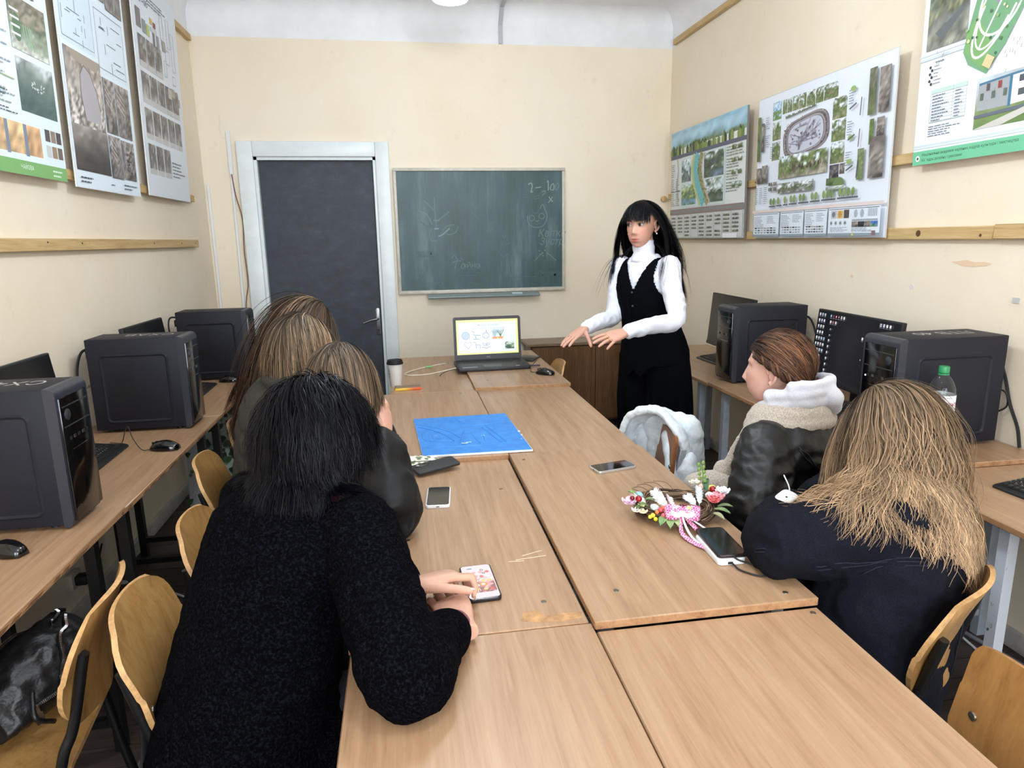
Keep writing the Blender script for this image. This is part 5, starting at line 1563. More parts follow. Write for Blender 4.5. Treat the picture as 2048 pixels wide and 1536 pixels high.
for k, (x, y, w_, h_) in enumerate(((.39, .28, .13, .25), (.53, .28, .17, .25), (.39, .07, .14, .20), (.54, .075, .16, .19))):
    p.photo(x, y, w_, h_, [(96, 90, 88), (140, 132, 128), (120, 112, 110), (156, 148, 144)], 175 + k, (16, 10), (5, 3))
    for j in range(4):
        if k != 3:
            p.line([(x + .02, y + h_ * .6 + j * .025), (x + w_ * .6, y + h_ * .6 - .04 + j * .025)], .004, (214, 206, 198))
for k in range(24):
    p.rect(.58 + rr.uniform(0, .08), .10 + rr.uniform(0, .13), .012, .008, (84, 76, 78))
p.photo(.05, .90, .25, .28, [(120, 114, 110), (150, 144, 140), (110, 104, 102)], 180); p.photo(.31, .88, .20, .30, [(130, 124, 120), (164, 158, 152)], 181); p.photo(.52, .86, .19, .32, [(140, 134, 130), (110, 104, 100), (150, 144, 140)], 182)
p.lines(.04, .02, .16, .035, 2, (70, 76, 84)); p.lines(.36, .03, .06, .012, 1, (70, 76, 84)); p.lines(.52, .02, .17, .035, 2, (90, 96, 104))
done(t, p)

# left wall, poster of small pictures next to the far corner
t, p, W, H = poster('white poster with rows of small grey room pictures nearest the door', -1, 4.17, 4.925, 1.82, 3.0, .05, .03, .006, (224, 226, 230), (220, 226, 234))
for j, (y, n0) in enumerate(((.12, 3), (.31, 5), (.50, 5), (.69, 3))):
    for k in range(n0):
        x = .05 + k * .128
        p.photo(x, y, .115, .165, [(176, 172, 170), (132, 126, 122), (104, 98, 96), (150, 146, 144)], 190 + j * 7 + k, (10, 7), (4, 3))
        p.rect(x, y, .115, .03, (196, 194, 194))
p.lines(.44, .13, .24, .10, 5, (120, 126, 134))
for k in range(7):
    x = .10 + rr.uniform(0, .5)
for (x, y, w_, h_) in ((.44, .92, .05, .16), (.55, .90, .05, .16), (.62, .78, .05, .22), (.46, .72, .04, .09), (.60, .70, .05, .05), (.50, .80, .07, .08)):
    p.line([(x, y), (x + w_, y), (x + w_, y + h_), (x, y + h_), (x, y)], .004, (150, 158, 166))
for (x, y, w_, h_, c_) in ((.05, .89, .07, .10, (128, 120, 118)), (.14, .88, .05, .07, (138, 146, 150)), (.20, .88, .05, .06, (176, 190, 120)), (.27, .96, .04, .03, (214, 180, 90)), (.32, .95, .04, .03, (150, 70, 66)), (.27, .92, .1, .025, (200, 204, 208)), (.30, .84, .03, .08, (120, 116, 116)), (.36, .83, .04, .09, (150, 148, 148)), (.45, .86, .06, .06, (160, 156, 150)), (.55, .62, .06, .05, (170, 160, 150)), (.66, .58, .04, .05, (164, 158, 150)), (.48, .60, .07, .06, (190, 184, 178))):
    p.rect(x, y, w_, h_, c_)
p.text('I+Ф=06', .06, 1.03, .06, (120, 130, 140)); p.lines(.25, 1.05, .3, .05, 3, TX)
for k in range(6):
    p.disc(.08 + (k % 2) * .06, 1.12 - (k // 2) * .02, .008, (110, 114, 120), 8)
done(t, p)
# ================================================================ people: toolkit
V3 = lambda *a: np.array(a, float)
def nrm(v):
    v = np.asarray(v, float)
    return v / (np.linalg.norm(v) + 1e-12)

def vox(mb, voxel, smooth=4, name='tmp'):
    """fuse overlapping closed lofts into one continuous surface"""
    me = bpy.data.meshes.new(name); me.from_pydata(mb.v, [], mb.f); me.update()
    bmx = bmesh.new(); bmx.from_mesh(me); bmesh.ops.recalc_face_normals(bmx, faces=bmx.faces); bmx.to_mesh(me); bmx.free()
    o = bpy.data.objects.new(name, me); COL.objects.link(o)
    r = o.modifiers.new('r', 'REMESH'); r.mode = 'VOXEL'; r.voxel_size = voxel; r.adaptivity = 0.0
    if smooth:
        s = o.modifiers.new('s', 'SMOOTH'); s.factor = .5; s.iterations = smooth
    dg = bpy.context.evaluated_depsgraph_get()
    m2 = bpy.data.meshes.new_from_object(o.evaluated_get(dg))
    v = np.empty(len(m2.vertices) * 3); m2.vertices.foreach_get('co', v); v = v.reshape(-1, 3)
    nn = np.empty(len(m2.vertices) * 3); m2.vertices.foreach_get('normal', nn); nn = nn.reshape(-1, 3)
    f = [tuple(p.vertices) for p in m2.polygons]
    bpy.data.objects.remove(o); bpy.data.meshes.remove(me); bpy.data.meshes.remove(m2)
    return v, nn, f

def ringpts(c, u, w, a, b, n=24, p=2.0):
    out = []
    for k in range(n):
        t = 2 * PI * k / n
        ct, st = math.cos(t), math.sin(t)
        out.append(c + u * (a * math.copysign(abs(ct) ** (2 / p), ct)) + w * (b * math.copysign(abs(st) ** (2 / p), st)))
    return out

def interp(keys, n):
    """keys: list of arrays -> Catmull-Rom resampled"""
    return smooth_path(keys, n)

def limb(mb, pts, radii, n=14, flat=1.0, sub=6):
    K = [np.array(list(p) + [r]) for p, r in zip(pts, radii)]
    Q = smooth_path(K, sub)
    P = [q[:3] for q in Q]; R = [max(q[3], .001) for q in Q]
    # rounded ends
    d0 = nrm(P[0] - P[1]); d1 = nrm(P[-1] - P[-2])
    P = [P[0] + d0 * R[0] * .75] + [P[0] + d0 * R[0] * .4] + P + [P[-1] + d1 * R[-1] * .4] + [P[-1] + d1 * R[-1] * .75]
    R = [R[0] * .45] + [R[0] * .85] + R + [R[-1] * .85] + [R[-1] * .45]
    mb.tube(P, R, n)

TORSO = [(-.13, .150, .115), (0.0, .170, .125), (.30, .145, .110), (.55, .150, .115), (.76, .160, .105), (.90, .120, .080), (1.0, .062, .058)]
def torso(mb, J, g=0.0, rows=TORSO, scale=(1, 1), lo=-1.0, hi=2.0):
    s0, s1 = nrm(J['hip_side']), nrm(J['sh_side'])
    spine = smooth_path([J['pelvis'], J['chest'], J['neck']], 12)
    def at(f):
        x = f * (len(spine) - 1)
        if x < 0:
            return spine[0] + (spine[1] - spine[0]) * x, nrm(spine[1] - spine[0])
        i = min(int(x), len(spine) - 2)
        return spine[i] + (spine[i + 1] - spine[i]) * (x - i), nrm(spine[i + 1] - spine[i])
    keys = [np.array(r, float) for r in rows if lo <= r[0] <= hi]
    rings = []
    for q in smooth_path(keys, 4):
        c, t = at(q[0])
        ff = min(1, max(0, q[0]))
        sd = nrm(s0 * (1 - ff) + s1 * ff); fr = nrm(np.cross(t, sd)); sd = nrm(np.cross(fr, t))
        rings.append(ringpts(c, sd, fr, q[1] * scale[0] + g, q[2] * scale[1] + g, 28, 2.3))
    mb.loft(rings)

def wrinkle(v, nn, amp, freq, seed=0.0, stretch=(1, 1, 1), ridged=True):
    out = v.copy()
    st = np.array(stretch) * freq
    for i in range(len(v)):
        p = Vector(v[i] * st + seed)
        q = mnoise.noise(p)
        if ridged:
            q = 1 - 2 * abs(q) * 1.6
        out[i] += nn[i] * q * amp
    return out

def finish(name, v, f, m, parent, cols=None, smooth='soft', label=None):
    mb = MB(); mb.v = [tuple(map(float, p)) for p in v]; mb.f = f
    if cols is not None:
        mb.c = [tuple(c) for c in cols]
    return mb.build(name, m, parent, world=True, smooth=smooth, label=label)

def frame(origin, fwd, up=(0, 0, 1)):
    """4x4 with X = right, Y = forward, Z = up"""
    y = nrm(fwd); z = np.array(up, float); z = nrm(z - y * (z @ y)); x = np.cross(y, z)
    M_ = np.eye(4); M_[:3, 0], M_[:3, 1], M_[:3, 2], M_[:3, 3] = x, y, z, origin
    return M_
def xf(M_, p):
    p = np.asarray(p, float)
    return p @ M_[:3, :3].T + M_[:3, 3]

# ---------------------------------------------------------------- head
def head_geo(n=60, m=44, skin=(214, 168, 146), lips=(176, 104, 98), size=1.0):
    az0 = np.linspace(0, 2 * PI, n, endpoint=False)
    az = az0 - .45 * np.sin(2 * (az0 - PI / 2)) * .5 - .28 * np.cos(az0) * -1 * 0   # denser at front and back
    el = np.linspace(-PI / 2 + .02, PI / 2 - .02, m)
    D = np.array([[(math.cos(e) * math.cos(a), math.cos(e) * math.sin(a), math.sin(e)) for a in az] for e in el])
    def ray(c, r):
        c, r = np.array(c), np.array(r)
        o = -c / r; d = D / r
        A = (d * d).sum(-1); B = 2 * (d * o).sum(-1); C = (o * o).sum() - 1
        return (-B + np.sqrt(np.maximum(B * B - 4 * A * C, 0))) / (2 * A)
    r1 = ray((0, -.016, .024), (.076, .095, .090)); r2 = ray((0, .022, -.036), (.060, .070, .082))
    k = 90.0
    r = np.log(np.exp(k * r1) + np.exp(k * r2)) / k - .003
    P = D * r[..., None]
    x, y, z = P[..., 0], P[..., 1], P[..., 2]
    fr = np.clip((y - .03) / .03, 0, 1)
    G = lambda q, s: np.exp(-(q / s) ** 2)
    nz = np.where(z > -.028, np.clip((.024 - z) / .052, 0, 1) ** 1.2, G(z + .028, .0075))
    dy = .018 * G(x, .0112) * nz + .006 * G(np.abs(x) - .0125, .006) * G(z + .033, .008)
    dy += -.008 * G(np.abs(x) - .031, .015) * G(z - .012, .011) + .004 * G(z - .031, .008) * G(x, .05)
    dy += .005 * G(x, .019) * (G(z + .060, .0045) + 1.1 * G(z + .0725, .0055)) - .005 * G(x, .019) * G(z + .0662, .0028)
    dy += .007 * G(x, .022) * G(z + .102, .014) - .003 * G(x, .03) * G(z + .085, .006)
    P[..., 1] += dy * fr
    P[..., 0] += np.sign(x) * .004 * G(np.abs(x) - .052, .014) * G(z + .012, .016) * fr
    cols = np.ones(P.shape) * np.array(skin, float)
    lm = np.clip((G(x, .0195) * (G(z + .0605, .0055) + G(z + .0725, .0065)))[..., None] * 1.25 * fr[..., None] - .15, 0, 1)
    cols = cols * (1 - lm) + np.array(lips, float) * lm
    bl = (G(np.abs(x) - .045, .02) * G(z + .025, .022) * fr)[..., None] * .22
    cols = cols * (1 - bl) + np.array((206, 128, 112), float) * bl
    v = list(P.reshape(-1, 3) * size); f = []
    for j in range(m - 1):
        for i in range(n):
            f.append((j * n + i, j * n + (i + 1) % n, (j + 1) * n + (i + 1) % n, (j + 1) * n + i))
    f.append(tuple(range(n - 1, -1, -1))); f.append(tuple((m - 1) * n + i for i in range(n)))
    return v, f, list(cols.reshape(-1, 3))

def ear_geo(side, skin, size=1.0):
    mb = MB()
    pts = [(0, .010, -.026), (0.004, -.004, -.022), (.010, -.014, -.004), (.012, -.014, .014), (.010, -.004, .026), (.006, .008, .026), (.002, .014, .016), (.0, .012, .004)]
    mb.tube(smooth_path(pts, 5), [.0052] * 36, 8)
    mb.ellipsoid((.001, -.001, .002), (.005, .014, .024), 12, 8)
    mb.ellipsoid((.002, .005, -.026), (.005, .008, .009), 10, 7)
    v = np.array(mb.v); v = v * size
    v[:, 0] = side * (.072 + v[:, 0] * 1.3); v[:, 1] += -.014; v[:, 2] += -.008
    f = mb.f if side > 0 else [tuple(reversed(q)) for q in mb.f]
    return list(v), f, [skin] * len(v)

# ---------------------------------------------------------------- hand
def hand_geo(side, curls, spread=.10, thumb=(.55, .3, .25), thumb_out=.75, voxel=.0026, size=1.0, thumb_drop=.25):
    """wrist at the origin, fingers along +Y, back of hand +Z; side +1 right hand, -1 left hand"""
    t = -side
    mb = MB()
    keys = [(-.045, .024, .019, 0), (-.01, .025, .018, 0), (.02, .033, .0175, .001), (.055, .040, .0155, .001), (.082, .040, .0135, 0), (.094, .034, .010, -.001)]
    rings = [ringpts(V3(0, q[0], q[3]), V3(1, 0, 0), V3(0, 0, 1), q[1], q[2], 18, 2.6) for q in smooth_path([np.array(k) for k in keys], 3)]
    mb.loft(rings)
    base = [(t * .030, .086), (t * .0105, .092), (-t * .0095, .088), (-t * .0285, .079)]
    L = (.072, .081, .075, .059); R0 = (.0088, .0090, .0086, .0076)
    tips = []
    for k in range(4):
        c = curls[k]
        ang = (t * (1.5 - k)) * spread
        p = V3(base[k][0], base[k][1] - .012, 0.0); a = 0.0
        pts = [p - V3(0, .015, 0), p]; rad = [R0[k] * 1.05, R0[k] * 1.08]
        for q in range(3):
            a += c[q]
            ln = L[k] * (.46, .30, .24)[q] + (.012 if q == 0 else 0)
            d = V3(math.sin(ang) * math.cos(a), math.cos(ang) * math.cos(a), -math.sin(a))
            mid = p + d * ln * .55
            pts.append(mid); rad.append(R0[k] * (.98, .90, .82)[q])
            p = p + d * ln
            pts.append(p); rad.append(R0[k] * (1.0, .90, .70)[q])
        limb(mb, pts, rad, 10, sub=3)
        nd = nrm(V3(math.sin(ang) * math.sin(a), math.cos(ang) * math.sin(a), math.cos(a)))
        tips.append((p, d, nd, R0[k]))
    p = V3(t * .022, .018, -.004)
    d = nrm(V3(t * thumb_out, .62, -thumb_drop)); pts = [p - d * .012, p]; rad = [.013, .0140]
    for q in range(3):
        ln = (.042, .032, .024)[q]
        d = nrm(d + V3(-t * thumb[q] * .55, thumb[q] * .45, -.06))
        pts.append(p + d * ln * .55); rad.append((.0125, .0100, .0092)[q])
        p = p + d * ln
        pts.append(p); rad.append((.0108, .0098, .0072)[q])
    limb(mb, pts, rad, 10, sub=3)
    tips.append((p, d, nrm(np.cross(np.cross(d, V3(0, 0, 1)), d)), .0092))
    v, nn, f = vox(mb, voxel, 3)
    return v * size, f, tips

# ---------------------------------------------------------------- hair
HR = np.array((.081, .101, .098)); HC = np.array((0, -.014, .024))
def hair(parent, H, n=2500, length=.3, cols=((60, 44, 34), (110, 84, 62)), mask=None, flow=None, steps=16, grav=.22, lift=(.006, .028), coll=(), clump=.6,
         guides=120, wave=(0.0, 1.0), width=.0032, seed=1, lenf=None, name='hair', noise=.03, spread=.012, m=None, size=1.0, gdir=(0, 0, -1), bright=.16, swirl=None, cap=True, frizz=0.0):
    rg = np.random.default_rng(seed)
    R = HR * size; C = HC * size
    u = rg.normal(size=(n * 5, 3)); u /= np.linalg.norm(u, axis=1, keepdims=True)
    u = u[mask(u)][:n]; N = len(u)
    Rm = H[:3, :3]; O = H[:3, 3]
    root = u * R + C
    p = root @ Rm.T + O
    d = flow(u); d = d / (np.linalg.norm(d, axis=1, keepdims=True) + 1e-9); d = d @ Rm.T
    lf = rg.uniform(lift[0], lift[1], N)
    L = length * rg.uniform(.86, 1.06, N)
    if lenf is not None:
        L = L * lenf(u)
    ds = (L / steps)[:, None]
    G = np.array(gdir, float); G /= np.linalg.norm(G)
    P = [p.copy()]
    for k in range(steps):
        if swirl is not None:
            d = d + swirl(p, k) 
        d = d * (1 - grav) + G * grav + rg.normal(size=(N, 3)) * noise
        d /= np.linalg.norm(d, axis=1, keepdims=True)
        q = p + d * ds
        le = lf * min(1.0, (k + 1) / 6.0)
        loc = (q - O) @ Rm - C
        rad = R[None, :] + le[:, None]
        w = loc / rad; rr_ = np.linalg.norm(w, axis=1)
        ins = rr_ < 1
        loc[ins] = (w[ins] / rr_[ins][:, None]) * rad[ins]
        q = (loc + C) @ Rm.T + O
        for (a, b, rc) in coll:
            a, b = np.array(a, float), np.array(b, float)
            ab = b - a; t = np.clip(((q - a) @ ab) / (ab @ ab + 1e-9), 0, 1)
            cp = a + t[:, None] * ab; dv = q - cp; dist = np.linalg.norm(dv, axis=1)
            rc2 = rc + lf * .5
            i2 = dist < rc2
            q[i2] = cp[i2] + dv[i2] / (dist[i2][:, None] + 1e-9) * rc2[i2][:, None]
        dn = q - p
        d = dn / (np.linalg.norm(dn, axis=1, keepdims=True) + 1e-9)
        p = q
        P.append(p.copy())
    P = np.stack(P, 1)
    gi = rg.choice(N, min(guides, N), replace=False)
    near = np.argmin(((root[:, None, :] - root[gi][None]) ** 2).sum(-1), 1)
    T = np.linspace(0, 1, steps + 1)[None, :, None]
    off = rg.normal(size=(N, 1, 3)) * spread
    P = P + (P[gi][near] + off * (1.2 - .5 * T) - P) * (clump * np.clip(T * 1.15, 0, 1) ** 1.3)
    tan = np.gradient(P, axis=1); tan /= (np.linalg.norm(tan, axis=2, keepdims=True) + 1e-9)
    outw = P - O; outw[..., 2] *= .4; outw /= (np.linalg.norm(outw, axis=2, keepdims=True) + 1e-9)
    side = np.cross(tan, outw); side /= (np.linalg.norm(side, axis=2, keepdims=True) + 1e-9)
    if wave[0]:
        ph = rg.uniform(0, 6.28, len(gi))[near][:, None] + rg.normal(size=(N, 1)) * .5
        arc = T[..., 0] * L[:, None]
        am = wave[0] * np.clip((T[..., 0] - .22) / .5, 0, 1)
        P = P + side * (am * np.sin(arc * 2 * PI * wave[1] + ph))[..., None] + outw * (am * .6 * np.cos(arc * 2 * PI * wave[1] + ph * 1.3))[..., None]
    if frizz:
        fz = rg.normal(size=P.shape) * frizz * T
        P = P + fz
    nu = np.cross(side, tan)
    roll = rg.normal(size=(N, 1, 1)) * .3
    sd = side * np.cos(roll) + nu * np.sin(roll)
    wd = width * rg.uniform(.6, 1.3, (N, 1, 1)) * (1 - .75 * T ** 2.2)
    A = P - sd * wd / 2; B = P + sd * wd / 2
    S = steps + 1
    verts = np.stack([A, B], 2).reshape(-1, 3)
    base = (np.arange(N) * S * 2)[:, None] + (np.arange(steps) * 2)[None]
    faces = np.stack([base, base + 1, base + 3, base + 2], -1).reshape(-1, 4)
    c0, c1 = np.array(cols[0], float), np.array(cols[1], float)
    gb = rg.normal(size=len(gi))[near] * bright * .8 + rg.normal(size=N) * bright
    tt = np.clip(T[..., 0] + rg.normal(size=(N, 1)) * .12, 0, 1)[..., None]
    cc = (c0 * (1 - tt) + c1 * tt) * np.clip(1 + gb, .45, 1.8)[:, None, None]
    cc = np.repeat(np.clip(cc, 0, 255)[:, :, None, :], 2, 2).reshape(-1, 3)
    vv = verts; ff = [tuple(q) for q in faces.tolist()]
    # under-layer: a closed cap over the scalp
    if cap:
        a_ = np.linspace(0, 2 * PI, 48, endpoint=False); e_ = np.linspace(-1.2, PI / 2 - .02, 26)
        g = np.array([[(math.cos(e) * math.cos(a), math.cos(e) * math.sin(a), math.sin(e)) for a in a_] for e in e_])
        ok = mask(g.reshape(-1, 3)).reshape(26, 48)
        o0 = len(vv)
        gv = (g * (R * 1.015) + C).reshape(-1, 3) @ Rm.T + O
        vv = np.vstack([vv, gv]); cc = np.vstack([cc, np.tile(c0 * .75, (len(gv), 1))])
        for j in range(25):
            for i in range(48):
                i2 = (i + 1) % 48
                if ok[j, i] and ok[j, i2] and ok[j + 1, i] and ok[j + 1, i2]:
                    ff.append((o0 + j * 48 + i, o0 + j * 48 + i2, o0 + (j + 1) * 48 + i2, o0 + (j + 1) * 48 + i))
    me = bpy.data.meshes.new(name)
    me.from_pydata(vv.tolist(), [], ff)
    at = me.color_attributes.new('Col', 'FLOAT_COLOR', 'POINT')
    arr = np.ones((len(vv), 4), np.float32); arr[:, :3] = lin(cc); at.data.foreach_set('color', arr.ravel())
    me.update()
    o = link(name, me, m or M_hair, parent, True, 'soft')
    o['kind'] = 'stuff'
    return o

def hair_mat(name='hair_strands', spec=.22, rough=.5):
    m, nt, b = nmat(name)
    a = nt.nodes.new('ShaderNodeAttribute'); a.attribute_name = 'Col'
    nt.links.new(a.outputs['Color'], b.inputs['Base Color'])
    setv(b, 'Roughness', rough); setv(b, 'Specular IOR Level', spec)
    return m
M_hair = hair_mat()
M_hair_black = hair_mat('black_hair_strands', .12, .38)
M_skin = attr_mat('skin', .5, .35, bump=.05, bscale=160, sss=.12)

def mask_std(front=.30, low=-.52, hair_z=.42, earz=-2):
    def f(u):
        x, y, z = u[:, 0], u[:, 1], u[:, 2]
        face = (y > front) & (z < hair_z + .1 * (1 - np.abs(x)))
        side = (y > -.05) & (z < -.25)
        ear = (np.abs(x) > .5) & (y > -.22) & (y < .45) & (z < earz)
        return (~face) & (~side) & (~ear) & (z > low)
    return f
def flow_part(px=0.0, back=.45, outc=.03):
    """hair falling to both sides of a parting at x = px"""
    def f(u):
        x, y, z = u[:, 0] - px, u[:, 1], u[:, 2]
        s = np.tanh(x * 6)
        top = np.clip(z, 0, 1)
        d = np.stack([s * (.3 + .9 * top), -back * (.3 + top) * np.ones_like(x), -.35 - .5 * (1 - top)], 1)
        d = d - u * (d * u).sum(1, keepdims=True)
        d /= (np.linalg.norm(d, axis=1, keepdims=True) + 1e-9)
        return d + u * outc
    return f

# ---------------------------------------------------------------- clothes fabrics
def fabric(name, c, rough=.8, nscale=300, bump=.35, bdist=.002, speck=None, sheen=.25, cell=False, spec=.3, lo_=.40, hi_=.72):
    m, nt, b = nmat(name)
    n = noise_node(nt, nscale, 3, .6)
    c = np.array(c, float)
    hi = np.array(speck if speck is not None else np.clip(c * 1.35 + 3, 0, 255), float)
    r = ramp_node(nt, n.outputs['Fac'], [(lo_, c), (hi_, hi)])
    nt.links.new(r.outputs[0], b.inputs['Base Color'])
    setv(b, 'Roughness', rough); setv(b, 'Specular IOR Level', spec); setv(b, 'Sheen Weight', sheen); setv(b, 'Sheen Roughness', .5)
    if cell:
        tc = nt.nodes.new('ShaderNodeTexCoord'); vo = nt.nodes.new('ShaderNodeTexVoronoi'); vo.inputs['Scale'].default_value = nscale
        nt.links.new(tc.outputs['Object'], vo.inputs['Vector'])
        add_bump(nt, b, vo.outputs['Distance'], bump, bdist)
    else:
        add_bump(nt, b, n.outputs['Fac'], bump, bdist)
    return m
M_knit = fabric('black_chenille_knit', (3, 3, 6), .95, 190, 1.0, .006, (26, 27, 35), 0, spec=.03, lo_=.48, hi_=.80)
M_leather = fabric('black_leather', (9, 9, 10), .45, 130, .2, .0012, (14, 14, 16), 0, True, .4)
M_shear = fabric('beige_shearling', (172, 160, 146), .95, 210, .9, .006, (212, 200, 186), .4)
M_hood = fabric('pale_grey_jersey', (190, 190, 200), .9, 350, .25, .0015, (214, 214, 222), .3)
M_denim = fabric('black_denim', (14, 15, 22), .9, 500, .35, .001, (28, 30, 40), 0, spec=.10)
M_thread = fabric('denim_seam', (30, 32, 42), .9, 500, .3, .001, (52, 54, 66), 0, spec=.1)
M_puffer = fabric('black_nylon', (12, 12, 13), .55, 200, .1, .001, (17, 17, 18), 0, spec=.3)
M_quilt = fabric('olive_grey_quilted', (56, 53, 49), .8, 200, .2, .001, (70, 67, 62), 0, spec=.15)
M_darkcoat = fabric('dark_brown_coat', (40, 33, 30), .8, 200, .2, .001, None, .1)
M_burg = fabric('burgundy_knit', (92, 20, 34), .85, 300, .3, .001, (120, 34, 48), .2)
M_wool = fabric('black_suit_cloth', (5, 6, 11), .9, 500, .15, .0006, (9, 10, 15), 0, spec=.05)
M_white_knit = fabric('white_jersey', (214, 216, 226), .85, 400, .12, .0008, (226, 228, 236), .15)
M_trouser = fabric('dark_trouser', (22, 23, 30), .8, 400, .2, .001, None, .1)
M_eye = mat('eye_white', (196, 188, 184), .2)
M_iris = mat('eye_iris', (52, 38, 30), .1)
M_nail = mat('pale_pink_nail', (232, 206, 208), .18, spec=.6)

# ---------------------------------------------------------------- figure
def seated_joints(pelvis, neck, head, front_hip, front_sh, sh_half=.165, sh_drop=.055, chest=None, **kw):
    pelvis, neck, head = V3(*pelvis), V3(*neck), V3(*head)
    fh = nrm(V3(front_hip[0], front_hip[1], 0)); fs = nrm(V3(front_sh[0], front_sh[1], 0))
    hs, ss = V3(fh[1], -fh[0], 0), V3(fs[1], -fs[0], 0)
    J = dict(pelvis=pelvis, neck=neck, head=head, hip_side=hs, sh_side=ss, front_hip=fh, front_sh=fs)
    J['chest'] = V3(*chest) if chest is not None else (pelvis * .42 + neck * .58 - fs * .025)
    sc = neck - V3(0, 0, sh_drop)
    J['shR'] = sc + ss * sh_half; J['shL'] = sc - ss * sh_half
    for s_, nm in ((1, 'R'), (-1, 'L')):
        hp = pelvis + hs * (.085 * s_) + fh * .03
        J['hip' + nm] = hp
        J['knee' + nm] = V3(*(hp + fh * .40)[:2], .52)
        J['ank' + nm] = V3(*(hp + fh * .44)[:2], .09)
    for k, v in kw.items():
        J[k] = V3(*v)
    return J

def body_mesh(parent, J, head_dir, skin=(198, 150, 128), lips=(176, 104, 98), hands=(), hi=False, size=1.0, head_up=(0, 0, 1), ears=(1, -1), lower=True):
    mb = MB()
    torso(mb, J, -.008)
    hd = nrm(head_dir); H = frame(J['head'], hd, head_up)
    limb(mb, [J['neck'] - V3(0, 0, .05), J['neck'] + V3(0, 0, .01), xf(H, (0, -.018, -.055)), xf(H, (0, -.012, -.02))], [.062, .053, .050, .052], 14)
    for s_ in ('R', 'L'):
        limb(mb, [J['sh' + s_], J['sh' + s_] * .5 + J['el' + s_] * .5, J['el' + s_], J['el' + s_] * .5 + J['wr' + s_] * .5, J['wr' + s_]], [.047, .043, .037, .034, .025], 12)
        if lower:
            limb(mb, [J['hip' + s_], J['hip' + s_] * .5 + J['knee' + s_] * .5, J['knee' + s_], J['knee' + s_] * .6 + J['ank' + s_] * .4, J['ank' + s_]], [.080, .070, .054, .050, .034], 12)
    v, nn, f = vox(mb, .018, 3)
    v = list(v); cols = [skin] * len(v)
    def app(v2, f2, c2):
        o = len(v)
        v.extend(list(v2)); f.extend([tuple(i + o for i in q) for q in f2]); cols.extend(c2)
    hv, hf, hc = head_geo(110 if hi else 56, 90 if hi else 42, skin, lips, size)
    app(xf(H, np.array(hv)), hf, hc)
    for e in ears:
        ev, ef, ec = ear_geo(e, skin, size); app(xf(H, np.array(ev)), ef, ec)
    tips_w = []
    for (M_, hv, hf, tips) in hands:
        app(xf(M_, hv), hf, [skin] * len(hv))
    return finish('body', v, f, M_skin, parent, cols), H

def nail(parent, M_, tip):
    p, d, nd, r = tip
    q = MB()
    d = nrm(d); sd = nrm(np.cross(d, nd)); nd = nrm(np.cross(sd, d))
    c = p - d * .001 + nd * r * .50
    R_ = Matrix((sd, d, nd)).transposed()
    q.ellipsoid(c, (r * .62, .0095, .0022), 10, 6, R_)
    v = xf(M_, np.array(q.v))
    return finish('fingernail', v, q.f, M_nail, parent)

def sleeve_pts(J, s_, sag=0.0, cut=.82):
    a, b, c = J['sh' + s_], J['el' + s_], J['wr' + s_]
    c = b + (c - b) * cut
    return [a, a * .55 + b * .45 + V3(0, 0, -sag), b, b * .5 + c * .5, c]

def trousers(parent, J, m=None, r=(.105, .092, .075, .066, .058), name='trousers', wr=.003):
    mb = MB()
    torso(mb, J, .006, lo=-.2, hi=.35)
    for s_ in ('R', 'L'):
        limb(mb, [J['hip' + s_], J['hip' + s_] * .5 + J['knee' + s_] * .5, J['knee' + s_], J['knee' + s_] * .5 + J['ank' + s_] * .5, J['ank' + s_] + V3(0, 0, .0)], r, 14)
    v, nn, f = vox(mb, .014, 4)
    if wr:
        v = wrinkle(v, nn, wr, 12.0)
    return finish(name, v, f, m or M_trouser, parent)

def shoes(parent, J, col=(24, 24, 26)):
    for s_ in ('R', 'L'):
        a = J['ank' + s_]; fh = J['front_hip']
        mb = MB()
        limb(mb, [V3(a[0], a[1], .05) - fh * .03, V3(a[0], a[1], .055) + fh * .02, V3(a[0], a[1], .038) + fh * .10, V3(a[0], a[1], .03) + fh * .17], [.036, .042, .036, .026], 12)
        limb(mb, [V3(a[0], a[1], .06), V3(a[0], a[1], .11)], [.04, .036], 12)
        v, nn, f = vox(mb, .008, 3)
        v[:, 2] = np.maximum(v[:, 2], .001)
        finish('shoe', v, f, mat('shoe_%d' % col[0], col, .4), parent)
# ================================================================ woman in the black knitted cardigan (nearest, left)
def person(label, loc, group=None):
    return thing('person', label, 'person', loc, 0, 'people around the tables')
P1 = person('woman with black bob in black knitted cardigan, hands clasped on table', (-.40, 1.28, 0))
J = seated_joints((-.375, 1.33, .545), (-.235, 1.395, 1.03), (-.20, 1.455, 1.145), (.9, .35), (.62, .78), .155, .05,
                  elR=(-.03, 1.055, .81), wrR=(.075, 1.235, .782), elL=(-.19, 1.62, .805), wrL=(-.015, 1.365, .80))
HdR = frame((.085, 1.250, .776), (-.22, 1.0, -.0), (-.15, 0, 1))
HdL = frame((-.005, 1.352, .812), (1.0, .34, .04), (-.05, .34, .94))
rv, rf, rt = hand_geo(1, [(.10, .25, .2), (.08, .2, .2), (.10, .25, .2), (.12, .3, .2)], .04, voxel=.0024, thumb=(.2, .3, .3), thumb_out=.4)
lv, lf, ltp = hand_geo(-1, [(.25, 1.15, .5), (.30, 1.15, .5), (.34, 1.1, .5), (.42, 1.1, .5)], .09, voxel=.0024, thumb=(.15, .15, .15), thumb_out=.55, thumb_drop=.15)
ob, H1 = body_mesh(P1, J, (.60, .78, -.12), (200, 154, 132), hands=[(HdR, rv, rf, rt), (HdL, lv, lf, ltp)])
for tp in ltp[:5]:
    nail(P1, HdL, tp)
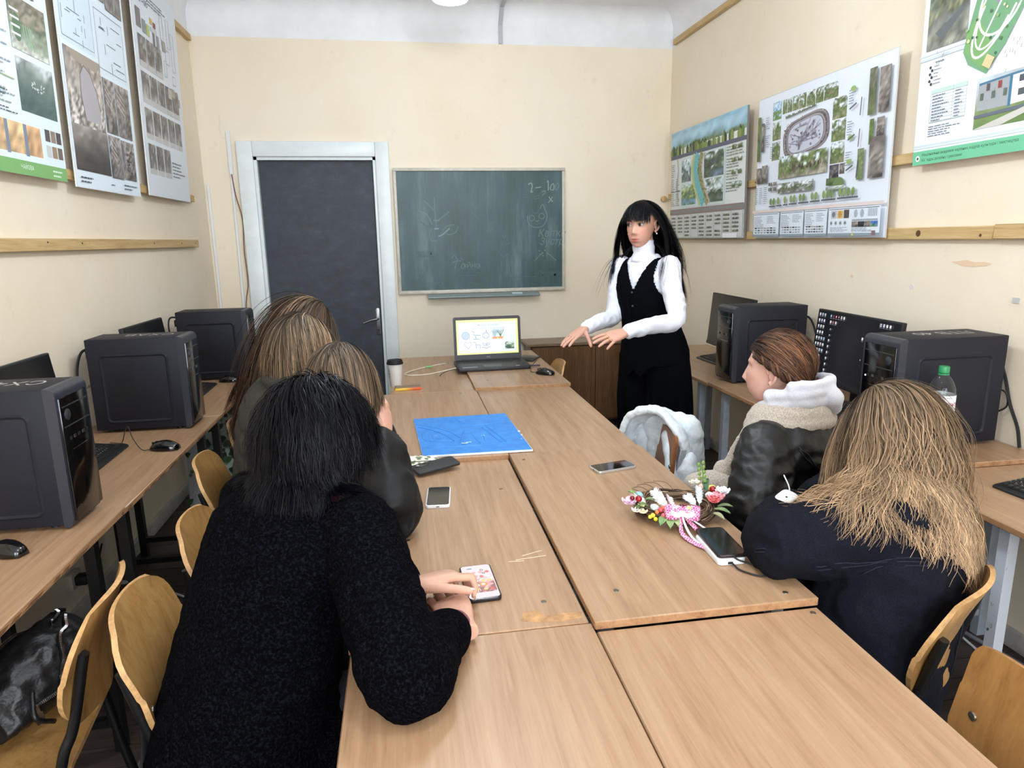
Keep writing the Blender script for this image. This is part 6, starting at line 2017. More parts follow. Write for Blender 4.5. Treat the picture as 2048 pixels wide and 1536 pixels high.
# cardigan
def knit_top(parent, J, name, m, g, sl, voxel=.010, amp=.004, fr=14.0, hem=-.18, seed=0.0, rows=TORSO, smooth=5, wscale=(1, 1), extra=None, ridged=True, cut=.82):
    mb = MB()
    torso(mb, J, g, rows, wscale, lo=hem)
    for s_ in ('R', 'L'):
        pts = sleeve_pts(J, s_, cut=cut)
        limb(mb, pts, sl, 16)
    if extra:
        extra(mb)
    v, nn, f = vox(mb, voxel, smooth)
    if amp:
        v = wrinkle(v, nn, amp, fr, seed, ridged=ridged)
    return finish(name, v, f, m, parent), v, f
rows1 = [(-.20, .215, .17), (0.0, .205, .165), (.30, .180, .140), (.55, .160, .125), (.78, .165, .11), (.92, .125, .085), (1.02, .070, .066)]
knit_top(P1, J, 'cardigan', M_knit, .016, [.082, .080, .078, .068, .050], .0085, .0035, 20.0, -.3, rows=rows1, smooth=4, cut=.66, extra=lambda mb: limb(mb, [J['pelvis'] + V3(-.04, 0, -.01), J['pelvis'] + V3(.06, -.02, -.02), J['pelvis'] + V3(.16, -.03, -.035)], [.15, .15, .125], 18))
for s_, M_ in (('R', HdR), ('L', HdL)):
    d = nrm(J['wr' + s_] - J['el' + s_]); w = J['wr' + s_]
    w = w - d * .052
    q = MB(); limb(q, [w - d * .04, w - d * .01, w + d * .012], [.052, .053, .050], 20)
    v, nn, f = vox(q, .005, 2)
    finish('cardigan_cuff', v, f, M_knit, P1)
    q = MB(); limb(q, [w - d * .03, w + d * (.062 if s_ == 'L' else .046)], [.038, .034], 20)
    v, nn, f = vox(q, .004, 2)
    # ribbing
    finish('sweater_cuff', v, f, M_burg, P1)
q = MB(); rr0 = []
for k in range(6):
    f_ = k / 5
    c = J['neck'] + (J['head'] - J['neck']) * (f_ * .42) - V3(0, 0, .01)
    rr0.append(ringpts(c, J['sh_side'], J['front_sh'], .090 - .016 * f_, .086 - .014 * f_, 24))
q.loft(rr0); q.build('sweater_collar', M_burg, P1, world=True, smooth='soft')
trousers(P1, J); shoes(P1, J)
sh_c = [(J['shR'], J['shL'], .07), (J['pelvis'], J['neck'] - V3(0, 0, .05), .12)]
hair(P1, H1, 11500, .182, ((9, 9, 14), (9, 9, 15)), mask_std(.35, -.6), flow_part(-.25, .30, .02), 14, .14, (.003, .029), sh_c, .32, 500, (.004, 9.0), .0019, 3, noise=.008, spread=.008, bright=.34, frizz=.0008, m=M_hair_black)

# ================================================================ ash-brown student in the black padded jacket
P2 = person('person with straight ash-brown bob in black padded jacket, hands at mouth', (-.36, 1.93, 0))
J = seated_joints((-.37, 1.92, .545), (-.215, 1.955, 1.015), (-.19, 2.005, 1.135), (.9, .3), (.62, .78), .150, .055,
                  elR=(-.055, 1.755, .815), wrR=(-.075, 1.955, .985), elL=(-.12, 2.16, .83), wrL=(-.085, 2.085, .985))
HdR = frame((-.075, 1.965, .99), (-.02, .62, .55), (.9, -.3, .35)); HdL = frame((-.085, 2.095, .99), (.02, -.35, .75), (.85, .4, .25))
cu = [(.5, .9, .6)] * 4
rv, rf, rt = hand_geo(1, cu, .05, voxel=.003, thumb=(.4, .4, .3), thumb_out=.5); lv, lf, ltp = hand_geo(-1, [(.4, .7, .5)] * 4, .05, voxel=.003, thumb=(.4, .4, .3), thumb_out=.5)
ob, H2 = body_mesh(P2, J, (.62, .78, -.22), (198, 150, 130), hands=[(HdR, rv, rf, rt), (HdL, lv, lf, ltp)])
knit_top(P2, J, 'padded_jacket', M_puffer, .022, [.085, .082, .080, .066, .050], .010, .006, 13.0, -.2, 3.0, smooth=4)
q = MB(); rr0 = []
for k in range(5):
    f_ = k / 4
    rr0.append(ringpts(J['neck'] + V3(0, 0, -.03 + .075 * f_), J['sh_side'], J['front_sh'], .088 - .008 * f_, .086 - .006 * f_, 24))
q.loft(rr0); q.build('jacket_collar', M_puffer, P2, world=True, smooth='soft')
trousers(P2, J); shoes(P2, J)
hair(P2, H2, 6000, .185, ((78, 66, 55), (114, 94, 75)), mask_std(.34, -.6), flow_part(-.12, .25), 12, .20, (.003, .012), [(J['shR'], J['shL'], .06)], .3, 300, (.0, 1), .0021, 5, noise=.006, spread=.006, bright=.26)

# ================================================================ student in the olive-grey quilted jacket
P3 = person('person with light brown hair in olive-grey quilted jacket, left side', (-.52, 2.47, 0))
J = seated_joints((-.53, 2.47, .545), (-.395, 2.43, 1.05), (-.362, 2.465, 1.18), (.95, .2), (.70, .72), .155, .055,
                  elR=(-.36, 2.24, .76), wrR=(-.20, 2.38, .66), elL=(-.40, 2.68, .76), wrL=(-.22, 2.52, .66))
HdR = frame((-.19, 2.39, .65), (.7, .6, -.2)); HdL = frame((-.21, 2.51, .65), (.8, -.4, -.2))
cu = [(.2, .3, .2)] * 4
rv, rf, rt = hand_geo(1, cu, .06, voxel=.004); lv, lf, ltp = hand_geo(-1, cu, .06, voxel=.004)
ob, H3 = body_mesh(P3, J, (.70, .72, -.10), (198, 150, 130), hands=[(HdR, rv, rf, rt), (HdL, lv, lf, ltp)])
def quilt(v):
    return v
mbq = MB()
torso(mbq, J, .030, lo=-.2)
for s_ in ('R', 'L'):
    limb(mbq, sleeve_pts(J, s_), [.085, .080, .074, .066, .055], 16)
v, nn, f = vox(mbq, .010, 4)
d_ = (v[:, 2] * 1.0 + (v[:, 0] * .6 - v[:, 1] * .5) * .5)
v = v + nn * (.006 * (np.abs(np.sin(d_ * PI / .075)) ** .6 - .6))[:, None]
v = wrinkle(v, nn, .002, 25.0)
finish('quilted_jacket', v, f, M_quilt, P3)
q = MB(); rr0 = []
for k in range(7):
    f_ = k / 6
    rr0.append(ringpts(J['neck'] + V3(-.012, -.01, -.055 + .10 * f_), J['sh_side'], J['front_sh'], .110 - .016 * f_ + .008 * math.sin(f_ * 9), .104 - .014 * f_ + .008 * math.sin(f_ * 9), 28))
q.loft(rr0); q.build('jacket_collar', M_quilt, P3, world=True, smooth='soft')
trousers(P3, J); shoes(P3, J)
hair(P3, H3, 6000, .20, ((72, 62, 52), (120, 99, 77)), mask_std(.34, -.6), flow_part(.0, .35), 13, .15, (.004, .018), [(J['shR'], J['shL'], .07)], .35, 300, (.002, 8), .0023, 6, noise=.007, spread=.007, bright=.26)

# ================================================================ student with very long brown hair, farthest on the left
P4 = person('person with very long straight dark brown hair, farthest on left', (-.53, 2.98, 0))
J = seated_joints((-.545, 2.98, .545), (-.45, 2.85, 1.065), (-.395, 2.865, 1.205), (.95, .15), (.80, .60), .150, .055,
                  elR=(-.33, 2.72, .80), wrR=(-.20, 2.90, .68), elL=(-.38, 3.08, .80), wrL=(-.20, 3.0, .68))
HdR = frame((-.19, 2.91, .67), (.9, .4, -.2)); HdL = frame((-.19, 2.99, .67), (.9, -.3, -.2))
ob, H4 = body_mesh(P4, J, (.86, .50, -.28), (198, 150, 130), hands=[(HdR, rv, rf, rt), (HdL, lv, lf, ltp)])
knit_top(P4, J, 'dark_coat', M_darkcoat, .018, [.075, .070, .068, .058, .046], .012, .004, 13.0, -.2, 5.0)
trousers(P4, J); shoes(P4, J)
hair(P4, H4, 4500, .60, ((88, 70, 54), (58, 38, 28)), mask_std(.34, -.6), flow_part(.0, .7), 18, .16, (.003, .015), [(J['shR'], J['shL'], .085), (J['pelvis'] + V3(.02, 0, 0), J['neck'] - V3(0, 0, .05), .125)], .35, 260, (.0, 5), .0030, 8, noise=.006, spread=.010, bright=.22, gdir=(-.20, -.08, -1))

# ================================================================ student in the leather jacket with shearling collar
P5 = person('person with auburn twisted updo in black leather jacket with shearling collar', (1.20, 1.96, 0))
J = seated_joints((1.235, 1.965, .545), (1.205, 1.925, .995), (1.178, 1.968, 1.120), (-.85, .40), (-.62, .78), .160, .075,
                  elL=(.995, 1.71, .745), wrL=(.955, 1.92, .67), elR=(1.34, 2.18, .74), wrR=(1.14, 2.16, .63))
HdL = frame((.935, 1.94, .66), (-.1, 1, -.3)); HdR = frame((1.13, 2.16, .62), (-1, .2, -.3))
rv, rf, rt = hand_geo(1, cu, .06, voxel=.004); lv, lf, ltp = hand_geo(-1, cu, .06, voxel=.004)
ob, H5 = body_mesh(P5, J, (-.68, .73, -.08), (212, 168, 152), hands=[(HdR, rv, rf, rt), (HdL, lv, lf, ltp)], hi=True)
rows5 = [(-.22, .175, .15), (0.0, .182, .148), (.30, .172, .135), (.55, .180, .13), (.78, .195, .120), (.90, .170, .098), (1.0, .08, .08)]
mbq = MB()
torso(mbq, J, .022, rows5, lo=-.3)
for s_ in ('R', 'L'):
    limb(mbq, sleeve_pts(J, s_), [.080, .092, .092, .078, .062], 18)
v, nn, f = vox(mbq, .0085, 4)
elb = np.linalg.norm(v - (J['elL'] * .5 + J['shL'] * .5), axis=1)
v = wrinkle(v, nn, .0045, 13.0, 2.0, (1, 1, 2.2)); v = wrinkle(v, nn, .0012, 45.0, 4.0)
finish('leather_jacket', v, f, M_leather, P5)
# raised seams on the back and the sleeve
def on_surf(v, nn, p, off=.003):
    i = np.argmin(((v - p) ** 2).sum(1)); return v[i] + nn[i] * off
def seam(pts, r=.0022, name='seam', parent=None, vv=None, n2=None, m=None):
    P = [on_surf(vv, n2, np.array(q), r) for q in smooth_path([V3(*p) for p in pts], 8)]
    P = [P[0]] + [(P[i - 1] + P[i] * 2 + P[i + 1]) / 4 for i in range(1, len(P) - 1)] + [P[-1]]
    MB().tube(P, r, 6).build(name, m, parent, world=True, smooth='soft')
bk = -J['front_sh']; sd = J['sh_side']; nk = J['neck']
for off_ in (0, .010):
    seam([nk + bk * .12 - sd * .20 + V3(0, 0, -.05 - off_), nk + bk * .16 - sd * .12 + V3(0, 0, -.14 - off_), nk + bk * .18 - sd * .03 + V3(0, 0, -.19 - off_), nk + bk * .18 + sd * .10 + V3(0, 0, -.12 - off_)], parent=P5, vv=v, n2=nn, m=M_leather)
    seam([nk + bk * .18 - sd * .04 + V3(0, 0, -.19), nk + bk * .16 - sd * (.10 + off_) + V3(0, 0, -.30), nk + bk * .13 - sd * (.17 + off_) + V3(0, 0, -.42)], parent=P5, vv=v, n2=nn, m=M_leather)
# shearling collar: thick roll round the neck and two lapels down the front
def roll(parent, name, keys, m, voxel=.009, amp=.004, fr=60.0, smooth=3):
    mb = MB(); limb(mb, [k[:3] for k in keys], [k[3] for k in keys], 16, sub=6)
    v, nn, f = vox(mb, voxel, smooth)
    if amp:
        v = wrinkle(v, nn, amp, fr, ridged=False)
    return finish(name, v, f, m, parent)
fs = J['front_sh']
def cp(a, r_, z, e=1.0):   # point around the neck: a=0 back, + toward her left
    return nk - fs * (r_ * math.cos(a)) - sd * (r_ * e * math.sin(a)) + V3(0, 0, z)
mbq = MB()
for (z, r_, rad) in ((-.018, .118, .030), (.012, .110, .028), (.035, .102, .022)):
    limb(mbq, [cp(a, r_, z - .028 * (a / 2.2) ** 2) for a in np.linspace(-2.3, 2.3, 9)], [rad] * 9, 14)
for s_ in (-1, 1):
    limb(mbq, [cp(s_ * 1.5, .125, -.02), cp(s_ * 2.0, .135, -.06), cp(s_ * 2.35, .155, -.15), cp(s_ * 2.5, .185, -.26), cp(s_ * 2.6, .20, -.34)], [.030, .031, .031, .030, .028], 14)
    limb(mbq, [cp(s_ * 2.55, .19, -.20), cp(s_ * 2.6, .215, -.30), cp(s_ * 2.75, .24, -.36)], [.028, .030, .026], 14)
v, nn, f = vox(mbq, .008, 3); v = wrinkle(v, nn, .003, 70.0, ridged=False)
finish('shearling_collar', v, f, M_shear, P5)
# jacket front opening edges in fleece over the lap
roll(P5, 'shearling_hem', [(1.06, 1.93, .74, .045), (.99, 1.98, .735, .05), (.93, 2.0, .73, .042)], M_shear)
# grey hood folded on the back of the neck
mbq = MB()
for (z, r_, rad, a1) in ((.045, .088, .026, 2.6), (.075, .095, .022, 1.9), (.098, .098, .016, 1.2)):
    limb(mbq, [cp(a, r_ + .02 * math.cos(a), z - .03 * (a / 2.4) ** 2 + .01 * math.cos(a)) for a in np.linspace(-a1, a1, 9)], [rad] * 9, 12)
limb(mbq, [cp(.1, .12, .085), cp(.0, .135, .06), cp(-.2, .135, .02)], [.020, .028, .02], 12)
v, nn, f = vox(mbq, .006, 3); v = wrinkle(v, nn, .004, 18.0, 1.0)
finish('hood', v, f, M_hood, P5)
for s_ in (-1, 1):
    MB().tube(smooth_path([cp(s_ * 2.3, .09, .02), cp(s_ * 2.4, .10, -.04), cp(s_ * 2.45, .12, -.12)], 6), .0035, 6).build('hood_cord', M_hood, P5, world=True, smooth='soft')
trousers(P5, J); shoes(P5, J)
# hair drawn back into a low twisted knot
def flow5(u):
    nape = np.array((0, -.85, -.42))
    d = nape - u
    return d - u * (d * u).sum(1, keepdims=True) + u * .05
def sw5(H):
    def f(p, k):
        loc = (p - H[:3, 3]) @ H[:3, :3]
        tgt = np.array((0, -.098, -.045)) - loc
        tgt /= (np.linalg.norm(tgt, axis=1, keepdims=True) + 1e-6)
        return (tgt * .55) @ H[:3, :3].T
    return f
AUB = ((62, 42, 31), (92, 62, 43))
hair(P5, H5, 5500, .17, AUB, mask_std(.30, -.5, .40, .12), flow5, 14, .02, (.006, .016), (), .35, 90, (.0015, 14), .0020, 9, noise=.02, spread=.006, bright=.34, swirl=sw5(H5), lenf=lambda u: .45 + .55 * np.clip((u[:, 1] + 1) / 1.4 + np.clip(u[:, 2], 0, 1) * .35, 0, 1.25))
def rope(H, pts, r, twist, nst=3, seed=0, parent=None, name='twisted_lock'):
    mb = MB(); rg = random.Random(seed)
    Q = [np.array(q) for q in smooth_path([V3(*p) for p in pts], 10)]
    n_ = len(Q)
    for s_ in range(nst):
        for k2 in range(9):
            oo = rg.uniform(0, 6.28); o2 = rg.uniform(.2, .6) * r * .5
            path = []
            for i, q in enumerate(Q):
                t = nrm(Q[min(i + 1, n_ - 1)] - Q[max(i - 1, 0)]); a_ = nrm(np.cross(t, V3(1, 0, .2))); b_ = np.cross(t, a_)
                ph = twist * i / n_ * 2 * PI + s_ * 2 * PI / nst
                e = math.sin(PI * min(1, max(0, (i + 1) / (n_ + 1)))) ** .3
                path.append(q + (a_ * math.cos(ph) + b_ * math.sin(ph)) * r * .55 * e + (a_ * math.cos(ph + oo) + b_ * math.sin(ph + oo)) * o2 * e)
            sh = rg.uniform(.7, 1.35)
            mb.tube([xf(H, q) for q in path], r * .22, 5, col=tuple(np.clip(np.array(AUB[k2 % 2]) * sh, 0, 255)))
    o = mb.build(name, M_hair, parent, world=True, smooth='soft'); o['kind'] = 'stuff'
for s_ in (1, -1):
    rope(H5, [(s_ * .060, .045, .055), (s_ * .083, .0, .035), (s_ * .086, -.045, .0), (s_ * .062, -.085, -.035), (s_ * .02, -.108, -.055)], .017, 2.5, 3, 4 + s_, P5)
rope(H5, [(-.045, -.095, -.05), (-.02, -.125, -.065), (.025, -.125, -.06), (.05, -.098, -.05), (.02, -.09, -.075), (-.04, -.092, -.072)], .024, 3.0, 3, 7, P5, 'hair_knot')

# ================================================================ student with long wavy fair hair in black denim
P6 = person('person with long wavy light brown hair in black denim jacket, right side', (1.08, 1.34, 0))
J = seated_joints((1.09, 1.325, .545), (1.175, 1.395, .945), (1.188, 1.445, 1.062), (-.56, .83), (-.62, .78), .165, .055,
                  elL=(.845, 1.345, .835), wrL=(1.0, 1.56, .815), elR=(1.27, 1.68, .82), wrR=(1.08, 1.60, .81))
HdL = frame((1.0, 1.57, .80), (.6, .8, 0)); HdR = frame((1.07, 1.595, .80), (-.6, -.8, 0))
ob, H6 = body_mesh(P6, J, (-.62, .76, -.22), (206, 160, 142), hands=[(HdR, rv, rf, rt), (HdL, lv, lf, ltp)])
mbq = MB()
torso(mbq, J, .022, rows5, lo=-.3)
limb(mbq, [J['shL'], J['shL'] * .5 + J['elL'] * .5 - V3(0, 0, .01), J['elL'], J['elL'] * .5 + J['wrL'] * .5, J['wrL']], [.090, .088, .078, .070, .058], 18)
limb(mbq, sleeve_pts(J, 'R'), [.088, .082, .074, .066, .056], 18)
v, nn, f = vox(mbq, .0085, 4)
v = wrinkle(v, nn, .007, 10.0, 7.0); v = wrinkle(v, nn, .003, 24.0, 3.0)
finish('denim_jacket', v, f, M_denim, P6)
bk = -J['front_sh']; sd = J['sh_side']; nk = J['neck']
for off_ in (0, .008):
    seam([J['shL'] + V3(0, 0, .06) + bk * .02, J['shL'] + bk * .09 + V3(0, 0, .0) + sd * off_, J['shL'] + bk * .09 + V3(0, 0, -.07) + sd * off_, J['shL'] + V3(0, 0, -.10) - sd * .01], .0016, 'seam', P6, v, nn, M_thread)
    seam([nk + bk * .16 - sd * (.05 + off_) + V3(0, 0, -.12), nk + bk * .18 - sd * (.07 + off_) + V3(0, 0, -.25), nk + bk * .18 - sd * (.09 + off_) + V3(0, 0, -.40)], .0016, 'seam', P6, v, nn, M_thread)
    seam([J['elL'] + V3(-.07, -.02, .0 - off_), J['elL'] * .5 + J['shL'] * .5 + bk * .08 + V3(0, 0, -.02 - off_), J['shL'] + bk * .09 + V3(0, 0, -.05 - off_)], .0016, 'seam', P6, v, nn, M_thread)
q = MB(); rr0 = []
for k in range(5):
    f_ = k / 4
    rr0.append(ringpts(nk + V3(0, 0, -.045 + .07 * f_), sd, -bk, .105 - .012 * f_, .100 - .012 * f_, 24))
q.loft(rr0); q.build('jacket_collar', M_denim, P6, world=True, smooth='soft')
trousers(P6, J, M_denim); shoes(P6, J)
mid6 = J['neck'] * .7 + J['chest'] * .3; ch6 = J['chest']
coll6 = [(J['shR'], J['shL'], .085)] + [(c_ - sd * .07, c_ + sd * .07, r_) for c_, r_ in ((J['neck'] - V3(0, 0, .09), .105), (mid6 - V3(0, 0, .02), .135), (ch6, .150), (ch6 - V3(0, 0, .12), .155))] + [(J['shL'], J['elL'], .088)]
hair(P6, H6, 10500, .40, ((96, 78, 60), (166, 136, 104)), mask_std(.36, -.6), flow_part(.05, .30, .04), 21, .14, (.004, .024), coll6, .45, 420, (.012, 6.8), .0020, 11, noise=.007, spread=.011, bright=.15, frizz=.0006)
# ================================================================ standing teacher
P7 = person('standing woman with long black hair and fringe, white turtleneck, black waistcoat', (1.33, 3.42, 0))
fs = nrm(V3(-.82, -.57, 0)); sd = V3(fs[1], -fs[0], 0)
J = dict(pelvis=V3(1.325, 3.415, .95), chest=V3(1.285, 3.425, 1.22), neck=V3(1.258, 3.41, 1.452), head=V3(1.232, 3.395, 1.605), hip_side=sd, sh_side=sd, front_hip=fs, front_sh=fs)
sc_ = J['neck'] - V3(0, 0, .05)
J['shR'] = sc_ + sd * .150; J['shL'] = sc_ - sd * .150
J['elL'] = V3(1.325, 3.125, 1.145); J['wrL'] = V3(1.055, 3.075, 1.098)
J['elR'] = V3(1.125, 3.50, 1.13); J['wrR'] = V3(.925, 3.345, 1.088)
J['hipR'] = J['pelvis'] + sd * .085 - V3(0, 0, .03); J['hipL'] = J['pelvis'] - sd * .085 - V3(0, 0, .03)
J['kneeR'] = V3(1.30, 3.53, .50); J['kneeL'] = V3(1.41, 3.36, .50)
J['ankR'] = V3(1.29, 3.55, .09); J['ankL'] = V3(1.46, 3.34, .09)
HdL = frame((1.045, 3.073, 1.096), (-.95, -.30, -.18), (-.05, -.45, .9)); HdR = frame((.917, 3.338, 1.085), (-.84, -.42, -.40), (-.45, -.2, .9))
lv, lf, ltp = hand_geo(-1, [(.12, .15, .1), (.10, .15, .1), (.14, .18, .1), (.32, .2, .1)], .13, voxel=.0028, thumb=(.2, .2, .2), thumb_out=.6)
rv, rf, rt = hand_geo(1, [(.05, .12, .1), (.02, .1, .1), (.05, .12, .1), (.10, .15, .1)], .10, voxel=.0028, thumb=(-.1, .1, .1), thumb_out=.9, thumb_drop=.6)
SK7 = (200, 152, 132)
ob, H7 = body_mesh(P7, J, (-.70, -.71, -.12), SK7, (172, 96, 92), hands=[(HdL, lv, lf, ltp), (HdR, rv, rf, rt)], hi=True, size=1.0)
# eyes, brows, lashes, earring, ring
for s_ in (1, -1):
    e = MB(); e.ellipsoid((0, 0, 0), (.0118, .0118, .0118), 16, 12)
    eo = finish('eye', xf(H7, np.array(e.v) + V3(s_ * .031, .0705, .011)), e.f, M_eye, P7)
    i_ = MB(); i_.ellipsoid((0, 0, 0), (.0072, .0022, .0072), 14, 8)
    ir = finish('iris', xf(H7, np.array(i_.v) + V3(s_ * .031 + .002, .0812, .0095)), i_.f, M_iris, P7)
    MB().tube([xf(H7, q) for q in smooth_path([V3(s_ * .018, .0835, .0115), V3(s_ * .025, .0860, .0165), V3(s_ * .033, .0850, .0178), V3(s_ * .041, .0800, .0150), V3(s_ * .046, .0745, .0135)], 4)], .0013, 5).build('eyelashes', M_matte_black, P7, world=True, smooth='soft')
    MB().tube([xf(H7, q) for q in smooth_path([V3(s_ * .018, .0890, .0195), V3(s_ * .025, .0885, .0222), V3(s_ * .034, .0860, .0222), V3(s_ * .042, .0805, .0190)], 4)], .0016, 5).build('eyelid', mat('eyelid_skin', (190, 142, 122), .5), P7, world=True, smooth='soft')
    MB().tube([xf(H7, q) for q in smooth_path([V3(s_ * .013, .0925, .028), V3(s_ * .024, .0925, .0325), V3(s_ * .036, .0875, .0350), V3(s_ * .049, .0760, .0300)], 5)], [.0016, .0022, .0024, .0025, .0026, .0026, .0026, .0025, .0024, .0022, .002, .0018, .0016, .0014, .0012, .001], 6).build('eyebrow', mat('brow_dark', (40, 30, 28), .8), P7, world=True, smooth='soft')
    er = MB(); er.ellipsoid(xf(H7, V3(s_ * .080, -.008, -.046)), (.0045,) * 3, 10, 7); er.build('earring', mat('pearl', (236, 232, 226), .2), P7, world=True, smooth='soft')
rp = xf(HdL, V3(-(-1) * -.0095 * 1.0, .100, -.001))
q = MB(); MBt = []
for k in range(17):
    a = 2 * PI * k / 16
    MBt.append(xf(HdL, V3(-.0105 + .0105 * math.cos(a), .104, .0105 * math.sin(a) - .002)))
q.tube(MBt, .0016, 6); q.build('ring', mat('gold', (226, 180, 90), .2, metal=1.0), P7, world=True, smooth='soft')
# white turtleneck
mbq = MB()
torso(mbq, J, .004, lo=-.05)
for s_ in ('R', 'L'):
    limb(mbq, sleeve_pts(J, s_, cut=.97), [.058, .052, .047, .042, .036], 16)
v, nn, f = vox(mbq, .0075, 4)
v = wrinkle(v, nn, .0030, 22.0, 1.0, (1, 1, 1.2))
finish('turtleneck_top', v, f, M_white_knit, P7)
q = MB(); rr0 = []
for k in range(8):
    f_ = k / 7
    c = (J['neck'] - V3(0, 0, .035)) * (1 - f_) + (J['neck'] + V3(-.012, -.008, .075)) * f_
    rr0.append(ringpts(c, sd, fs, (.078 - .022 * min(1, f_ * 2.2)) + .003 * math.sin(f_ * 12), (.074 - .020 * min(1, f_ * 2.2)) + .003 * math.sin(f_ * 12), 26))
q.loft(rr0); q.build('turtleneck_collar', M_white_knit, P7, world=True, smooth='soft')
# black waistcoat: V neck, open armholes, pointed front hem
rowsV = [(-.13, .178, .140), (0.0, .176, .132), (.28, .142, .112), (.55, .150, .122), (.76, .158, .112), (.90, .118, .084), (.97, .085, .072)]
mbq = MB(); torso(mbq, J, .012, rowsV, lo=-.2)
v, nn, f = vox(mbq, .0065, 4)
ctr = J['chest']
fx = (v - ctr) @ fs; sx_ = (v - ctr) @ sd; zz = v[:, 2]
zV = 1.285
inV = (fx > 0) & (zz > zV) & (np.abs(sx_ + .01) < (zz - zV) * .48)
armh = ((np.abs(sx_) - .180) / .070) ** 2 + ((zz - 1.40) / .165) ** 2 < 1
cut = inV | armh
hemf = (fx > .02)
v2 = v.copy()
low = np.clip((1.02 - zz) / .12, 0, 1)
v2[:, 2] -= low * hemf * (.05 * np.exp(-((np.abs(sx_) - .045) / .035) ** 2))
f = [q for q in f if not any(cut[i] for i in q)]
v2 = wrinkle(v2, nn, .0015, 14.0)
finish('waistcoat', v2, f, M_wool, P7)
vs_, ns_ = v2, nn
for k, z in enumerate((1.255, 1.175, 1.095)):
    p = on_surf(vs_, ns_, ctr + fs * .2 + sd * -.005 + V3(0, 0, z - ctr[2]), .002)
    b = MB(); b.ellipsoid(p, (.0065, .0065, .0065), 10, 6); b.build('button', mat('button_grey', (46, 46, 50), .3), P7, world=True, smooth='soft')
seam([ctr + fs * .2 + sd * .012 + V3(0, 0, .06), ctr + fs * .2 + sd * .012 + V3(0, 0, -.1), ctr + fs * .2 + sd * .01 + V3(0, 0, -.28)], .0015, 'front_edge', P7, vs_, ns_, M_wool)
# wide black trousers
mbq = MB()
torso(mbq, J, .004, [(-.16, .165, .125), (0, .172, .125), (.16, .150, .112), (.24, .140, .108)], lo=-.3)
for s_ in ('R', 'L'):
    limb(mbq, [J['hip' + s_], J['hip' + s_] * .6 + J['knee' + s_] * .4, J['knee' + s_], J['knee' + s_] * .5 + J['ank' + s_] * .5, J['ank' + s_] + V3(0, 0, .04)], [.115, .122, .128, .136, .146], 20)
v, nn, f = vox(mbq, .011, 4)
ang = np.arctan2(v[:, 1] - 3.42, v[:, 0] - 1.35)
v = v + nn * (.007 * np.sin(ang * 15) * np.clip((.95 - v[:, 2]) / .3, 0, 1))[:, None]
v = wrinkle(v, nn, .004, 9.0, 0, (1, 1, .35)); v[:, 2] = np.maximum(v[:, 2], .012)
finish('wide_trousers', v, f, M_wool, P7)
shoes(P7, J)
# long straight hair with a fringe
coll7 = [(J['shR'], J['shL'], .046), (J['pelvis'], J['neck'] - V3(0, 0, .05), .118), (xf(H7, V3(0, .055, .03)), xf(H7, V3(0, .05, -.10)), .064), (xf(H7, V3(0, .05, -.10)), xf(H7, V3(0, .06, -.30)), .055)]
def flow7(u):
    x, y, z = u[:, 0], u[:, 1], u[:, 2]
    d = np.stack([np.tanh(x * 6) * (.4 + .6 * np.clip(z, 0, 1)), -.35 + 0 * x, -.5 + 0 * x], 1)
    d = d - u * (d * u).sum(1, keepdims=True)
    return d / (np.linalg.norm(d, axis=1, keepdims=True) + 1e-9) + u * .02
def mask7(u):
    x, y, z = u[:, 0], u[:, 1], u[:, 2]
    face = (y > .10) & (z < .62)
    face |= (y > .15) & (np.abs(x) < .45)
    side = (y > -.05) & (z < -.12)
    return (~face) & (~side) & (z > -.6)
def sw7(p, k):
    loc = (p - H7[:3, 3]) @ H7[:3, :3]
    s_ = np.where(loc[:, 1] > -.02, .02, -.16) * (1.0 if 5 < k < 14 else 0.0)
    return s_[:, None] * fs[None, :]
BLK = ((13, 13, 16), (15, 15, 18))
hair(P7, H7, 6500, .46, BLK, mask7, flow7, 20, .17, (.003, .016), coll7, .35, 200, (.004, 4.5), .0023, 21, noise=.009, spread=.010, bright=.3, m=M_hair_black, swirl=sw7)
def maskF(u):
    return (u[:, 1] > .10) & (u[:, 2] > .60) & (np.abs(u[:, 0]) < .72)
def flowF(u):
    d = np.stack([u[:, 0] * .5, 1.0 + 0 * u[:, 0], -.3 + 0 * u[:, 0]], 1)
    d = d - u * (d * u).sum(1, keepdims=True)
    return d / np.linalg.norm(d, axis=1, keepdims=True)
hair(P7, H7, 2600, .115, BLK, maskF, flowF, 12, .12, (.006, .013), (), .2, 120, (0, 1), .0020, 22, noise=.006, spread=.004, bright=.3, name='fringe', cap=False, m=M_hair_black, lenf=lambda u: .52 + .55 * np.clip((1.0 - u[:, 1]) * 1.0, 0, 1))
# ================================================================ wreath of twigs with flowers
WC = V3(.742, 1.715, .7675)
wr = thing('flower_wreath', 'twig wreath with flowers, berries, eggs and pink gingham bow', 'wreath', tuple(WC))
q = MB(); rg = random.Random(3)
for k in range(46):
    a0 = rg.uniform(0, 6.28); ln = rg.uniform(2.2, 5.5); ph = rg.uniform(0, 6.28); R0 = .098 + rg.gauss(0, .006); tw = rg.uniform(1, 3); zr = rg.uniform(.006, .018)
    pts = [((R0 + .012 * math.cos(ph + tw * t)) * math.cos(a0 + t), (R0 + .012 * math.cos(ph + tw * t)) * math.sin(a0 + t), .021 + zr * math.sin(ph + tw * t)) for t in np.linspace(0, ln, 22)]
    c_ = rg.choice([(92, 72, 58), (118, 96, 78), (74, 58, 48), (140, 116, 94)])
    q.tube(pts, rg.uniform(.0012, .0024), 5, col=c_)
q.build('twig_ring', attr_mat('twig_bark', .8, .2), wr, smooth='soft')['kind'] = 'stuff'
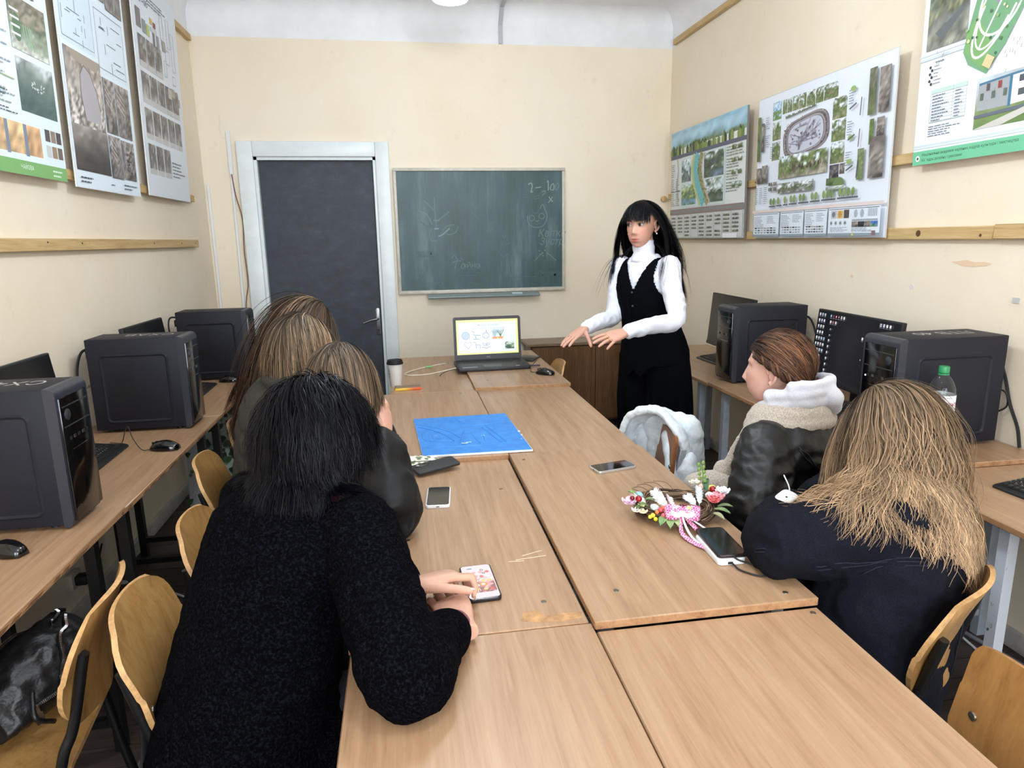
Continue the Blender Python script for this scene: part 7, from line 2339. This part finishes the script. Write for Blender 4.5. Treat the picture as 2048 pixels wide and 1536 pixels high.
for k in range(5):
    a0 = 1.2 + k * .25
    MB().tube(smooth_path([(.10 * math.cos(a0), .10 * math.sin(a0), .03), (.125 * math.cos(a0 + .2), .125 * math.sin(a0 + .2), .045), (.13 * math.cos(a0 + .5), .13 * math.sin(a0 + .5), .05)], 5), .0011, 5).build('stray_twig', mat('twig_brown', (104, 82, 64), .8), wr, smooth='soft')
def at_w(a, r, z):
    return V3(r * math.cos(a), r * math.sin(a), z)
def egg(a, r, z, col, s=1.0):
    e = MB(); R_ = Matrix.Rotation(a + .7, 3, 'Z') @ Matrix.Rotation(1.2, 3, 'X')
    e.ellipsoid(at_w(a, r, z), (.0095 * s, .0095 * s, .0135 * s), 12, 9, R_)
    e.build('egg', mat('egg_%d_%d_%d' % col, col, .45, vary=.06, vscale=200), wr, smooth='soft')
for (a, r, z, c_) in ((3.02, .118, .052, (240, 214, 206)), (3.25, .105, .050, (238, 236, 232)), (3.75, .10, .046, (196, 218, 230)), (4.35, .10, .050, (198, 220, 232)), (4.72, .094, .050, (236, 224, 130)), (.45, .115, .052, (236, 206, 186)), (.20, .125, .056, (232, 220, 120)), (-.12, .10, .050, (240, 238, 234)), (2.85, .10, .05, (150, 196, 214))):
    egg(a, r, z, c_)
def berry(a, r, z, col, s=.0085):
    e = MB(); e.ellipsoid(at_w(a, r, z), (s, s, s), 12, 9); e.build('berry', mat('berry_%d_%d_%d' % col, col, .12, spec=.6), wr, smooth='soft')
for (a, r, z, c_, s) in ((3.32, .118, .060, (150, 14, 26), .0095), (3.15, .128, .055, (110, 12, 24), .007), (.05, .118, .060, (140, 12, 26), .0095), (4.55, .082, .052, (92, 20, 44), .0085), (4.75, .078, .05, (110, 24, 50), .007),
                      (3.95, .105, .046, (206, 80, 84), .0075), (4.05, .112, .034, (214, 84, 92), .0075), (3.88, .112, .040, (226, 120, 60), .006), (4.0, .098, .050, (224, 110, 60), .006), (3.82, .122, .032, (232, 204, 60), .0065), (3.9, .124, .024, (236, 210, 50), .006), (3.78, .128, .028, (240, 214, 70), .0055)):
    berry(a, r, z, c_, s)
def flower(name, a, r, z, col, n, R0, layers=2, cup=.5):
    c0 = at_w(a, r, z)
    q = MB()
    for L_ in range(layers):
        for k in range(n):
            t = 2 * PI * k / n + L_ * .4
            rr_ = R0 * (1 - .28 * L_)
            d = V3(math.cos(t), math.sin(t), 0); sdv = V3(-math.sin(t), math.cos(t), 0)
            def pet(u, v, d=d, sdv=sdv, rr_=rr_, L_=L_):
                f_ = (v + 1) / 2
                wv = rr_ * .52 * math.sin(PI * (.12 + .75 * f_)) ** .8
                return tuple(c0 + d * rr_ * f_ + sdv * u * wv + V3(0, 0, cup * rr_ * f_ * f_ + L_ * .004 - .003 * u * u))
            q.sheet(pet, 4, 5, .0006)
    q.ellipsoid(c0 + V3(0, 0, .005), (.004, .004, .004), 8, 6)
    q.build(name, mat('petal_%d_%d_%d' % col, col, .6), wr, smooth='soft')
flower('flower', 3.12, .135, .040, (232, 200, 222), 5, .022, 2, .6); flower('flower', 3.45, .135, .034, (244, 236, 226), 5, .015, 1); flower('flower', 3.6, .130, .036, (238, 228, 190), 5, .013, 1)
flower('flower', -.25, .115, .046, (234, 146, 156), 6, .026, 3, .5); flower('flower', -.40, .108, .044, (228, 120, 120), 6, .020, 2, .5); flower('flower', -.05, .142, .052, (244, 244, 246), 7, .022, 3, .6)
flower('flower', .62, .118, .062, (240, 236, 210), 5, .011, 1); flower('flower', .70, .108, .060, (242, 238, 220), 5, .010, 1); flower('flower', .55, .106, .066, (242, 240, 226), 5, .010, 1); flower('flower', 3.42, .116, .044, (232, 232, 170), 5, .010, 1)
def leaf(a, r, z, yaw, pitch, L_, W_, col, name='leaf'):
    c0 = at_w(a, r, z); d = V3(math.cos(yaw) * math.cos(pitch), math.sin(yaw) * math.cos(pitch), math.sin(pitch)); sdv = V3(-math.sin(yaw), math.cos(yaw), 0)
    def pet(u, v):
        f_ = (v + 1) / 2
        return tuple(c0 + d * L_ * f_ + sdv * u * W_ * math.sin(PI * min(1, .06 + .94 * f_)) ** .8 + V3(0, 0, .004 * u * u + .006 * math.sin(f_ * PI)))
    MB().sheet(pet, 4, 7, .0006).build(name, mat('leaf_%d_%d_%d' % col, col, .6, vary=.12, vscale=90), wr, smooth='soft')
for (a, r, z, yw, pt, L_, W_, c_) in ((4.1, .11, .03, 4.0, -.25, .045, .012, (112, 140, 84)), (4.2, .115, .028, 4.4, -.3, .042, .011, (128, 150, 96)), (4.3, .112, .026, 4.7, -.2, .035, .010, (150, 160, 112)), (5.6, .112, .030, 5.6, -.1, .045, .011, (116, 136, 92)), (5.75, .118, .032, 5.9, .05, .042, .010, (104, 124, 84)), (5.45, .112, .024, 5.3, -.2, .04, .010, (150, 150, 112)),
                                      (3.05, .11, .05, 2.6, .5, .03, .009, (120, 146, 84)), (3.5, .12, .04, 3.6, .1, .026, .008, (84, 104, 64)), (3.6, .11, .044, 3.0, .3, .026, .008, (96, 118, 70)), (.3, .11, .05, .8, .7, .035, .008, (60, 96, 64)), (.15, .105, .05, 1.4, .5, .03, .008, (56, 92, 66)), (3.3, .10, .05, 5.5, .2, .03, .009, (128, 146, 100))):
    leaf(a, r, z, yw, pt, L_, W_, c_)
# upright green sprig
q0 = at_w(.42, .115, .055)
MB().tube([q0, q0 + V3(.002, .004, .035), q0 + V3(-.004, .008, .065)], .0012, 5).build('sprig_stem', mat('sprig_green', (120, 150, 70), .6), wr, smooth='soft')
for k in range(9):
    t = k / 8; c0 = q0 + V3(-.004 * t, .008 * t, .012 + .055 * t); s_ = (-1) ** k
    e = MB(); e.ellipsoid(c0 + V3(.006 * s_, -.003 * s_, .004), (.0055, .0025, .0065), 8, 6); e.build('sprig_leaf', MATS['sprig_green'], wr, smooth='soft')
# feathers
def feather(a, r, z, yaw, pitch, L_, col):
    c0 = at_w(a, r, z); d = V3(math.cos(yaw) * math.cos(pitch), math.sin(yaw) * math.cos(pitch), math.sin(pitch)); sdv = nrm(np.cross(d, V3(.3, -.9, .2))); rg_ = random.Random(int(a * 100))
    q = MB(); q.tube([c0, c0 + d * L_ * .5, c0 + d * L_], [.0008, .0006, .0003], 4)
    for k in range(60):
        t = .1 + .9 * k / 60
        for s_ in (-1, 1):
            b0 = c0 + d * L_ * t; wl = .016 * math.sin(PI * (.1 + .85 * (1 - t))) ** .6 * rg_.uniform(.7, 1.15)
            b1 = b0 + sdv * s_ * wl + d * wl * .8 + V3(0, 0, rg_.uniform(-.002, .002))
            n_ = d * .0011
            q.add([b0 - n_, b0 + n_, b1 + n_ * .3, b1 - n_ * .3], [(0, 1, 2, 3)])
    q.build('feather', mat('feather_%d' % col[0], col, .7), wr)
feather(4.1, .085, .045, 2.3, .75, .062, (244, 240, 244)); feather(4.25, .08, .045, 1.4, .4, .045, (240, 226, 230)); feather(5.3, .08, .045, 1.2, .75, .055, (226, 238, 246)); feather(5.2, .075, .045, 2.0, .5, .04, (236, 242, 246))
# gingham bow
def gingham():
    m, nt, b = nmat('pink_gingham')
    tc = nt.nodes.new('ShaderNodeTexCoord'); ck = nt.nodes.new('ShaderNodeTexChecker'); ck.inputs['Scale'].default_value = 210
    ck.inputs['Color1'].default_value = rgba((198, 60, 130)); ck.inputs['Color2'].default_value = rgba((238, 190, 212))
    nt.links.new(tc.outputs['Object'], ck.inputs['Vector']); nt.links.new(ck.outputs['Color'], b.inputs['Base Color']); setv(b, 'Roughness', .6)
    return m
M_ging = gingham(); M_rib = mat('white_satin', (240, 240, 242), .4)
BC = at_w(4.50, .108, .047)
dirR = V3(.93, -.36, 0); dirF = V3(-.36, -.93, 0)
def ribbon(name, pts, w, m, wdir):
    P = smooth_path([V3(*p) for p in pts], 7); n_ = len(P) - 1
    def fn(u, v):
        x = (v + 1) / 2 * n_; i = min(int(x), n_ - 1); p = P[i] + (P[i + 1] - P[i]) * (x - i)
        return tuple(p + wdir(x / n_) * (u * w / 2))
    MB().sheet(fn, 2, n_ * 2, .0005).build(name, m, wr, smooth='soft')
for s_ in (-1, 1):
    ribbon('bow_loop', [BC, BC + dirR * s_ * .02 + dirF * .016, BC + dirR * s_ * .042 + dirF * .014, BC + dirR * s_ * .046 - dirF * .008, BC + dirR * s_ * .022 - dirF * .012, BC], .030, M_ging, lambda t: nrm(dirF * -.45 + V3(0, 0, 1)))
    ribbon('white_bow_loop', [BC + dirF * .010, BC + dirR * s_ * .014 + dirF * .022, BC + dirR * s_ * .030 + dirF * .020 + V3(0, 0, .006), BC + dirR * s_ * .026 + dirF * .008, BC + dirF * .008], .014, M_rib, lambda t: nrm(dirF * -.45 + V3(0, 0, 1)))
TZ = .0016
def tail(name, pts, w, m, wv):
    ribbon(name, pts, w, m, lambda t: wv)
BZ = BC[2]
tail('ribbon_tail', [BC, BC + V3(-.012, -.02, -.02), (BC[0] - .022, BC[1] - .055, .012), (BC[0] - .010, BC[1] - .10, TZ + .004), (BC[0] + .012, BC[1] - .15, TZ + .006), (BC[0] + .03, BC[1] - .185, TZ)], .013, M_ging, nrm(V3(.9, .35, .25)))
tail('ribbon_tail', [BC, BC + V3(.012, -.015, -.018), (BC[0] + .022, BC[1] - .05, .016), (BC[0] + .028, BC[1] - .09, TZ + .006), (BC[0] + .048, BC[1] - .135, TZ + .006), (BC[0] + .075, BC[1] - .165, TZ)], .013, M_ging, nrm(V3(.9, .35, .25)))
tail('white_ribbon_tail', [BC + dirF * .006, BC + V3(-.004, -.025, -.02), (BC[0] - .004, BC[1] - .07, .010), (BC[0] + .004, BC[1] - .12, TZ + .003), (BC[0] + .014, BC[1] - .165, TZ)], .007, M_rib, nrm(V3(.9, .35, .2)))
tail('white_ribbon_tail', [BC + dirF * .006, BC + V3(.02, -.015, -.015), (BC[0] + .045, BC[1] - .05, .018), (BC[0] + .062, BC[1] - .085, .012), (BC[0] + .07, BC[1] - .12, TZ + .004)], .006, M_rib, nrm(V3(.9, .35, .2)))

# ================================================================ white jacket hung over a chair back
M_wj = fabric('white_quilted_nylon', (206, 214, 220), .55, 120, .12, .001, (222, 228, 232), .1)
wj = thing('white_jacket', 'white quilted hooded jacket draped over the chair back', 'jacket', (.99, 2.5, .42))
AX = nrm(V3(.62, -.78, 0)); DP = nrm(V3(.80, .60, .10)); AC = V3(.955, 2.47, .665)
def hood(u, w):
    a = u * 1.85; t = (w + 1) / 2
    k = 1 - .30 * t ** 2
    rx, rz = .150 * k, .205 * (1 - .22 * t ** 1.5)
    bul = 1 + .045 * math.sin(t * 9.5) + .02 * math.sin(a * 7 + t * 4)
    return tuple(AC + AX * (rx * math.sin(a) * bul) + V3(0, 0, rz * math.cos(a) * bul - .02 * t) + DP * (.17 * t - .02 * math.cos(a)))
q = MB(); q.sheet(hood, 40, 16, .022)
v, nn, f = vox(q, .0065, 2)
v = wrinkle(v, nn, .004, 16.0, 3.0); v = wrinkle(v, nn, .0015, 45.0, 6.0)
finish('hood', v, f, M_wj, wj)
# inner lining puff and turned-back flap
roll(wj, 'hood_lining', [(*(AC + DP * .10 + AX * (.105 * math.sin(a)) + V3(0, 0, .145 * math.cos(a) - .01)), .030 + .008 * math.sin(a * 3)) for a in np.linspace(-1.7, 1.9, 9)], M_wj, .007, .006, 24.0)
roll(wj, 'front_flap', [(*(AC + AX * .05 + DP * .05 + V3(0, 0, .09)), .030), (*(AC + AX * .095 + DP * .02 + V3(0, 0, .03)), .040), (*(AC + AX * .125 - DP * .0 + V3(0, 0, -.05)), .045), (*(AC + AX * .13 - DP * .02 + V3(0, 0, -.12)), .040)], M_wj, .007, .006, 18.0)
mbq = MB()
for k in range(5):
    c0 = AC + DP * .115 + AX * (-.11 + .055 * k)
    limb(mbq, [c0 + V3(0, 0, .13), c0 + DP * .02 + V3(0, 0, -.02), c0 + DP * .02 + V3(0, 0, -.16), c0 + V3(0, 0, -.30)], [.045, .050, .052, .046], 14)
limb(mbq, [AC + AX * .15 + DP * .02 + V3(0, 0, .02), AC + AX * .165 + V3(0, 0, -.08), AC + AX * .175 - DP * .02 + V3(0, 0, -.20), AC + AX * .18 - DP * .03 + V3(0, 0, -.30)], [.04, .05, .055, .05], 14)
v, nn, f = vox(mbq, .0085, 4)
v = wrinkle(v, nn, .006, 11.0, 3.0); v = wrinkle(v, nn, .0025, 30.0, 6.0)
finish('jacket_body', v, f, M_wj, wj)
e0 = AC + AX * .165 - DP * .045 + V3(0, 0, -.115)
MB().tube(smooth_path([AC + AX * .06 - DP * .05 + V3(0, 0, -.135), e0 + V3(0, 0, -.012), e0 + AX * .03 + DP * .03], 6), .004, 6).build('piping', M_white_plastic, wj, world=True, smooth='soft')
b = MB(); b.ellipsoid(AC + AX * .135 - DP * .062 + V3(0, 0, -.085), (.008, .008, .008), 10, 7); b.build('snap_button', M_matte_black, wj, world=True, smooth='soft')

# ================================================================ dark coat hanging over the chair behind the leather jacket
dcx = thing('dark_jacket', 'black jacket with grey lining hanging behind the leather-jacket person', 'jacket', (1.46, 2.02, .25))
mbq = MB()
for y in (1.90, 1.98, 2.06):
    limb(mbq, [V3(1.42, y, .72), V3(1.47, y, .66), V3(1.485, y, .50), V3(1.46, y + .01, .32)], [.045, .055, .055, .045], 14)
v, nn, f = vox(mbq, .010, 4); v = wrinkle(v, nn, .007, 10.0)
finish('jacket_body', v, f, M_denim, dcx)
roll(dcx, 'lining', [(1.475, 1.86, .72, .016), (1.52, 1.87, .66, .022), (1.54, 1.88, .56, .018)], mat('grey_blue_lining', (96, 104, 114), .4), .006, .003, 30)

# ================================================================ black leather bag on the chair seat
bagm = fabric('bag_leather', (9, 9, 11), .42, 150, .3, .0015, (15, 15, 17), 0, True, .45)
bg_ = thing('leather_bag', 'slouchy black leather handbag with silver zips on the chair seat', 'bag', (-.93, 1.62, .455), -.15)
rings = []
for k in range(15):
    f_ = k / 14; y = -.17 + .36 * f_
    s_ = math.sin(PI * (.05 + .92 * f_)) ** .45
    hh = (.10 + .10 * f_) * s_ + .02
    ring_ = []
    for a in np.linspace(0, 2 * PI, 26, endpoint=False):
        ca, sa = math.cos(a), math.sin(a)
        zz_ = hh * (sa * .5 + .5) if sa > 0 else hh * .5 * (1 + sa * .96)
        ring_.append((.105 * s_ * math.copysign(abs(ca) ** .8, ca) * (1 - .35 * max(0, sa)) - .02 * f_, y, zz_ + .006 + .02 * math.sin(f_ * 7) * max(0, sa)))
    rings.append(ring_)
q = MB(); q.loft(rings)
v, nn, f = vox(q, .007, 3); v = wrinkle(v, nn, .008, 9.0, 2.0); v = wrinkle(v, nn, .003, 26.0, 5.0); v[:, 2] = np.maximum(v[:, 2], .001)
mb_ = MB(); mb_.v = [tuple(p) for p in v]; mb_.f = f
mb_.build('bag_body', bagm, bg_, smooth='soft')
def zip_(pts, name='zip'):
    P = [on_surf(v, nn, np.array(p), .002) for p in smooth_path([V3(*p) for p in pts], 10)]
    P = [P[0]] + [(P[i - 1] + P[i] * 2 + P[i + 1]) / 4 for i in range(1, len(P) - 1)] + [P[-1]]
    for _ in range(6):
        P = [P[0]] + [(P[i - 1] + P[i] + P[i + 1]) / 3 for i in range(1, len(P) - 1)] + [P[-1]]
    P = [p_ + np.array((0, 0, .003)) for p_ in P]
    z = MB().tube(P, .0045, 6).build(name, bagm, bg_, smooth='soft')
    t = MB()
    for i in range(0, len(P) - 1):
        for j in range(2):
            c_ = P[i] + (P[i + 1] - P[i]) * (j / 2)
            d = nrm(P[i + 1] - P[i]); k_ = np.argmin(((v - c_) ** 2).sum(1)); up = nn[k_]; sdv = nrm(np.cross(d, up))
            a_ = c_ + up * .004
            t.add([a_ - sdv * .0032 - d * .0010, a_ + sdv * .0032 - d * .0010, a_ + sdv * .0032 + d * .0010, a_ - sdv * .0032 + d * .0010, a_ - sdv * .0032 + up * .0012, a_ + sdv * .0032 + up * .0012], [(0, 1, 2, 3), (0, 1, 5, 4), (3, 2, 5, 4)])
    o = t.build('zip_teeth', M_chrome, z); o['kind'] = 'stuff'
    e = P[-1]
    pl = MB(); k_ = np.argmin(((v - e) ** 2).sum(1)); up = nn[k_]
    sdv = nrm(np.cross(up, V3(0, 0, 1)) + 1e-4); dn = nrm(V3(0, 0, -1) + up * .3)
    for (s0, s1, w_) in ((0, .014, .005), (.014, .040, .009)):
        a_, b_ = e + up * .006 + dn * s0, e + up * .007 + dn * s1
        pl.add([a_ - sdv * w_, a_ + sdv * w_, b_ + sdv * w_, b_ - sdv * w_] + [p_ + up * .002 for p_ in (a_ - sdv * w_, a_ + sdv * w_, b_ + sdv * w_, b_ - sdv * w_)], [(0, 1, 2, 3), (7, 6, 5, 4), (0, 4, 5, 1), (1, 5, 6, 2), (2, 6, 7, 3), (3, 7, 4, 0)])
    pl.build('zip_pull', M_chrome, z)
zip_([(.05, .14, .26), (.09, .05, .22), (.12, -.02, .16), (.12, -.07, .11)]); zip_([(.12, .10, .14), (.14, .02, .11), (.13, -.06, .08), (.09, -.13, .07)]); zip_([(-.04, .0, .25), (-.05, -.08, .18), (-.04, -.15, .12), (-.03, -.19, .06)]); zip_([(-.02, .2, .22), (.02, .15, .26), (.03, .08, .26)])
MB().tube(smooth_path([(.06, -.10, .10), (.09, -.14, .06), (.10, -.10, .02)], 6), .006, 6).build('side_strap', bagm, bg_, smooth='soft')
st_ = MB()
P = smooth_path([V3(.10, .05, .12), V3(.17, .10, .14), V3(.20, .08, .02), V3(.205, .06, -.18), V3(.19, .0, -.33), V3(.12, -.06, -.37), V3(.05, -.10, -.36)], 8)
n_ = len(P) - 1
def fn(u, w):
    x = (w + 1) / 2 * n_; i = min(int(x), n_ - 1); p = P[i] + (P[i + 1] - P[i]) * (x - i)
    return tuple(p + V3(.006, .022, .004) * u)
MB().sheet(fn, 2, n_, .003).build('shoulder_strap', mat('strap_black', (20, 20, 23), .5), bg_, smooth='soft')

# small white case on the denim sleeve
wc = thing('earphone_case', 'small white rounded case with dark dot and cord by the denim sleeve', 'case', (.945, 1.49, .872))
wc.rotation_euler = (.25, -.1, .6)
q = MB(); q.prism(rrect(.066, .044, .016, 5), .022, 'z', 0); q.build('shell', M_white_plastic, wc, bevel=.007, segs=3)
e = MB(); e.ellipsoid((-.008, -.002, .0222), (.0035, .0028, .0012), 10, 6); e.build('dot', M_matte_black, wc, smooth='soft')
MB().tube(smooth_path([(.03, .005, .012), (.055, .02, .016), (.085, .05, .022)], 5), .0018, 6).build('cord', M_white_plastic, wc, smooth='soft')
# ================================================================ pieces that sit on a part become that part's children
SUB = {'screw': ('backrest', 'tabletop'), 'stain': ('tabletop',), 'scratch': ('tabletop',), 'edge_chip': ('tabletop',), 'print': ('board',), 'chalk_drawing': ('board',), 'stand_base': ('stand_neck',), 'lower_bezel': ('housing',), 'back_bulge': ('housing',),
       'screen': ('lid', 'housing', 'case'), 'bezel_mark': ('lid',), 'keys': ('base', 'body'), 'touchpad': ('base',), 'sticker': ('base',), 'charge_port': ('case',), 'camera_bump': ('case',), 'camera_lens': ('case',),
       'port': ('front_face',), 'drive_slot': ('front_face',), 'trim_line': ('front_face',), 'power_button': ('front_face',), 'status_light': ('front_face',), 'vent_holes': ('case',), 'embossed_frame': ('case',), 'power_plug': ('case',), 'foot': ('case',), 'chalk_writing': ('case',),
       'scroll_wheel': ('shell',), 'button_split': ('shell',), 'dot': ('shell',), 'cap_ring': ('cap',), 'label': ('bottle_body',), 'cup_mark': ('cup_body',), 'paint_chip': ('painted_face',), 'relief_lines': ('painted_face',), 'seam': ('leather_jacket', 'denim_jacket', 'body'),
       'cardigan_cuff': ('cardigan',), 'jacket_collar': ('padded_jacket', 'quilted_jacket', 'denim_jacket'), 'button': ('waistcoat',), 'front_edge': ('waistcoat',), 'turtleneck_collar': ('turtleneck_top',), 'hood_cord': ('hood',), 'eye': ('body',), 'eyebrow': ('body',),
       'eyelid': ('body',), 'earring': ('body',), 'fingernail': ('body',), 'piping': ('jacket_body',), 'snap_button': ('front_flap',), 'ivy_painting': ('panel',), 'plug_cable': ('plug',), 'keyhole': ('door_leaf',), 'sprig_leaf': ('sprig_stem',), 'stray_twig': ('twig_ring',), 'shearling_hem': ('shearling_collar',)}
base_of = lambda n: n.rsplit('.', 1)[0] if n.rsplit('.', 1)[-1].isdigit() else n
for root in [o for o in COL.objects if o.parent is None and o.type == 'EMPTY']:
    kids = list(root.children)
    by = {}
    for k in kids:
        by.setdefault(base_of(k.name), k)
    for k in kids:
        for pn in SUB.get(base_of(k.name), ()):
            par = by.get(pn)
            if par is not None and par is not k and par.parent is root and len(k.children) == 0 and par.location.length < 1e-9 and Vector(par.rotation_euler).length < 1e-9:
                k.parent = par
                break
